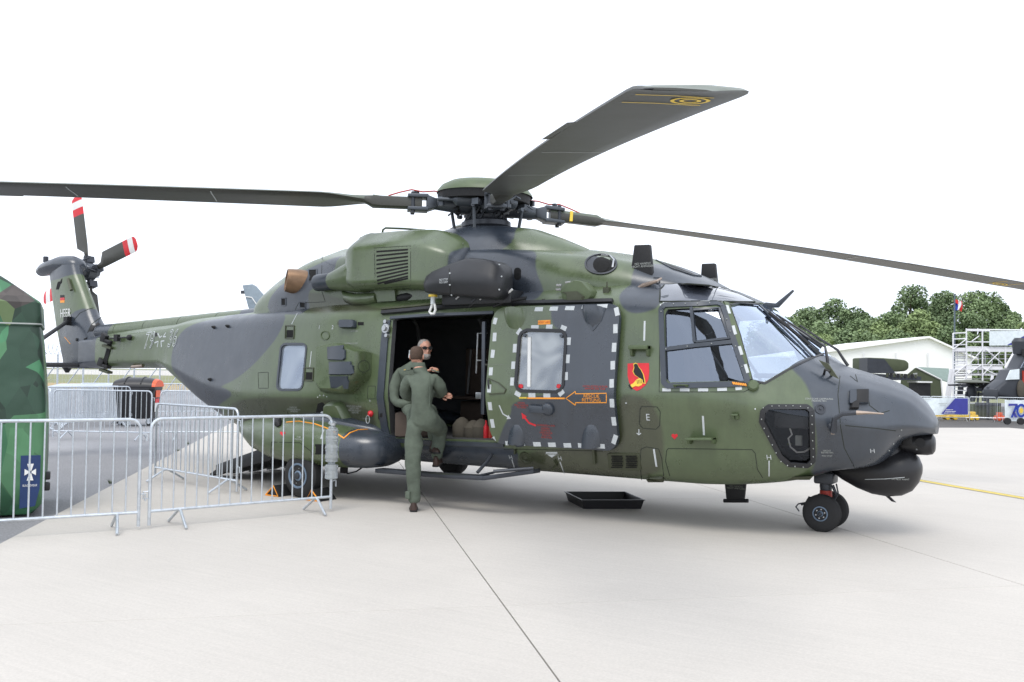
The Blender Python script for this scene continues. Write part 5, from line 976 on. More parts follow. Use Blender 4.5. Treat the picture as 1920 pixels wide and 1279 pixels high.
for k in range(4):
    a = RA+k*pi/2; d = Vector((cos(a), sin(a), 0)); t = Vector((-sin(a), cos(a), 0)); Z = Vector((0, 0, 1))
    def P(r, w=0, h=0, dr=True): return Vector((HB.x, HB.y, 0))+d*r+t*w+Z*(rz(a, r, dr)+h)
    mb = MB(); mb.tube([P(.1), P(.35), P(.6), P(.72)], [.13, .12, .09, .075], 14); mb.hexa([P(.66, -.09, .055), P(.66, -.09, -.055), P(.66, .09, .055), P(.66, .09, -.055), P(.8, -.13, .1), P(.8, -.13, -.1), P(.8, .13, .1), P(.8, .13, -.1)])
    for h in (.085, -.085): mb.hexa([P(.78, -.13, h+.025), P(.78, -.13, h-.025), P(.78, .13, h+.025), P(.78, .13, h-.025), P(1.05, -.12, h+.022), P(1.05, -.12, h-.022), P(1.05, .12, h+.022), P(1.05, .12, h-.022)])
    arm = mb.build('blade_sleeve', 'hubmetal', mast, bevel=.012)
    mb = MB()
    for w in (-.07, .07): mb.lathe(P(.98, w, -.14), Z, [(0, .028), (.27, .028), (.28, .02)], 10)
    mb.build('blade_pin', 'darkmetal', arm)
    mb = MB(); mb.lathe(P(.12, .3, .02), (P(.55, .26, .02)-P(.12, .3, .02)), [(0, .03), (.02, .085), (.08, .09), (.3, .085), (.34, .05), (.36, .025), (.55, .025)], 16); mb.lathe(P(.62, .2, 0), Z, [(-.06, .04), (.06, .04)], 10); mb.build('lag_damper', 'hubmetal', arm)
    mb = MB(); mb.tube([P(.1, .3, .02), P(-.08, .26, .02)], .024, 8); mb.build('damper_rod', 'steel', arm)
    mb = MB(); mb.tube([P(.45, -.22, -.02), P(.4, -.2, -.33)], .022, 8); mb.box(P(.47, -.18, 0), (.1, .1, .08)); mb.build('pitch_rod', 'hubmetal', arm)
    mb = MB(); mb.tube([P(.45, 0, .14), P(.7, 0, .17), P(.85, .02, .15), P(1.0, .03, .17), P(1.15, .03, .13), P(1.3, .02, .08)], .009, 6); mb.build('heating_cable', 'redsten', arm)
    for r in (.62, .93): mb = MB(); mb.box(P(r, 0, .13), (.05, .05, .07)); mb.build('cable_clamp', 'darkmetal', arm)
    # blade
    R = []; ns = 46; rs = list(np.linspace(.86, 1.4, 6))+list(np.linspace(1.5, 2.7, 12))+list(np.linspace(2.9, 7.6, 20))+[7.7, 7.8, 7.9, 7.97, 8.03, 8.08, 8.12, 8.145, 8.16]
    for r in rs:
        s_ = min(1, max(0, (r-1.35)/.85)); s_ = s_*s_*(3-2*s_)
        ch = .17+(.62-.17)*s_; thk = .075*(1-s_)+.036*s_; thk = thk if r < 7 else .036*(1-.5*(r-7)/1.16)
        le = .085+(.3-.085)*s_; te = le-ch
        if r > 7.7: u = (r-7.7)/.46; le -= .33*u**2.4; te = te+.02*u**4*1.0
        if r > 8.1: thk *= .5
        an = 0 if r < 7.85 else -.05*((r-7.85)/.3)**1.6
        tw = radians(7)*(1-r/8.15)*s_+radians(1.5)
        sgn = 1
        def Q(w, h): ww = w*cos(tw)-h*sin(tw)*0; return P(r, sgn*ww, h+w*sin(tw)+an)
        prof = [(le, 0), (le-.02*ch/.6-.01, .55*thk), (le-.28*ch, thk), (le-.6*ch, .6*thk), (te, .006), (te, -.006), (le-.6*ch, -.25*thk), (le-.28*ch, -.5*thk), (le-.02*ch/.6-.01, -.35*thk)] if r > 1.6 else [(le, 0), (le-.01, .8*thk), (le-.05, thk), (te+.02, thk), (te, .5*thk), (te, -.5*thk), (te+.02, -thk), (le-.05, -thk), (le-.01, -.8*thk)]
        R.append([Q(w, h) for w, h in prof])
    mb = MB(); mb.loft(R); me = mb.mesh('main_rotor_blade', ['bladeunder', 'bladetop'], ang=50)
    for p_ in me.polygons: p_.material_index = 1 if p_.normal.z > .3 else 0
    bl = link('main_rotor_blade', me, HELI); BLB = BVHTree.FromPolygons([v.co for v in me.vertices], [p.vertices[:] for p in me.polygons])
    # painted index lines across the underside, tip rings, trim tab
    def under(r, w, off=.004):
        p = P(r, w, -.6); h = BLB.ray_cast(p, Z); return (h[0] if h[0] else P(r, w, -.02))-Z*off
    def uline(name, A, B, wd, mt):
        n = 10; L_ = [under(A[0]+(B[0]-A[0])*i/n, A[1]+(B[1]-A[1])*i/n) for i in range(n+1)]; pr = Vector((-(B[1]-A[1]), (B[0]-A[0]), 0)).normalized(); L2 = [under(A[0]+(B[0]-A[0])*i/n+pr.x*wd, A[1]+(B[1]-A[1])*i/n+pr.y*wd) for i in range(n+1)]
        mb = MB(); mb.add(L_+L2, [(i, i+1, n+2+i, n+1+i) for i in range(n)]); mb.build(name, mt, bl)
    for r in (3.5, 5.2): uline('index_line', (r, .24), (r, -.24), .016, 'tape')
    uline('index_line', (7.5, .16), (7.5, -.26), .014, 'yellow'); uline('index_line', (7.74, .14), (7.74, -.26), .014, 'yellow')
    for rr_ in (.1, .055):
        c0 = (7.63, .06); n = 24; mb = MB(); A_ = [under(c0[0]+rr_*cos(x), c0[1]+rr_*sin(x)) for x in np.linspace(0, 2*pi, n+1)]; B_ = [under(c0[0]+(rr_-.02)*cos(x), c0[1]+(rr_-.02)*sin(x)) for x in np.linspace(0, 2*pi, n+1)]
        mb.add(A_+B_, [(i, i+1, n+2+i, n+1+i) for i in range(n)]); mb.build('tip_ring', 'yellow', bl)
    mb = MB(); mb.hexa([P(5.9, -.31, -.014), P(5.9, -.31, -.02), P(5.9, -.37, -.022), P(5.9, -.37, -.026), P(6.7, -.31, -.014), P(6.7, -.31, -.02), P(6.7, -.37, -.022), P(6.7, -.37, -.026)]); mb.build('trim_tab', 'bladeunder', bl)
    mb = MB(); mb.tube([P(1.12, -.03, 0), P(1.16, -.03, 0)], .098, 4); mb.build('yellow_band', 'yellow', bl) if k == 1 else None
    mb = MB(); mb.hexa([P(1.3, -.03, .06), P(1.3, -.03, .05), P(1.3, .06, .06), P(1.3, .06, .05), P(1.5, -.03, .08), P(1.5, -.03, .05), P(1.5, .06, .08), P(1.5, .06, .05)]); mb.build('cable_cover', 'greenpaint', bl)
mb = MB()
for i in range(14): a = i*.45; mb.tube([(HB.x+.3*cos(a), .3*sin(a), 3.55+.02*(i % 3)), (HB.x+.24*cos(a+.5), .24*sin(a+.5), 3.75+.03*(i % 4))], .018, 6); mb.box((HB.x+.22*cos(a+.2), .22*sin(a+.2), 3.68+.03*(i % 3)), (.08, .05, .06), Matrix.Rotation(a, 3, 'Z'))
mb.build('rotor_linkage', 'darkmetal', mast)
for i in range(16):
    a = i*.83; r = .32+.09*(i % 4); mb = MB(); q = Vector((HB.x+r*cos(a), r*sin(a), 3.72+.045*(i % 5))); mb.tube([q, q+Vector((.1*cos(a+1.3), .1*sin(a+1.3), .07)), q+Vector((.16*cos(a+.8), .16*sin(a+.8), .02))], .013, 6); mb.lathe(q, (cos(a), sin(a), .2), [(-.03, .03), (.03, .03)], 8); mb.build('hub_fitting', ('steel', 'nearblack', 'darkmetal', 'hubmetal')[i % 4], mast)


mb = MB(); mb.tube([onp(x, y, 1, -.78) for x, y in ((1476, 780), (1480, 800), (1485, 815), (1478, 822), (1482, 838), (1494, 848), (1508, 847), (1520, 840))], .009, 6); mb.build('white_cable', 'white', HELI)
mb = MB(); mb.box(onp(1498, 826, 1, -.75), (.06, .04, .1)); mb.build('junction_box', 'stencil', HELI); mb = MB(); mb.box(onp(1480, 833, 1, -.75), (.04, .03, .02)); mb.build('connector', 'greenpaint', HELI)
# ------------------------------------------------------------------ crowd barriers
def barrier_proto(Lb, nb, bars_joined=False, r=.017, H_=1.1, zb=.17, name='crowd_barrier'):
    root = bpy.data.objects.new(name, None); COL.objects.link(root)
    c = .1; F = [(0, 0, .03), (0, 0, zb), (0, 0, H_-c)]+[(c-c*cos(a), 0, H_-c+c*sin(a)) for a in (.4, .8, 1.2)]+[(c, 0, H_), (Lb-c, 0, H_)]+[(Lb-c+c*sin(a), 0, H_-c+c*cos(a)) for a in (.4, .8, 1.2)]+[(Lb, 0, H_-c), (Lb, 0, .03)]
    mb = MB(); mb.tube(F, r, 10); mb.tube([(0, 0, zb), (Lb, 0, zb)], r*.9, 8); mb.build('frame', 'galv', root)
    if bars_joined:
        mb = MB()
        for i in range(nb): x = Lb*(i+1)/(nb+1); mb.tube([(x, 0, zb), (x, 0, H_)], .008, 5)
        mb.build('bars', 'galv', root)
    else:
        mb = MB(); mb.tube([(0, 0, zb), (0, 0, H_)], .0085, 8); bm_ = mb.mesh('bar', 'galv')
        for i in range(nb): b = link('bar', bm_, root); b.location = (Lb*(i+1)/(nb+1), 0, 0)
    for x in (Lb*.14, Lb*.9):
        mb = MB(); mb.tube([(x, -.28, .012), (x+.02, -.03, zb-.01), (x+.02, .03, zb-.01), (x, .28, .012)], .015, 8); mb.build('foot', 'galv', root)
    mb = MB(); mb.tube([(Lb+.015, 0, .35), (Lb+.06, 0, .35), (Lb+.06, 0, .28)], .008, 6); mb.tube([(Lb+.015, 0, .95), (Lb+.06, 0, .95), (Lb+.06, 0, .88)], .008, 6); mb.tube([(-.015, 0, .3), (-.06, .01, .3), (-.06, .01, .37), (-.015, 0, .37)], .008, 6); mb.build('hook', 'galv', root)
    return root
def flat(px, depth): q = dp(px, 690, depth); return Vector((q.x, q.y, 0))
def put(root, a, b, label, cat='barrier', group='crowd barriers of grey steel tube'):
    root.location = (a.x, a.y, .006); root.rotation_euler = (0, 0, atan2(b.y-a.y, b.x-a.x)); tag(root, label, cat, group); return root
bA1 = flat(267, 9.13); bA0 = flat(0, 8.53); dA = (bA0-bA1).normalized()
put(barrier_proto(2.2, 17), bA1+dA*2.2, bA1, 'galvanised crowd barrier nearest the camera in front of the camouflage booth')
b0, b1 = flat(287, 9.2), flat(625, 10.44); put(barrier_proto((b1-b0).length, 16), b0, b1, 'galvanised crowd barrier with clear plastic wrap tied round its right post')
c0, c1 = flat(296, 13.3), flat(449, 11.8); put(barrier_proto((c1-c0).length, 17), c0, c1, 'crowd barrier set at an angle behind the wrapped one, ending beside the rear ramp')
small = barrier_proto(2.3, 18, True)
e0, e1 = flat(103, 20.6), flat(299, 20.4); put(small, e0, e1, 'crowd barrier standing in front of the black waste container')
def cpb(a, b, label, group='crowd barriers of grey steel tube'): return put(copy_tree(small), a, b, label, group=group)
cpb(flat(303, 20.6), flat(500, 21.2), 'crowd barrier right of the waste container, under the tail of the helicopter')
cpb(flat(80, 23.4), flat(100, 20.9), 'crowd barrier end on to the camera beside the camouflage booth')
LS = {0: 'foremost', 10: 'rearmost'}
for i in range(11):
    a = flat(84+i*2.5, 23.4+i*.4); b = a+Vector((cos(1.5+.06*((i*7) % 3-1)), sin(1.5+.06*((i*7) % 3-1)), 0))*2.3
    cpb(a, b, (['foremost', 'second', 'third', 'fourth', 'fifth', 'sixth', 'seventh', 'eighth', 'ninth', 'tenth', 'rearmost'][i]+' barrier, counted from the front, of the bundle left of the waste container'), 'barriers parked close together in a bundle')
for i in range(6):
    a = flat(150+i*48, 29.5+i*.3); b = flat(196+i*48, 29.8+i*.3)
    cpb(a, b, ['far barrier at the left end of the rear row behind the bundle', 'second barrier of the rear row behind the bundle', 'third barrier of the rear row, just behind the waste container', 'barrier of the rear row showing right of the waste container', 'fifth barrier of the rear row under the tail boom', 'barrier at the right end of the rear row'][i], 'row of barriers behind the waste container')
# clear plastic wrap on the right post
q = Vector((b1.x, b1.y, 0)); mb = MB(); R = []
for i in range(40):
    z = .38+.6*i/39; rr = .064+.004*sin(i*.9)+.006*R_.random(); rr *= .55 if i in (11, 12) or i > 36 else 1
    R.append([q+Vector((cos(a)*(rr+.007*R_.random()), sin(a)*(rr+.007*R_.random()), z)) for a in [2*pi*j/18 for j in range(18)]])
mb.loft(R); wr = mb.build('plastic_wrap', 'bubble', ang=20); tag(wr, 'crinkled clear bubble wrap bound round the right post of the barrier', 'plastic wrap'); rebase(wr, q+Vector((0, 0, .38)))
o = link('inner_roll', None, None) if False else None
mb = MB(); mb.tube([q+Vector((0, 0, .62)), q+Vector((0, 0, .66))], .06, 12); o = mb.build('tape_band', 'tentgreen', wr); o.location = -wr.location
mb = MB(); mb.tube([q+Vector((0, 0, 1.0)), q+Vector((.01, 0, 1.03))], .045, 12); o = mb.build('tape_band', 'galv', wr); o.location = -wr.location

# ------------------------------------------------------------------ wheel chocks, drip tray
for i, x in enumerate((-.36, .34)):
    t = thing('wheel_chock', ['black wheel chock with orange edging behind the main wheel', 'black wheel chock with orange edging in front of the main wheel'][i], 'chock', 'chocks at the main wheel', (x, -1.62, 0)); s = 1 if x < 0 else -1
    mb = MB(); mb.prism([(-.13*s, -.16, .006), (.12*s, -.16, .006), (.1*s, -.16, .05), (.02*s, -.16, .15)], (0, .3, 0)); mb.build('block', 'nearblack', t, bevel=.008)
    mb = MB(); P = [(-.125*s, -.163, .014), (.1*s, -.163, .014), (.015*s, -.163, .14)]; mb.tube(P+[P[0]], .009, 4); mb.build('orange_edge', 'orange', t)
zz = .115
cT = [g(1058, 922, zz), g(1173, 922, zz), g(1210, 938, zz), g(1090, 938, zz)]; cen = sum(cT, Vector())/4
tr_ = thing('drip_tray', 'shallow black drip tray lying on the concrete under the sliding door', 'tray', None, (cen.x, cen.y, 0))
def tr_r(s, z): return [Vector(((p.x-cen.x)*s, (p.y-cen.y)*s, z)) for p in cT]
mb = MB(); mb.loft([tr_r(.9, .006), tr_r(.97, zz-.004), tr_r(1.0, zz-.004), tr_r(1.0, zz+.004), tr_r(.955, zz+.004), tr_r(.89, .016)]); mb.build('pan', 'blackplastic', tr_, ang=20)
mb = MB(); mb.lathe((0, 0, .0165), (0, 0, 1), [(0, .3), (.002, .3), (.003, .28)], 24); mb.build('oily_puddle', 'chinglass', tr_)

# ------------------------------------------------------------------ camouflage booth on the left
m, t, p = newmat('boothcamo'); n = t.nodes; tc = n.new('ShaderNodeTexCoord'); mp = n.new('ShaderNodeMapping'); mp.inputs['Scale'].default_value = (2.2, 2.2, 1.25); mp.inputs['Rotation'].default_value = (.3, .5, .2); L(t, tc.outputs['Object'], mp.inputs['Vector'])
vo = n.new('ShaderNodeTexVoronoi'); vo.inputs['Scale'].default_value = 1.5; vo.distance = 'EUCLIDEAN'; L(t, mp.outputs[0], vo.inputs['Vector']); cr_ = n.new('ShaderNodeValToRGB'); cr_.color_ramp.interpolation = 'CONSTANT'
sp_ = n.new('ShaderNodeSeparateColor'); L(t, vo.outputs['Color'], sp_.inputs[0]); L(t, sp_.outputs[0], cr_.inputs['Fac']); el = cr_.color_ramp.elements
el[0].color = (.02, .05, .03, 1); el[1].position = .2; el[1].color = (.035, .13, .06, 1)
for po, co in ((.38, (.06, .16, .075)), (.55, (.06, .05, .045)), (.68, (.15, .22, .09)), (.8, (.13, .12, .08)), (.9, (.05, .17, .08))): e_ = el.new(po); e_.color = (*co, 1)
v2 = n.new('ShaderNodeTexVoronoi'); v2.inputs['Scale'].default_value = 2.6; v2.distance = 'EUCLIDEAN'; L(t, mp.outputs[0], v2.inputs['Vector']); s2_ = n.new('ShaderNodeSeparateColor'); L(t, v2.outputs['Color'], s2_.inputs[0])
mr_ = n.new('ShaderNodeMapRange'); mr_.inputs[3].default_value = .55; mr_.inputs[4].default_value = 1.45; L(t, s2_.outputs[1], mr_.inputs[0]); mx_ = n.new('ShaderNodeMixRGB'); mx_.blend_type = 'MULTIPLY'; mx_.inputs[0].default_value = 1; L(t, cr_.outputs[0], mx_.inputs[1]); L(t, mr_.outputs[0], mx_.inputs[2]); L(t, mx_.outputs[0], p.inputs['Base Color'])
p.inputs['Roughness'].default_value = .5; nz_ = n.new('ShaderNodeTexNoise'); nz_.inputs['Scale'].default_value = 2.2; L(t, tc.outputs['Object'], nz_.inputs['Vector']); bb_ = n.new('ShaderNodeBump'); bb_.inputs['Strength'].default_value = .6; bb_.inputs['Distance'].default_value = .08; L(t, nz_.outputs['Fac'], bb_.inputs['Height']); L(t, bb_.outputs[0], p.inputs['Normal'])
er = g(76, 966); away = Vector((-sin(a_), cos(a_), 0)); rgt2 = Vector((cos(a_), sin(a_), 0))
BW = .82; rot = Matrix.Rotation(radians(YAW+26), 3, 'Z'); bc = er-(rot @ Vector((1, 0, 0)))*BW*.96+(rot @ Vector((0, 1, 0)))*BW*.93
booth = thing('camouflage_booth', 'tall padded booth printed with angular green camouflage facets behind the near barrier', 'booth', None, (bc.x, bc.y, 0))
def bring(s, z, dx=0, n=7):
    P = rrect(-BW*s, BW*s, -BW*s, BW*s, .09*s, n); return [Vector((x+dx, y, z)) for x, y in P]
mb = MB(); R = [(.86, .01), (.97, .12), (1.0, .35), (1.005, .55), (1.0, .9), (.98, 1.25), (.945, 1.6), (.91, 1.9), (.885, 2.06), (.875, 2.1)]
mb.loft([[rot @ v for v in bring(s, z)] for s, z in R]); mb.build('body', 'boothcamo', booth, ang=40)
mb = MB(); mb.loft([[rot @ v for v in bring(s, z)] for s, z in ((.9, 2.07), (.905, 2.1), (.885, 2.33), (.87, 2.345), (.45, 2.6), (.05, 2.82))]); mb.build('roof', 'boothcamo', booth, ang=30)
mb = MB(); mb.loft([[rot @ v for v in bring(s, z)] for s, z in ((.907, 2.085), (.907, 2.1))]); mb.build('hem', 'stencil', booth)
def bpl(name, pts, mt_, o=.006, th=.004):
    mb = MB(); P = [rot @ Vector((x, -BW*(1.004 if z > .3 else .985+.06*z)-o, z)) for x, z in pts]; mb.prism(P, rot @ Vector((0, -th, 0))); return mb.build(name, mt_, booth)
X1 = BW*.93; bp_ = bpl('blue_panel', [(X1-.18, .09), (X1-.03, .11), (X1+.01, .3), (X1+.01, .66), (X1-.18, .66)], 'navy')
cx_ = X1-.085; cz_ = .48
for sx, sz in ((1, 0), (-1, 0), (0, 1), (0, -1)):
    if sx: bpl('cross_emblem', [(cx_+sx*.012, cz_-.008), (cx_+sx*.055, cz_-.035), (cx_+sx*.055, cz_+.035), (cx_+sx*.012, cz_+.008)], 'white', .011)
    else: bpl('cross_emblem', [(cx_-.01, cz_+sz*.014), (cx_-.032, cz_+sz*.09), (cx_+.032, cz_+sz*.09), (cx_+.01, cz_+sz*.014)], 'white', .011)
me = text_mesh('BUNDESWEHR', .05)
for v in me.vertices: v.co = rot @ Vector((cx_+v.co.x*.42, -BW*1.004-.014, .335+v.co.y*.7))
me.materials.clear(); me.materials.append(MATS['white']); link('emblem_lettering', me, booth)
for z in (.3, .42): mb = MB(); mb.box(rot @ Vector((BW*1.02, -BW*.8, z)), (.07, .1, .09), rot); mb.build('buckle', 'blackplastic', booth, bevel=.015)

# ------------------------------------------------------------------ waste container
wc = g(258, 797); W_ = thing('waste_container', 'large black wheeled waste container with an orange lid end beyond the barriers', 'waste container', None, (wc.x, wc.y, 0)); W_.rotation_euler = (0, 0, radians(YAW)+.1); W_.scale = (.88, .85, .97)
def wr_(sx, sy, z, oy=0): return [Vector((x, y+oy, z)) for x, y in rrect(-.62*sx, .62*sx, -.48*sy, .48*sy, .08, 3)]
mb = MB(); mb.loft([wr_(.84, .8, .2), wr_(.86, .84, .26), wr_(.97, .97, 1.0), wr_(1.0, 1.0, 1.02), wr_(1.04, 1.05, 1.06), wr_(1.04, 1.05, 1.13), wr_(.98, .98, 1.13)]); mb.build('body', 'binblack', W_, ang=30)
for x0, x1, mt_, nm in ((-.66, .55, 'binblack', 'lid'), (.55, .66, 'binorange', 'lid_end')):
    R = []
    for x in np.linspace(x0, x1, 8):
        R.append([Vector((x, -.52*cos(t_), 1.13+.27*sin(t_)*(1-.28*(x/.66)**4))) for t_ in np.linspace(0, pi, 14)])
    mb = MB(); mb.loft(R); mb.build(nm, mt_, W_, ang=50)
for i in range(2): mb = MB(); x = -.3+i*.5; mb.tube([(x, -.53*cos(t_), 1.13+.28*sin(t_)) for t_ in np.linspace(.3, 2.8, 10)], .02, 6); mb.build('lid_rib', 'binblack', W_)
for i, x in enumerate((-.4, -.13, .14, .41)): mb = MB(); mb.hexa([(x-.02, -.44, .25), (x-.02, -.4, .25), (x+.02, -.44, .25), (x+.02, -.4, .25), (x-.02, -.49, 1.0), (x-.02, -.45, 1.0), (x+.02, -.49, 1.0), (x+.02, -.45, 1.0)]); mb.build('body_rib', 'blackplastic', W_, fix=True)
for x, z, w, h, mt_ in ((.61, .93, .5, .22, 'binorange'), (.6, .72, .42, .12, 'redpaint'), (.59, .55, .42, .3, 'white')):
    mb = MB(); mb.box((.005+.535+.075*(z-.2)/.8+.012, -.02, z), (.01, w, h)); mb.build('sticker', mt_, W_)
for sx in (-1, 1):
    for sy in (-1, 1):
        mb = MB(); mb.lathe((sx*.44, sy*.34-.025, .1), (0, 1, 0), [(0, .03), (.002, .1), (.048, .1), (.05, .03)], 20); o = mb.build('caster', 'rubber', W_); mb = MB(); mb.box((sx*.44, sy*.34, .18), (.08, .09, .1)); mb.lathe((sx*.44, sy*.34-.03, .1), (0, 1, 0), [(0, .05), (.06, .05)], 12); mb.build('caster_fork', 'galv', o)
mb = MB(); mb.tube([(-.5, -.55, 1.06), (-.5, -.62, 1.06), (.5, -.62, 1.06), (.5, -.55, 1.06)], .015, 6); mb.build('handle', 'binblack', W_)

# ------------------------------------------------------------------ security fence with wire coils far left
FD = 50.0
for i in range(10):
    px = 60+i*48; a = flat(px, FD+i*1.2)
    t = thing('fence_post', ['%s' % s for s in ('fence post nearest the camouflage booth', 'second fence post from the booth', 'third fence post, behind the barrier bundle', 'fence post just left of the waste container', 'fence post above the waste container', 'fence post right of the waste container', 'seventh fence post from the booth', 'eighth fence post from the booth', 'ninth fence post, behind the rear fuselage', 'last fence post, behind the rear fuselage')][i]+', with a slanting brace', 'fence post', 'posts of the airfield fence', (a.x, a.y, 0))
    mb = MB(); mb.tube([(0, 0, -.02), (0, 0, 2.35)], .05, 8); mb.build('post', 'galv', t); mb = MB(); mb.tube([(-1.35*rgt2.x, -1.35*rgt2.y, 0), (0, 0, 1.9)], .035, 6); mb.build('brace', 'galv', t)
fa, fb_ = flat(0, FD-1), flat(540, FD+12); mb = MB(); dv = (fb_-fa); nseg = int(dv.length/.2)
for z in (.3, .9, 1.5, 2.1): mb.tube([fa+Vector((0, 0, z)), fb_+Vector((0, 0, z))], .008, 4)
for i in range(nseg): p_ = fa+dv*(i/nseg); mb.tube([p_+Vector((0, 0, .02)), p_+Vector((0, 0, 2.2))], .005, 3)
fe = mb.build('fence_mesh', 'galv'); tag(fe, 'pale wire mesh of the airfield fence strung between the far posts', 'fence'); rebase(fe, fa)
mb = MB(); pts = [fa+dv*(i/900)+Vector((0, 0, 2.62+.33*sin(i*.55)))+away*.33*cos(i*.55) for i in range(900)]; mb.tube(pts, .014, 4)
pts = [fa+dv*(i/700)+Vector((0, 0, 2.66+.3*sin(i*.62+1)))+away*.3*cos(-i*.62) for i in range(700)]; mb.tube(pts, .012, 4); wcn = mb.build('razor_wire', 'galv'); tag(wcn, 'coils of pale razor wire along the top of the airfield fence', 'razor wire'); rebase(wcn, fa)

# parked jet whose fin shows above the tail boom
JD = 44; t = thing('parked_jet', 'grey blue jet of which only the tail fin shows above the tail boom', 'jet', None, tuple(flat(470, JD)))
def jl(px, py, off=0): q = dp(px, py, JD)-t.location; return Vector((q.x, q.y, q.z))+away*off
mb = MB(); P = [jl(455, 535), jl(474, 533), (jl(481, 537)), jl(510, 571), jl(540, 610), jl(478, 612), jl(465, 573)]; mb.prism([p+away*-.06 for p in P], away*.12); fn_ = mb.build('tail_fin', 'jetgrey', t, bevel=.02)
ribb = MB(); ribb.tube([jl(458, 556, -.08), jl(473, 558, -.08), jl(482, 571, -.08)], .03, 4); ribb.build('white_marking', 'white', fn_); ribb = MB(); P = [jl(452, 545, -.0), jl(458, 545, -.0), jl(458, 551, 0), jl(452, 551, 0)]; ribb.prism([p+away*-.05 for p in P], away*.1); ribb.build('antenna_pod', 'darkheli', fn_)
mb = MB(); R = []
for i, (s, r) in enumerate(((-3, .45), (-1, .7), (2, .85), (6, .85), (9, .6), (11, .1))): c_ = Vector((1.2*s*.0, 0, 0))+rgt2*s+Vector((0, 0, 2.0)); R.append([c_+away*r*cos(a)+Vector((0, 0, r*sin(a))) for a in [2*pi*j/16 for j in range(16)]])
mb.loft(R); mb.build('fuselage', 'jetgrey', t); mb = MB(); mb.hexa([rgt2*1+away*-4+Vector((0, 0, 1.9)), rgt2*1+away*-4+Vector((0, 0, 1.8)), rgt2*1+away*4+Vector((0, 0, 1.9)), rgt2*1+away*4+Vector((0, 0, 1.8)), rgt2*5+away*-.5+Vector((0, 0, 1.95)), rgt2*5+away*-.5+Vector((0, 0, 1.8)), rgt2*5+away*.5+Vector((0, 0, 1.95)), rgt2*5+away*.5+Vector((0, 0, 1.8))]); mb.build('wing', 'jetgrey', t)
for s, o_ in ((0, -1.5), (0, 1.5), (8, 0)): mb = MB(); c_ = rgt2*s+away*o_; mb.lathe(c_+Vector((0, 0, .3)), away, [(-.1, .3), (.1, .3)], 16); mb.tube([c_+Vector((0, 0, .3)), rgt2*s+away*o_*.4+Vector((0, 0, 1.5))], .08, 8); mb.build('landing_gear', 'darkmetal', t)

# ------------------------------------------------------------------ right background
def B(px, py, D): return dp(px, py, D)
def at_ground(px, D): q = flat(px, D); return q
def localize(root): return root.location.copy()
# white marquee
D_ = 72; base = at_ground(1700, D_); t = thing('marquee', 'big white event marquee with a pitched roof before the trees', 'tent', None, tuple(base))
def Lc(px, py, D): return B(px, py, D)-base
def gz(px, D): q = flat(px, D)-base; return Vector((q.x, q.y, 0))
mb = MB(); F_ = [gz(1480, D_), Lc(1480, 668, D_), Lc(1740, 632, D_), Lc(1822, 672, D_), gz(1822, D_)]; Bk = [p+away*18+rgt2*-3 for p in F_]
mb.add([F_[0], F_[1], F_[3], F_[4], Bk[0], Bk[1], Bk[3], Bk[4]], [(0, 1, 2, 3), (4, 7, 6, 5), (0, 4, 5, 1), (3, 2, 6, 7)]); mb.add([F_[1], F_[2], F_[3]], [(0, 1, 2)]); mb.build('wall', 'tentwhite', t)
E1, E2, E3 = F_[1]-away*.3+rgt2*-.3, F_[2]-away*.3+Vector((0, 0, .06)), F_[3]-away*.3+rgt2*.4
mb = MB(); mb.add([E1, E2, E2+away*18, E1+away*18, E1-Vector((0, 0, .15)), E2-Vector((0, 0, .15)), E2+away*18-Vector((0, 0, .15)), E1+away*18-Vector((0, 0, .15))], [(0, 1, 2, 3), (4, 7, 6, 5), (0, 4, 5, 1), (1, 5, 6, 2), (2, 6, 7, 3), (3, 7, 4, 0)]); mb.build('roof_panel', 'tentwhite', t)
mb = MB(); mb.add([E2, E3, E3+away*18, E2+away*18, E2-Vector((0, 0, .15)), E3-Vector((0, 0, .15)), E3+away*18-Vector((0, 0, .15)), E2+away*18-Vector((0, 0, .15))], [(0, 1, 2, 3), (4, 7, 6, 5), (0, 4, 5, 1), (1, 5, 6, 2), (2, 6, 7, 3), (3, 7, 4, 0)]); mb.build('roof_panel', 'tentwhite', t)
for px in (1560, 1620, 1680, 1740, 1790): mb = MB(); mb.tube([gz(px, D_-.1), Lc(px, 671 if px < 1600 else 662, D_-.1)], .06, 6); mb.build('seam_pole', 'whitesteel', t)
# green army tent
D_ = 52; base = at_ground(1725, D_); t = thing('army_tent', 'olive green army tent with a pale roof in front of the marquee', 'tent', None, tuple(base))
F_ = [gz(1686, D_), Lc(1690, 712, D_), Lc(1718, 689, D_), Lc(1764, 712, D_), gz(1768, D_)]; dd = away*2.4+rgt2*1.0
mb = MB(); Bk = [p+dd for p in F_]; mb.add(F_+Bk, [(0, 1, 2, 3, 4), (9, 8, 7, 6, 5), (3, 8, 9, 4), (0, 5, 6, 1)]); mb.build('wall', 'tentgreen', t)
mb = MB(); q1, q2 = F_[2]+Vector((0, 0, .03)), F_[3]+Vector((0, 0, .03)); mb.hexa([q1, q1-Vector((0, 0, .06)), q2, q2-Vector((0, 0, .06)), Lc(1779, 691, D_+2), Lc(1779, 693, D_+2), Lc(1783, 717, D_+.6), Lc(1783, 719, D_+.6)]); mb.build('roof', 'tentroof', t)
mb = MB(); mb.tube([F_[2]-away*.03, F_[3]-away*.03, F_[4]-away*.03], .05, 5); mb.build('white_piping', 'white', t); mb = MB(); mb.hexa([Lc(1712, 700, D_-.05), Lc(1712, 712, D_-.05), Lc(1712, 700, D_), Lc(1712, 712, D_), Lc(1720, 699, D_-.05), Lc(1720, 712, D_-.05), Lc(1720, 699, D_), Lc(1720, 712, D_)]); mb.build('window', 'stencil', t)
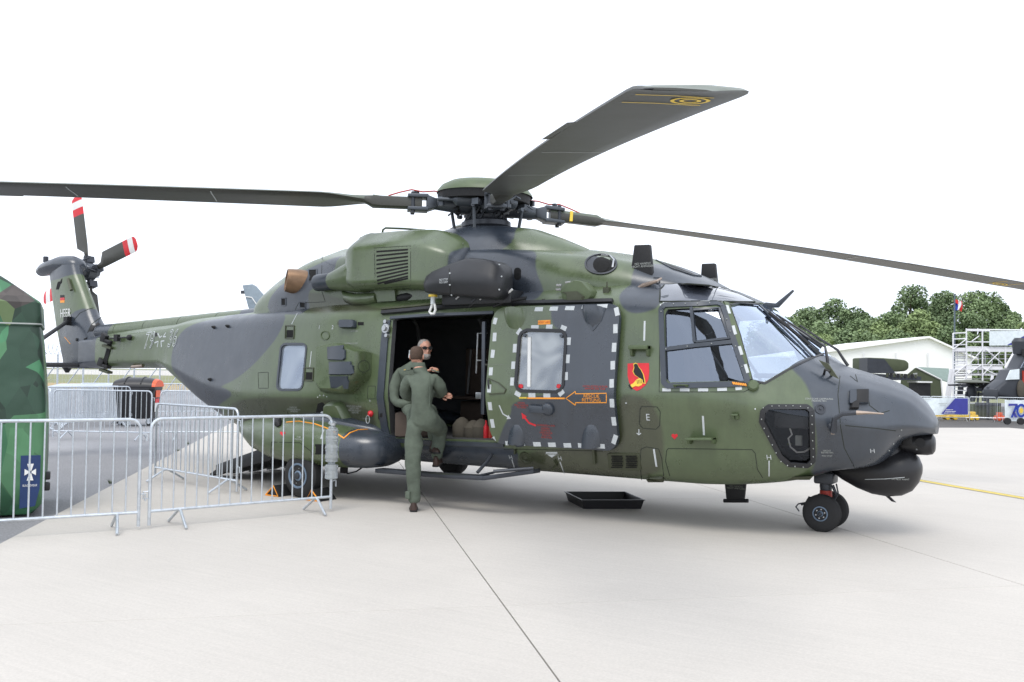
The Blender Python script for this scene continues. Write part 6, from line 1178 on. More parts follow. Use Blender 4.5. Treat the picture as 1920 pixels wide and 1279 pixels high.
# tarpaulin covered launcher vehicle
D_ = 44; base = at_ground(1660, D_); t = thing('tarpaulined_truck', 'army truck carrying a green tarpaulin covered box, half hidden by the nose', 'truck', None, tuple(base))
mb = MB(); R = []
for px, y0, y1 in ((1612, 671, 697), (1640, 672, 698), (1668, 674, 697), (1682, 676, 696), (1688, 681, 691)):
    a, b = Lc(px, y0, D_), Lc(px, y1, D_); R.append([a-away*1.0, a+away*1.0, b+away*1.0, b-away*1.0])
mb.loft(R); mb.build('tarpaulin', 'tentgreen', t, bevel=.08)
mb = MB(); mb.hexa([Lc(1611, 672, D_)-away*1.02, Lc(1611, 700, D_)-away*1.02, Lc(1611, 672, D_), Lc(1611, 700, D_), Lc(1642, 674, D_)-away*1.04, Lc(1662, 700, D_)-away*1.04, Lc(1642, 674, D_), Lc(1662, 700, D_)]); mb.build('open_end', 'darkheli', t)
mb = MB(); mb.hexa([Lc(1615, 700, D_)-away, Lc(1615, 712, D_)-away, Lc(1615, 700, D_)+away, Lc(1615, 712, D_)+away, Lc(1710, 706, D_)-away, Lc(1710, 713, D_)-away, Lc(1710, 706, D_)+away, Lc(1710, 713, D_)+away]); mb.build('flat_bed', 'darkheli', t)
for i in range(9): mb = MB(); px = 1650+i*6.5; mb.box(Lc(px, 703+i*.3, D_)-away*.9, (.1, .3, .18)); mb.build('equipment', 'nearblack' if i % 2 else 'darkolive', t)
for px in (1630, 1660, 1700): mb = MB(); c_ = gz(px, D_)-away*.9+Vector((0, 0, .55)); mb.lathe(c_, away, [(-.15, .55), (.15, .55)], 20); mb.build('wheel', 'rubber', t)
mb = MB(); mb.hexa([Lc(1704, 718, D_)-away, gz(1704, D_)-away, Lc(1704, 718, D_), gz(1704, D_), Lc(1727, 718, D_)-away, gz(1727, D_)-away, Lc(1727, 718, D_), gz(1727, D_)]); o = mb.build('cabinet', 'nearblack', t); mb = MB(); mb.box(Lc(1715, 716, D_)-away*.5, (.7, 1.2, .07), Matrix.Rotation(a_, 3, 'Z')); mb.build('cabinet_lid', 'white', o)
# flag
D_ = 60; base = at_ground(1789, D_); t = thing('flagpole', 'thin dark flagpole flying a blue white red flag above the scaffold', 'flag', None, tuple(base)); mb = MB(); mb.tube([Vector((0, 0, 0)), Lc(1790, 552, D_)], .05, 8); mb.build('pole', 'pole', t)
for (xa, xb), mt_, nm in (((0, 1/3), 'flagblue', 'blue_band'), ((1/3, 2/3), 'flagwhite', 'white_band'), ((2/3, 1), 'flagred', 'red_band')):
    mb = MB(); vs = []
    for i in range(7):
        u = xa+(xb-xa)*i/6
        for j in range(7): v = j/6; vs.append(Lc(1790+15*u+1.5*sin(v*4), 561+18*v+u*6+2*sin(u*5+v), D_)+away*.12*sin(u*7+v*2))
    mb.add(vs, [(i*7+j, i*7+j+1, i*7+j+8, i*7+j+7) for i in range(6) for j in range(6)]); mb.build(nm, mt_, t)
mb = MB(); vs = [Lc(x, y, D_) for x, y in ((1789, 560), (1796, 563), (1803, 571), (1805, 580), (1798, 571), (1788, 566))]; mb.add(vs, [(0, 1, 2, 3, 4, 5)]); mb.build('red_fold', 'flagred', t)
# scaffold viewing stand
D_ = 46; base = at_ground(1850, D_); t = thing('scaffold_stand', 'tall white scaffold stand with rails, stairs and a banner at the right edge', 'scaffold', None, tuple(base))
def tb(name, pts, r=.03): mb = MB(); mb.tube([Lc(*p) for p in pts], r, 6); return mb.build(name, 'whitesteel', t)
for D2 in (D_, D_+2.2):
    for px, py in ((1787, 625), (1812, 616), (1842, 620), (1885, 650), (1915, 615), (1950, 615)):
        mb = MB(); mb.tube([gz(px, D2), Lc(px, py, D2)], .038, 6); mb.build('standard', 'whitesteel', t)
for y in (625, 636, 647, 682, 693, 704): tb('ledger', [(1787, y, D_), (1812, y-1, D_)], .028)
for y in (620, 641): tb('ledger', [(1812, y, D_), (1856, y+.5, D_)], .028)
for y in (618, 651, 684, 692, 703): tb('ledger', [(1812, y, D_+.02), (1950, y+1, D_+.02)], .032)
for y in (700, 720, 740): tb('ledger', [(1787, y, D_+2.2), (1885, y+1, D_+2.2)], .035)
for a, b in (((1787, 655), (1812, 636)), ((1822, 640), (1836, 630)), ((1820, 680), (1842, 655)), ((1848, 655), (1880, 682)), ((1852, 682), (1875, 660)), ((1893, 680), (1912, 655)), ((1787, 704), (1812, 684)), ((1812, 704), (1840, 684)), ((1842, 704), (1860, 684)), ((1842, 690), (1870, 704)), ((1790, 745), (1812, 704))): tb('brace', [(*a, D_-.05), (*b, D_-.05)], .026)
for k_ in range(9): x_ = 1795+k_*13; tb('rail_post', [(x_, 684, D_+2.2), (x_, 660, D_+2.2)], .02); tb('rail_post', [(x_, 704, D_+.1), (x_, 690, D_+.1)], .02)
for y in (664, 672, 710, 726): tb('ledger', [(1790, y, D_+1.1), (1900, y+1, D_+1.1)], .02)
for i in range(14): y = 660+i*9; tb('stair_tread', [(1790, y, D_+.6), (1812, y, D_+.6)], .035)
for y0, x0, x1 in ((652, 1787, 1905), (686, 1790, 1880)): mb = MB(); mb.hexa([Lc(x0, y0, D_), Lc(x0, y0+7, D_), Lc(x0, y0, D_+2.2), Lc(x0, y0+7, D_+2.2), Lc(x1, y0+1, D_), Lc(x1, y0+8, D_), Lc(x1, y0+1, D_+2.2), Lc(x1, y0+8, D_+2.2)]); mb.build('deck', 'whitesteel', t)
mb = MB(); mb.hexa([Lc(1855, 621, D_-.1), Lc(1855, 648, D_-.1), Lc(1855, 621, D_), Lc(1855, 648, D_), Lc(1950, 620, D_-.1), Lc(1950, 648, D_-.1), Lc(1950, 620, D_), Lc(1950, 648, D_)]); ban = mb.build('banner', 'banner', t)
mb = MB(); mb.add([Lc(1888, 647, D_-.12), Lc(1920, 630, D_-.12), Lc(1950, 622, D_-.12), Lc(1950, 647, D_-.12)], [(0, 1, 2, 3)]); mb.build('blue_corner', 'bannerblue', ban)
for a, b in (((1861, 704), (1846, 790)), ((1783, 692), (1774, 747)), ((1788, 692), (1780, 747)), ((1905, 655), (1885, 690))): tb('raking_shore', [(*a, D_-1.5), (*b, D_-1.5)], .07)
# small rotor drone on a trestle
D_ = 40; base = at_ground(1825, D_); t = thing('unmanned_helicopter', 'small dark unmanned helicopter with a flat round rotor shroud before the scaffold', 'drone', None, tuple(base))
mb = MB(); mb.lathe(Lc(1822, 717, D_), (0, 0, 1), [(-.06, .5), (0, .75), (.06, .55), (.12, .2)], 24); mb.build('rotor_shroud', 'darkolive', t); mb = MB(); mb.tube([Lc(1778, 722, D_), Lc(1868, 722, D_)], .04, 5); mb.tube([Lc(1800, 726, D_-1), Lc(1845, 718, D_+1)], .04, 5); mb.build('rotor_arm', 'darkheli', t)
mb = MB(); mb.lathe(Lc(1822, 732, D_), (0, 0, 1), [(-.5, .12), (-.2, .22), (.1, .2), (.3, .08)], 12)
for i in range(12): a = i*.9; mb.box(Lc(1822, 730, D_)+Vector((.5*cos(a), .3*sin(a), .35*sin(a*1.7)-.1)), (.22, .1, .16), Matrix.Rotation(a, 3, 'Z'))
mb.build('machinery', 'darkheli', t); mb = MB(); mb.loft([[Lc(1835, 728, D_)+Vector((0, 0, z)) for z in (.05, -.1)]+[Lc(1835, 728, D_)+away*.2], [Lc(1868, 712, D_)+Vector((0, 0, z)) for z in (.1, -.75)]+[Lc(1868, 712, D_)+away*.2]]); mb.build('tail', 'nearblack', t)
for px in (1812, 1835): mb = MB(); mb.tube([Lc(px, 735, D_), gz(px-5, D_)], .05, 6); mb.build('leg', 'darkheli', t)
# second helicopter with stepped cockpit at the right edge
D_ = 37; base = at_ground(1900, D_); t = thing('attack_helicopter', 'dark two seat attack helicopter with stepped canopies cut by the right edge', 'helicopter', None, tuple(base))
prof = [(1846, 738), (1852, 728), (1872, 712), (1882, 693), (1896, 690), (1907, 668), (1916, 652), (1960, 650), (2040, 655), (2040, 745), (1900, 752), (1850, 746)]
mb = MB(); rings = []
for o_, s in ((-.55, .86), (-.4, .96), (.4, .96), (.55, .86)):
    cpt = Lc(1930, 710, D_); rings.append([cpt+(Lc(x, y, D_)-cpt)*s+away*o_ for x, y in prof])
mb.loft(rings); hb = mb.build('fuselage', 'darkheli', t, bevel=.03)
for P, nm in (([(1880, 694), (1896, 692), (1896, 711), (1872, 712)], 'front_canopy'), ([(1899, 690), (1909, 671), (1926, 671), (1926, 690)], 'rear_canopy')):
    mb = MB(); mb.prism([Lc(x, y, D_)-away*.6 for x, y in P], away*.06); mb.build(nm, 'banner' if nm == 'front_canopy' else 'sideglass', hb)
mb = MB(); mb.prism([Lc(x, y, D_)-away*.6 for x, y in ((1902, 695), (1912, 696), (1912, 725), (1902, 722))], away*.05); mb.build('open_hatch', 'redsten', hb); mb = MB(); mb.box(Lc(1917, 662, D_)-away*.5, (.5, .3, .3)); mb.build('roof_sight', 'nearblack', hb)
mb = MB(); mb.lathe(Lc(1912, 650, D_), (0, 0, 1), [(-.3, .25), (.2, .3), (.35, .2)], 14); mb.build('mast_sight', 'darkheli', hb); mb = MB(); mb.tube([Lc(1905, 693, D_)-away*.7, Lc(1930, 700, D_)-away*.9], .05, 5); mb.build('open_door_edge', 'tentgreen', hb)
for px in (1895, 1990): mb = MB(); mb.lathe(gz(px, D_)-away*.8+Vector((0, 0, .3)), away, [(-.1, .3), (.1, .3)], 16); mb.tube([gz(px, D_)-away*.7+Vector((0, 0, .3)), Lc(px, 740, D_)], .07, 6); mb.build('landing_gear', 'rubber', t)
mb = MB(); q = B(1914, 727, 36.4)
R = [[q+rgt2*(r*cos(a))+away*(r*.6*sin(a))+Vector((0, 0, z)) for a in [2*pi*j/12 for j in range(12)]] for z, r in ((-.36, .1), (-.25, .15), (0, .16), (.2, .12), (.3, .05))]; mb.loft(R); o = mb.build('kit_bundle', 'sand', ang=50); tag(o, 'sand coloured kit bundle strapped to the flank of the attack helicopter', 'bundle'); rebase(o, q)
# barriers and banners on the right
bs = .82
rb0 = [(1700, 1745, 'banner barrier at the left, its white print half hidden by the nose'), (1745, 1817, 'barrier hung with a white and blue banner before the green tent'), (1818, 1867, 'bare barrier between the blue banner and the number banner'), (1870, 1935, 'barrier behind the banner with the number at the right edge')]
for i, (xa, xb, lab) in enumerate(rb0):
    a, b = flat(xa, 34.2), flat(xb, 33.9 if i < 3 else 33.6); r = put(copy_tree(small), a, b, lab, group='barriers on the far side of the apron'); s = (b-a).length/2.3; r.scale = (s, 1, .83)
def banner(name, xa, xb, ya, yb, D, lab, parts):
    base = flat((xa+xb)/2, D); t = thing(name, lab, 'banner', 'banners on the far barriers', tuple(base)); Lq = lambda x, y, o=0: B(x, y, D-o)-base
    mb = MB(); vs = []
    for i in range(13):
        x = xa+(xb-xa)*i/12
        for j in range(5): vs.append(Lq(x, ya+(yb-ya)*j/4+.4*sin(i*1.3), .04*sin(i*1.1+j*.4)))
    mb.add(vs, [(i*5+j, i*5+j+1, i*5+j+6, i*5+j+5) for i in range(12) for j in range(4)]); mb.build('cloth', 'banner', t)
    for nm, P, mt_ in parts: mb = MB(); mb.add([Lq(x, y, .07) for x, y in P], [tuple(range(len(P)))]); mb.build(nm, mt_, t)
    return t, Lq
banner('fence_banner', 1700, 1816, 746, 778, 33.7, 'white banner with a dark blue slanted block beside the bare barrier', [('blue_block', [(1765, 776), (1791, 747), (1815, 747), (1815, 777)], 'bannerblue')]+[('print_line', [(x0, y), (x1, y), (x1, y+1.1), (x0, y+1.1)], 'white') for x0, x1, y in ((1773, 1787, 768), (1772, 1792, 771), (1770, 1790, 774))]+[('print_line', [(x0, y), (x1, y), (x1, y+.8), (x0, y+.8)], 'stencil') for x0, x1, y in ((1760, 1776, 756), (1762, 1774, 759), (1728, 1745, 748))])
t, Lq = banner('anniversary_banner', 1884, 1940, 750, 790, 33.1, 'white banner with a large blue 70 at the right edge', [('seven_bar', [(1891, 757), (1908, 757), (1908, 761), (1891, 761)], 'bannerblue'), ('seven_stem', [(1904, 760), (1909, 760), (1899, 783), (1895, 783)], 'flagblue'), ('seven_leg', [(1898, 774), (1902, 771), (1908, 783), (1903, 783)], 'bannerblue')])
for r_o, r_i, mt_ in ((13, 9, 'flagblue'),):
    mb = MB(); A_ = [Lq(1915+r_o*.72*cos(a), 770+r_o*sin(a), .08) for a in np.linspace(0, 2*pi, 25)]; B_ = [Lq(1915+r_i*.62*cos(a), 770+r_i*.95*sin(a), .08) for a in np.linspace(0, 2*pi, 25)]; mb.add(A_+B_, [(i, i+1, i+26, i+25) for i in range(24)]); mb.build('zero_ring', mt_, t)
mb = MB(); mb.add([Lq(1915+3.6*cos(a), 770+5*sin(a), .09) for a in [2*pi*i/16 for i in range(16)]], [tuple(range(16))]); mb.build('yellow_emblem', 'yellow', t)
for i, px in enumerate((1888, 1913)):
    q = flat(px, 32.2); mb = MB(); mb.lathe(q+Vector((0, 0, .12)), away, [(-.05, .12), (.05, .12)], 16); o = mb.build('cart_wheel', 'rubber'); tag(o, ['small black cart wheel below the left part of the 70 banner', 'small black cart wheel below the zero of the 70 banner'][i], 'wheel', 'cart wheels under the banner'); rebase(o, q)
for i, (px, D2, w, c) in enumerate(((1803, 35.2, .9, 'yellowtoy'), (1822, 35.4, .35, 'yellowtoy'), (1760, 35.3, .8, 'yellowtoy'), (1873, 35, .25, 'binorange'))):
    q = flat(px, D2); mb = MB(); mb.box(q+Vector((0, 0, .14)), (w, .3, .12), Matrix.Rotation(a_, 3, 'Z')); mb.box(q+Vector((0, 0, .26)), (w*.5, .25, .12), Matrix.Rotation(a_, 3, 'Z'))
    for s in (-1, 1): mb.lathe(q+rgt2*s*w*.35+Vector((0, 0, .08)), away, [(-.17, .08), (.17, .08)], 12)
    o = mb.build('equipment_dolly', c, bevel=.01); tag(o, ['low yellow dolly behind the blue banner block', 'small yellow dolly behind the bare barrier', 'low yellow dolly behind the left part of the fence banner', 'orange dolly at the gap beside the 70 banner'][i], 'dolly', 'low dollies behind the far barriers'); rebase(o, q)
q = flat(1852, 36); mb = MB(); mb.tube([q, q+Vector((0, 0, 1.3))], .06, 6); mb.box(q+Vector((0, 0, .6)), (.9, .3, .12)); mb.box(q+Vector((.1, 0, 1.0)), (.5, .3, .4)); o = mb.build('equipment_stand', 'darkheli', bevel=.02); tag(o, 'dark equipment stand behind the bare barrier below the drone', 'stand'); rebase(o, q)
q = flat(1840, 36.5); mb = MB(); mb.box(q+Vector((0, 0, .35)), (1.3, .5, .5), Matrix.Rotation(a_, 3, 'Z')); o = mb.build('crate', 'tentgreen', bevel=.03); tag(o, 'olive green crate low behind the bare barrier', 'crate'); rebase(o, q)

# weeds in the slab joints
for i, (px, py) in enumerate(((206, 907), (352, 833), (332, 846))):
    q = g(px, py); mb = MB()
    for k in range(26):
        a = R_.random()*6.3; l = .03+.05*R_.random(); dd_ = Vector((cos(a), sin(a), 0)); o0 = dd_*.04*R_.random(); mb.add([q+o0+dd_.cross(Vector((0, 0, 1)))*.006, q+o0-dd_.cross(Vector((0, 0, 1)))*.006, q+o0+dd_*l*.7+Vector((0, 0, l))], [(0, 1, 2)])
    o = mb.build('weed_tuft', 'leaflight' if 'leaflight' in MATS else 'greenpaint', fix=False); tag(o, ['small weed in the slab edge behind the near left barrier', 'tiny weed at the slab edge seen through the angled barrier', 'tiny weed at the slab edge between the near and the angled barrier'][i], 'weed', 'weeds in the slab joint'); rebase(o, q)

# ------------------------------------------------------------------ trees
def leafmat(name, c1, c2):
    m, t, p = newmat(name); n = t.nodes; at_ = n.new('ShaderNodeAttribute'); at_.attribute_name = 'lv'; nz = n.new('ShaderNodeTexNoise'); nz.inputs['Scale'].default_value = .35; nz.inputs['Detail'].default_value = 4
    tc = n.new('ShaderNodeTexCoord'); L(t, tc.outputs['Object'], nz.inputs['Vector']); ad = n.new('ShaderNodeMath'); ad.operation = 'ADD'; L(t, at_.outputs['Fac'], ad.inputs[0]); L(t, nz.outputs['Fac'], ad.inputs[1])
    mr = n.new('ShaderNodeMapRange'); mr.inputs[1].default_value = .5; mr.inputs[2].default_value = 1.5; L(t, ad.outputs[0], mr.inputs[0]); mx = n.new('ShaderNodeMixRGB'); mx.inputs[1].default_value = (*c1, 1); mx.inputs[2].default_value = (*c2, 1); L(t, mr.outputs[0], mx.inputs[0]); L(t, mx.outputs[0], p.inputs['Base Color'])
    p.inputs['Roughness'].default_value = .6; p.inputs['Transmission Weight'].default_value = 0; p.inputs['Specular IOR Level'].default_value = .08
leafmat('leafdark', (.13, .185, .1), (.22, .29, .15)); leafmat('leafmid', (.15, .21, .11), (.26, .34, .17)); leafmat('leaflight', (.18, .24, .11), (.3, .38, .17))
def tree(px, ytop, hw, D, mt, label, seed, lean=0, nl=11000):
    rg = np.random.RandomState(seed); base = flat(px, D); top = B(px, ytop, D).z; W = hw*D/FPX; t = thing('tree', label, 'tree', 'trees behind the marquee', tuple(base))
    H_ = top; lobes = []; cz = H_*.58
    for i in range(44):
        a = rg.uniform(0, 2*pi); f = rg.uniform(0, 1)**.6; zz = rg.uniform(.12, .93); w = W*sqrt(max(.05, 1-((zz-.5)/.52)**2)); lobes.append((np.array([cos(a)*w*f*.8, sin(a)*w*f*.8, zz*H_]), W*rg.uniform(.2, .4)))
    lobes.append((np.array([0, 0, H_-W*.3]), W*.32))
    mb = MB(); mb.tube([(0, 0, -.1), (.1, 0, H_*.3), (.2, .1, H_*.7)], [.45, .32, .12], 8)
    for c, r in lobes[:12]: mb.tube([(.1, 0, H_*.28), tuple(c*np.array([.5, .5, .8])), tuple(c)], [.16, .1, .04], 5)
    mb.build('trunk', 'bark', t)
    nn = nl; k = rg.randint(0, len(lobes), nn); C_ = np.array([lobes[i][0] for i in k]); Rr = np.array([lobes[i][1] for i in k]); d = rg.normal(size=(nn, 3)); d /= np.linalg.norm(d, axis=1)[:, None]; rad = rg.uniform(.55, 1.08, nn)**.6
    P_ = C_+d*(Rr*rad)[:, None]; P_[:, 2] = np.maximum(P_[:, 2], .5); s = rg.uniform(.13, .28, nn)*(W/5)**.4
    n_ = d*.6+rg.normal(size=(nn, 3))*.6; n_[:, 2] += .35; n_ /= np.linalg.norm(n_, axis=1)[:, None]; u = np.cross(n_, rg.normal(size=(nn, 3))); u /= np.linalg.norm(u, axis=1)[:, None]; v = np.cross(n_, u)
    V = np.empty((nn, 4, 3)); V[:, 0] = P_+u*s[:, None]; V[:, 1] = P_+v*s[:, None]*.8; V[:, 2] = P_-u*s[:, None]; V[:, 3] = P_-v*s[:, None]*.7
    me = bpy.data.meshes.new('crown'); me.vertices.add(nn*4); me.vertices.foreach_set('co', V.reshape(-1)); me.loops.add(nn*4); me.loops.foreach_set('vertex_index', np.arange(nn*4, dtype=np.int32)); me.polygons.add(nn); me.polygons.foreach_set('loop_start', np.arange(0, nn*4, 4, dtype=np.int32)); me.update(calc_edges=True)
    at = me.attributes.new('lv', 'FLOAT', 'POINT'); lv = np.array([rg.uniform(.2, .8) for _ in lobes])[k]+rg.uniform(-.2, .2, nn); at.data.foreach_set('value', np.repeat(lv, 4).astype(np.float32)); me.materials.append(MATS[mt]); link('crown', me, t); return t
TR = [(1480, 596, 34, 125, 'leafmid', 'mid green tree right behind the wipers of the cockpit'), (1520, 575, 34, 132, 'leafdark', 'dark round tree above the wipers, left of the first gap'), (1572, 561, 42, 138, 'leafdark', 'tall dark tree left of the dip in the treeline'), (1612, 580, 30, 134, 'leafdark', 'dark tree at the left of the dip in the treeline'),
 (1560, 612, 40, 110, 'leafmid', 'lower mid green tree in front of the tall dark one'), (1648, 602, 38, 112, 'leaflight', 'lighter green bushy tree in the dip of the treeline'), (1700, 536, 40, 140, 'leafdark', 'tallest tree, with a ragged two part top'), (1722, 582, 44, 110, 'leaflight', 'lighter green tree in front of the tallest one'), (1745, 558, 40, 142, 'leafdark', 'dark tree between the tallest one and the flag'),
 (1775, 545, 34, 145, 'leafdark', 'dark narrow topped tree just left of the flag'), (1785, 612, 34, 105, 'leafmid', 'low green tree behind the left end of the scaffold'), (1835, 546, 48, 138, 'leafmid', 'broad green tree just right of the flag'), (1872, 560, 36, 140, 'leafdark', 'dark tree above the scaffold banner'), (1903, 585, 30, 132, 'leafmid', 'small topped green tree near the right edge'), (1930, 606, 40, 120, 'leaflight', 'low light green tree cut by the right edge'), (1440, 610, 40, 130, 'leafdark', 'dark tree hidden mostly behind the cockpit roof'), (1625, 600, 34, 126, 'leafmid', 'mid green tree filling the dip of the treeline'), (1668, 588, 32, 128, 'leafmid', 'mid green tree just left of the tallest one'), (1680, 622, 40, 106, 'leafmid', 'low mid green tree right above the marquee ridge'), (1600, 622, 42, 104, 'leafdark', 'low dark tree above the left slope of the marquee'), (1815, 585, 34, 118, 'leafdark', 'dark tree behind the foot of the flag'), (1540, 632, 36, 100, 'leaflight', 'low light green tree beside the wiper arms')]
for i, (px, yt, hw, D, mt_, lab) in enumerate(TR): tree(px, yt, hw*1.3, D, mt_, lab, 100+i)
# ------------------------------------------------------------------ people
def skin_figure(name, joints, edges, mt_fn, mats, parent, sub=2, root=0):
    me = bpy.data.meshes.new(name); me.from_pydata([j[0] for j in joints], edges, []); o = bpy.data.objects.new('tmp_fig', me); COL.objects.link(o)
    md = o.modifiers.new('s', 'SKIN'); md.use_smooth_shade = True; md.branch_smoothing = .6; ly = me.skin_vertices[0] if me.skin_vertices else None
    if ly is None:
        bm = bmesh.new(); bm.from_mesh(me); l = bm.verts.layers.skin.verify(); bm.to_mesh(me); bm.free(); ly = me.skin_vertices[0]
    for i, j in enumerate(joints): ly.data[i].radius = (j[1], j[2] if len(j) > 2 else j[1]); ly.data[i].use_root = (i == root)
    s = o.modifiers.new('b', 'SUBSURF'); s.levels = sub; s.render_levels = sub; dg = bpy.context.evaluated_depsgraph_get(); dg.update()
    out = bpy.data.meshes.new_from_object(o.evaluated_get(dg), depsgraph=dg); bpy.data.objects.remove(o); out.materials.clear()
    for m in mats: out.materials.append(MATS[m])
    for p in out.polygons: p.use_smooth = True; p.material_index = mt_fn(p.center)
    return out
def merge(meshes, name, mats):
    mb = MB(); 
    for me in meshes:
        o = len(mb.v); mb.v += [tuple(v.co) for v in me.vertices]; mb.f += [tuple(i+o for i in p.vertices) for p in me.polygons]; mb.m += [p.material_index for p in me.polygons]
    return mb.mesh(name, mats, ang=180, fix=False)
def frame(base):
    def F(a, b, z): return base+rgt2*a+away*b+Vector((0, 0, z))
    return F
def noisy(me, amp, sc):
    from mathutils import noise
    for v in me.vertices:
        p = v.co*sc; f = noise.noise(p)+.5*noise.noise(p*2.3); v.co += v.normal*amp*f
def hand(F, w, d, up, s=1.0, side=1, curl=.7, base_r=.026):
    # w wrist (a,b,z); d direction of the fingers, up = back of the hand
    d = Vector(d).normalized(); up = (Vector(up)-d*Vector(up).dot(d)).normalized(); sd = d.cross(up)*side; w = Vector(w); J = []; E = []
    def add(p, r, par):
        J.append((F(*p), r)); i = len(J)-1
        if par is not None: E.append((par, i))
        return i
    palm = [add(w, .026, None)]; palm.append(add(w+d*.045*s, .03, 0)); out = []
    pm = skin_figure('palm', [(F(*w), .026, .02), (F(*(w+d*.045*s)), .034, .017), (F(*(w+d*.085*s)), .036, .014)], [(0, 1), (1, 2)], lambda c: 0, ['skin'], None); out.append(pm)
    for k, (off, ln) in enumerate(((-.027, .07), (-.009, .08), (.01, .075), (.027, .058))):
        p0 = w+d*.075*s+sd*off; a1 = d; a2 = (d*cos(curl)-up*sin(curl)); a3 = (d*cos(curl*2)-up*sin(curl*2))
        P = [p0, p0+a1*ln*.35+sd*off*.15, p0+a1*ln*.35+a2*ln*.38, p0+a1*ln*.35+a2*ln*.38+a3*ln*.27]
        out.append(skin_figure('f', [(F(*q), r) for q, r in zip(P, (.0095, .0095, .0085, .007))], [(0, 1), (1, 2), (2, 3)], lambda c: 0, ['skin'], None))
    p0 = w+d*.03*s-sd*.028; P = [p0, p0+d*.03-sd*.02, p0+d*.055-sd*.022-up*.01]; out.append(skin_figure('t', [(F(*q), r) for q, r in zip(P, (.012, .011, .009))], [(0, 1), (1, 2)], lambda c: 0, ['skin'], None))
    return out
def head_mesh(F, c, fwd, s=1.0):
    # egg shaped head with brow, nose, jaw and ears, built as one lofted surface
    fwd = Vector(fwd).normalized(); up = Vector((0, 0, 1)); rt = fwd.cross(up); c = Vector(c); R = []
    rows = ((-.135, .045, .05, .012), (-.12, .052, .062, .03), (-.1, .06, .075, .028), (-.075, .066, .085, .018), (-.04, .072, .093, .006), (0, .077, .098, 0), (.035, .079, .1, 0), (.07, .074, .094, -.004), (.095, .06, .076, -.006), (.112, .035, .045, -.006), (.118, .01, .014, -.006))
    for z, w, d, o in rows:
        r = []
        for j in range(24):
            a = 2*pi*j/24; x = w*cos(a); y = d*sin(a)+o; ca = sin(a)
            if ca > .9: y += {-.04: .016, -.075: .004, 0: .008}.get(z, 0)*(1 if abs(cos(a)) < .2 else 0)
            if z == 0 and .55 < ca < .95: y -= .008
            p = c+rt*x*s+fwd*y*s+up*z*s; r.append(F(*p))
        R.append(r)
    mb = MB(); mb.loft(R)
    for sx in (-1, 1):
        e = c+rt*sx*.08*s-fwd*.0+up*-.01; mb.loft([[F(*(e+rt*sx*o2+fwd*(.018*k*cos(a))+up*(.032*k*sin(a)))) for a in [2*pi*j/10 for j in range(10)]] for o2, k in ((-.01, .8), (.008, 1), (.014, .8))])
    n0 = c+fwd*.098*s+up*-.03; mb.loft([[F(*(n0+fwd*o2+rt*(.016*k*cos(a))+up*(.02*k*sin(a)+dz))) for a in [2*pi*j/8 for j in range(8)]] for o2, k, dz in ((-.02, 1.1, .012), (.012, .8, 0), (.02, .35, -.004))])
    me = mb.mesh('head', 'skin', ang=180); return me
def hair_shell(F, c, fwd, mt, parent, low=.0, s=1.0, name='hair'):
    fwd = Vector(fwd).normalized(); up = Vector((0, 0, 1)); rt = fwd.cross(up); c = Vector(c); R = []
    for z, w, d, o, cut in ((-.045, .067, .088, .0, -.1), (-.025, .077, .1, -.004, .05), (.01, .083, .106, -.004, .0), (.045, .085, .107, -.004, .3), (.072, .078, .098, -.006, 1), (.097, .064, .08, -.008, 1), (.115, .042, .052, -.008, 1), (.124, .01, .012, -.008, 1)):
        r = []
        for j in range(28):
            a = 2*pi*j/28; k = 1 if sin(a) < cut or cut >= 1 else .9; r.append(F(*(c+rt*w*cos(a)*s*k+fwd*(d*sin(a)+o)*s*k*(1 if k == 1 else .92)+up*z*s)))
        R.append(r)
    mb = MB(); mb.loft(R); me = mb.mesh(name, mt, ang=180); noisy(me, .004, 60); return link(name, me, parent)
def boot(F, heel, d, parent, s=1.0, pitch=0, name='boot'):
    # heel = (a,b,z) of the heel on the ground, d = toe direction (a,b)
    d = Vector((d[0], d[1], 0)).normalized(); f = Vector((d.x*cos(pitch), d.y*cos(pitch), -sin(pitch))); u = Vector((d.x*sin(pitch), d.y*sin(pitch), cos(pitch))); r = Vector((d.y, -d.x, 0)); h = Vector(heel); R = []
    for x, w, z0, z1 in ((-.035, .02, .0, .07), (-.02, .035, 0, .12), (.02, .042, 0, .135), (.07, .043, .0, .12), (.12, .047, .0, .085), (.18, .05, 0, .066), (.23, .046, 0, .055), (.262, .03, 0, .04), (.27, .01, .004, .03)):
        R.append([F(*(h+f*x*s+r*w*ww*s+u*zz*s)) for ww, zz in ((-.9, z0), (-1, z0+.02), (-.9, (z0+z1)/2), (-.45, z1), (.45, z1), (.9, (z0+z1)/2), (1, z0+.02), (.9, z0))])
    mb = MB(); mb.loft(R); o = mb.build(name, 'boot', parent, ang=50); mb = MB(); mb.loft([[F(*(h+f*x*s+r*w*k*s+u*z)) for k, z in ((-1, .0), (-1, .018), (1, .018), (1, 0))] for x, w in ((-.04, .03), (0, .044), (.1, .045), (.18, .054), (.25, .045), (.275, .015))]); so = mb.build('sole', 'nearblack', o); return o
def ringband(F, p, d, r, w, mt, name, parent):
    mb = MB(); P = F(*p); dd = (F(*(Vector(p)+Vector(d)))-P).normalized(); mb.lathe(P-dd*w/2, dd, [(0, r*.98), (.002, r), (w-.002, r), (w, r*.98)], 20); return mb.build(name, mt, parent, ang=50)

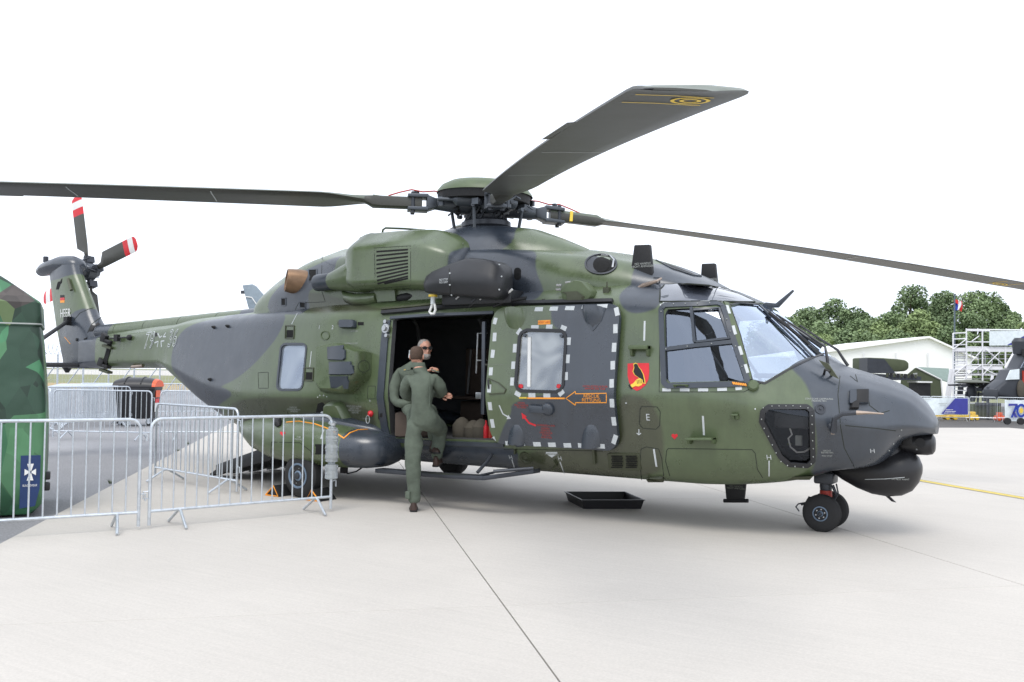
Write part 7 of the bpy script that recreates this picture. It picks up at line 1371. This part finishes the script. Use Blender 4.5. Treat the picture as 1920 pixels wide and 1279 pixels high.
# man standing, one foot on the step board, seen from behind
mz = .0
mbase = g(783, 960); F = frame(Vector((mbase.x, mbase.y, 0)))
M1 = thing('person', 'man in green flight suit seen from behind, one foot up on the step', 'person', 'flight crew in green suits')
jt = [((.045, 0, 1.08), .2, .15), ((.035, .0, 1.22), .205, .145), ((.03, .01, 1.38), .235, .15), ((.02, .03, 1.5), .24, .135), ((.0, .04, 1.61), .14, .095), ((-.025, .05, 1.70), .055, .055), ((-.03, .055, 1.76), .05, .05),
 ((-.055, 0, 1.0), .125, .13), ((-.06, .0, .8), .115, .115), ((-.06, -.02, .58), .1, .095), ((-.055, .0, .38), .092, .09), ((-.045, .02, .16), .085, .085), ((-.045, .02, .08), .07, .07),      # left leg 7..12
 ((.15, .03, 1.02), .13, .13), ((.19, .24, .98), .115, .115), ((.215, .42, .93), .1, .1), ((.2, .42, .78), .09, .09), ((.18, .38, .62), .078, .078), ((.175, .37, .55), .052, .056),                 # right leg 13..18
 ((-.13, .03, 1.54), .1, .09), ((-.17, .06, 1.46), .09, .085), ((-.175, .15, 1.33), .075, .075), ((-.12, .25, 1.32), .065, .065), ((.04, .28, 1.34), .052, .052), ((.17, .25, 1.36), .038, .038),  # left arm 19..24
 ((.17, .03, 1.54), .1, .09), ((.22, .06, 1.46), .088, .085), ((.255, .13, 1.38), .078, .076), ((.24, .22, 1.36), .066, .064), ((.12, .3, 1.42), .052, .05), ((.02, .32, 1.45), .036, .036)]       # right arm 25..30
ed = [(0, 1), (1, 2), (2, 3), (3, 4), (4, 5), (5, 6), (0, 7), (7, 8), (8, 9), (9, 10), (10, 11), (11, 12), (0, 13), (13, 14), (14, 15), (15, 16), (16, 17), (17, 18), (3, 19), (19, 20), (20, 21), (21, 22), (22, 23), (23, 24), (3, 25), (25, 26), (26, 27), (27, 28), (28, 29), (29, 30)]
def mf1(c): return 1 if (F(0, 0, 0)-c).length > 0 and c.z > 1.665 and (Vector((c.x, c.y, 0))-Vector(F(-.025, .05, 0))).length < .13 else 0
body1 = skin_figure('body', [(F(*j[0]), j[1], j[2]) for j in jt], ed, mf1, ['suit', 'skin'], M1)
noisy(body1, .014, 8); noisy(body1, .008, 19)
parts = [body1, head_mesh(F, (-.045, .065, 1.80), (.15, 1, -.02), .92)]
for i in (1,): parts[i].materials.clear(); parts[i].materials.append(MATS['suit']); parts[i].materials.append(MATS['skin']); [setattr(p, 'material_index', 1) for p in parts[i].polygons]
hs = hand(F, (.0, .32, 1.46), (-1, .05, .2), (0, 1, 0), side=1, curl=.5)+hand(F, (.235, .2, 1.33), (1, -.5, .12), (.1, -.9, .5), side=-1, curl=.5)
for h in hs: h.materials.clear(); h.materials.append(MATS['suit']); h.materials.append(MATS['skin']); [setattr(p, 'material_index', 1) for p in h.polygons]
link('body', merge(parts+hs, 'body', ['suit', 'skin']), M1)
hair_shell(F, (-.045, .062, 1.80), (.15, 1, -.02), 'hairbrown', M1, s=.94)
boot(F, (-.045, -.02, .008), (-.1, 1), M1); boot(F, (.175, .34, .49), (.1, 1), M1, pitch=-.12)
mb = MB(); R = []
for z, r in ((1.655, .085), (1.69, .083), (1.715, .075), (1.715, .068), (1.68, .065)): R.append([F(-.023+r*1.05*cos(a), .045+r*.85*sin(a)+(.02 if sin(a) > 0 else 0), z+(.012 if sin(a) < 0 else -.015)) for a in [2*pi*j/20 for j in range(20)]])
mb.loft(R, cap=False); mb.build('collar', 'suit', M1, ang=60)
for sx in (-1, 1): mb = MB(); c = F(.01+sx*.165, .02, 1.63); mb.box(c, (.1, .05, .014), Matrix.Rotation(a_, 3, 'Z') @ Matrix.Rotation(sx*.3, 3, 'Y')); o = mb.build('epaulette', 'suit', M1, bevel=.005); mb = MB(); mb.box(c+Vector((0, 0, .009))+rgt2*sx*.02, (.02, .048, .008), Matrix.Rotation(a_, 3, 'Z') @ Matrix.Rotation(sx*.3, 3, 'Y')); mb.build('rank_bar', 'gold', o)
ringband(F, (.245, .19, 1.335), (1, -.5, .12), .036, .02, 'nearblack', 'wristwatch', M1)
mb = MB(); pts = [F(-.145+.0, -.075, 1.33+.02*i) for i in range(2)]; 
for za, zb, x in ((1.22, 1.6, .13), ): mb.tube([F(x, -.14, za), F(x+.005, -.145, 1.4), F(x-.005, -.1, zb)], .004, 4)
mb.build('back_pleat', 'suit', M1)

mb = MB(); mb.box(F(-.11, -.055, .2), (.06, .03, .09)); mb.build('ankle_pocket', 'suit', M1, bevel=.008)
rebase(M1, (mbase.x, mbase.y, 0))

# man sitting inside the doorway
sb = flat(782, 11.35); G_ = frame(sb)
M2 = thing('person', 'grey bearded man in sunglasses and green flight suit sitting in the doorway', 'person', 'flight crew in green suits')
zs = 1.12
jt = [((-.06, .05, zs+.08), .15, .13), ((-.07, .04, zs+.22), .145, .11), ((-.08, .0, zs+.38), .155, .11), ((-.08, -.02, zs+.5), .155, .1), ((-.01, -.04, zs+.61), .08, .07), ((.04, -.05, zs+.68), .055, .055), ((.07, -.06, zs+.73), .05, .05),
 ((-.1, -.08, zs+.04), .11, .1), ((-.04, -.32, zs+.04), .09, .09), ((.0, -.48, zs), .08, .08), ((.0, -.46, zs-.22), .07, .07), ((.0, -.44, zs-.42), .06, .06),
 ((.06, -.08, zs+.04), .11, .1), ((.18, -.28, zs+.04), .09, .09), ((.24, -.4, zs), .08, .08), ((.24, -.36, zs-.22), .07, .07), ((.24, -.34, zs-.35), .06, .06),
 ((-.21, -.02, zs+.5), .08, .075), ((-.25, .0, zs+.42), .085, .08), ((-.28, -.06, zs+.26), .075, .07), ((-.25, -.15, zs+.12), .062, .06), ((-.14, -.28, zs+.1), .05, .05), ((-.02, -.32, zs+.12), .034, .034),
 ((.06, -.02, zs+.5), .08, .075), ((.12, -.02, zs+.44), .08, .075), ((.17, -.08, zs+.34), .065, .065), ((.19, -.16, zs+.32), .055, .055), ((.16, -.26, zs+.42), .043, .043), ((.15, -.3, zs+.5), .034, .034)]
ed = [(0, 1), (1, 2), (2, 3), (3, 4), (4, 5), (5, 6), (0, 7), (7, 8), (8, 9), (9, 10), (10, 11), (0, 12), (12, 13), (13, 14), (14, 15), (15, 16), (3, 17), (17, 18), (18, 19), (19, 20), (20, 21), (21, 22), (3, 23), (23, 24), (24, 25), (25, 26), (26, 27), (27, 28)]
body2 = skin_figure('body', [(G_(*j[0]), j[1], j[2]) for j in jt], ed, lambda c: 1 if c.z > zs+.645 else 0, ['suit', 'skin'], M2); noisy(body2, .012, 8)
fw = (.45, -.85, -.05); hc = (.1, -.09, zs+.785); parts = [head_mesh(G_, hc, fw, .95)]+hand(G_, (.15, -.31, zs+.51), (.9, -.2, .15), (0, -.6, .8), side=1, curl=.4)+hand(G_, (.0, -.33, zs+.12), (1, -.4, -.1), (0, 0, 1), side=1, curl=.4)
for h in parts: h.materials.clear(); h.materials.append(MATS['suit']); h.materials.append(MATS['skin']); [setattr(p, 'material_index', 1) for p in h.polygons]
link('body', merge([body2]+parts, 'body', ['suit', 'skin']), M2); hair_shell(G_, (hc[0]-.004, hc[1]+.006, hc[2]), fw, 'hairgrey', M2, s=.96)
fv = Vector(fw).normalized(); rv = fv.cross(Vector((0, 0, 1))); c = Vector(hc)
mb = MB(); R = []
for z, w, d in ((-.135, .03, .03), (-.125, .05, .075), (-.1, .062, .1), (-.075, .066, .098), (-.055, .06, .07)): R.append([G_(*(c+rv*w*cos(a)+fv*(d*max(0, sin(a))+.018)+Vector((0, 0, z)))) for a in [pi*j/12 for j in range(13)]])
mb.loft(R, closed=False, cap=False); mb.build('beard', 'hairgrey', M2, ang=180)
mb = MB()
for sx in (-1, 1): e = c+rv*sx*.036+fv*.1+Vector((0, 0, .012)); mb.loft([[G_(*(e+fv*o_+rv*.031*k*cos(a)+Vector((0, 0, .021*k*sin(a))))) for a in [2*pi*j/12 for j in range(12)]] for o_, k in ((-.03, .9), (.0, 1), (.008, .8))]); mb.tube([G_(*(c+rv*sx*.07+fv*.08+Vector((0, 0, .02)))), G_(*(c+rv*sx*.08+fv*.0+Vector((0, 0, .018))))], .004, 5)
mb.tube([G_(*(c+rv*-.03+fv*.108+Vector((0, 0, .018)))), G_(*(c+rv*.03+fv*.108+Vector((0, 0, .018))))], .004, 5); mb.build('sunglasses', 'nearblack', M2)
boot(G_, (.0, -.43, zs-.53), (.1, -1), M2); boot(G_, (.24, -.33, zs-.47), (.3, -1), M2); mb = MB(); mb.box(G_(-.03, .12, zs-.16), (.45, .42, .3), Matrix.Rotation(a_, 3, 'Z')); o = mb.build('seat_box', 'seatcloth', bevel=.02); tag(o, 'dark padded seat just inside the doorway under the bearded man', 'seat'); rebase(o, G_(-.03, .12, zs-.32))
q = dp(769, 664, 11.5); mb = MB(); mb.box(q, (.03, .02, .1), Matrix.Rotation(.15, 3, 'Y')); o = mb.build('paper_card', 'banner'); tag(o, 'small pale card hanging in the doorway left of the heads', 'card'); rebase(o, q)
rebase(M2, (sb.x, sb.y, zs))
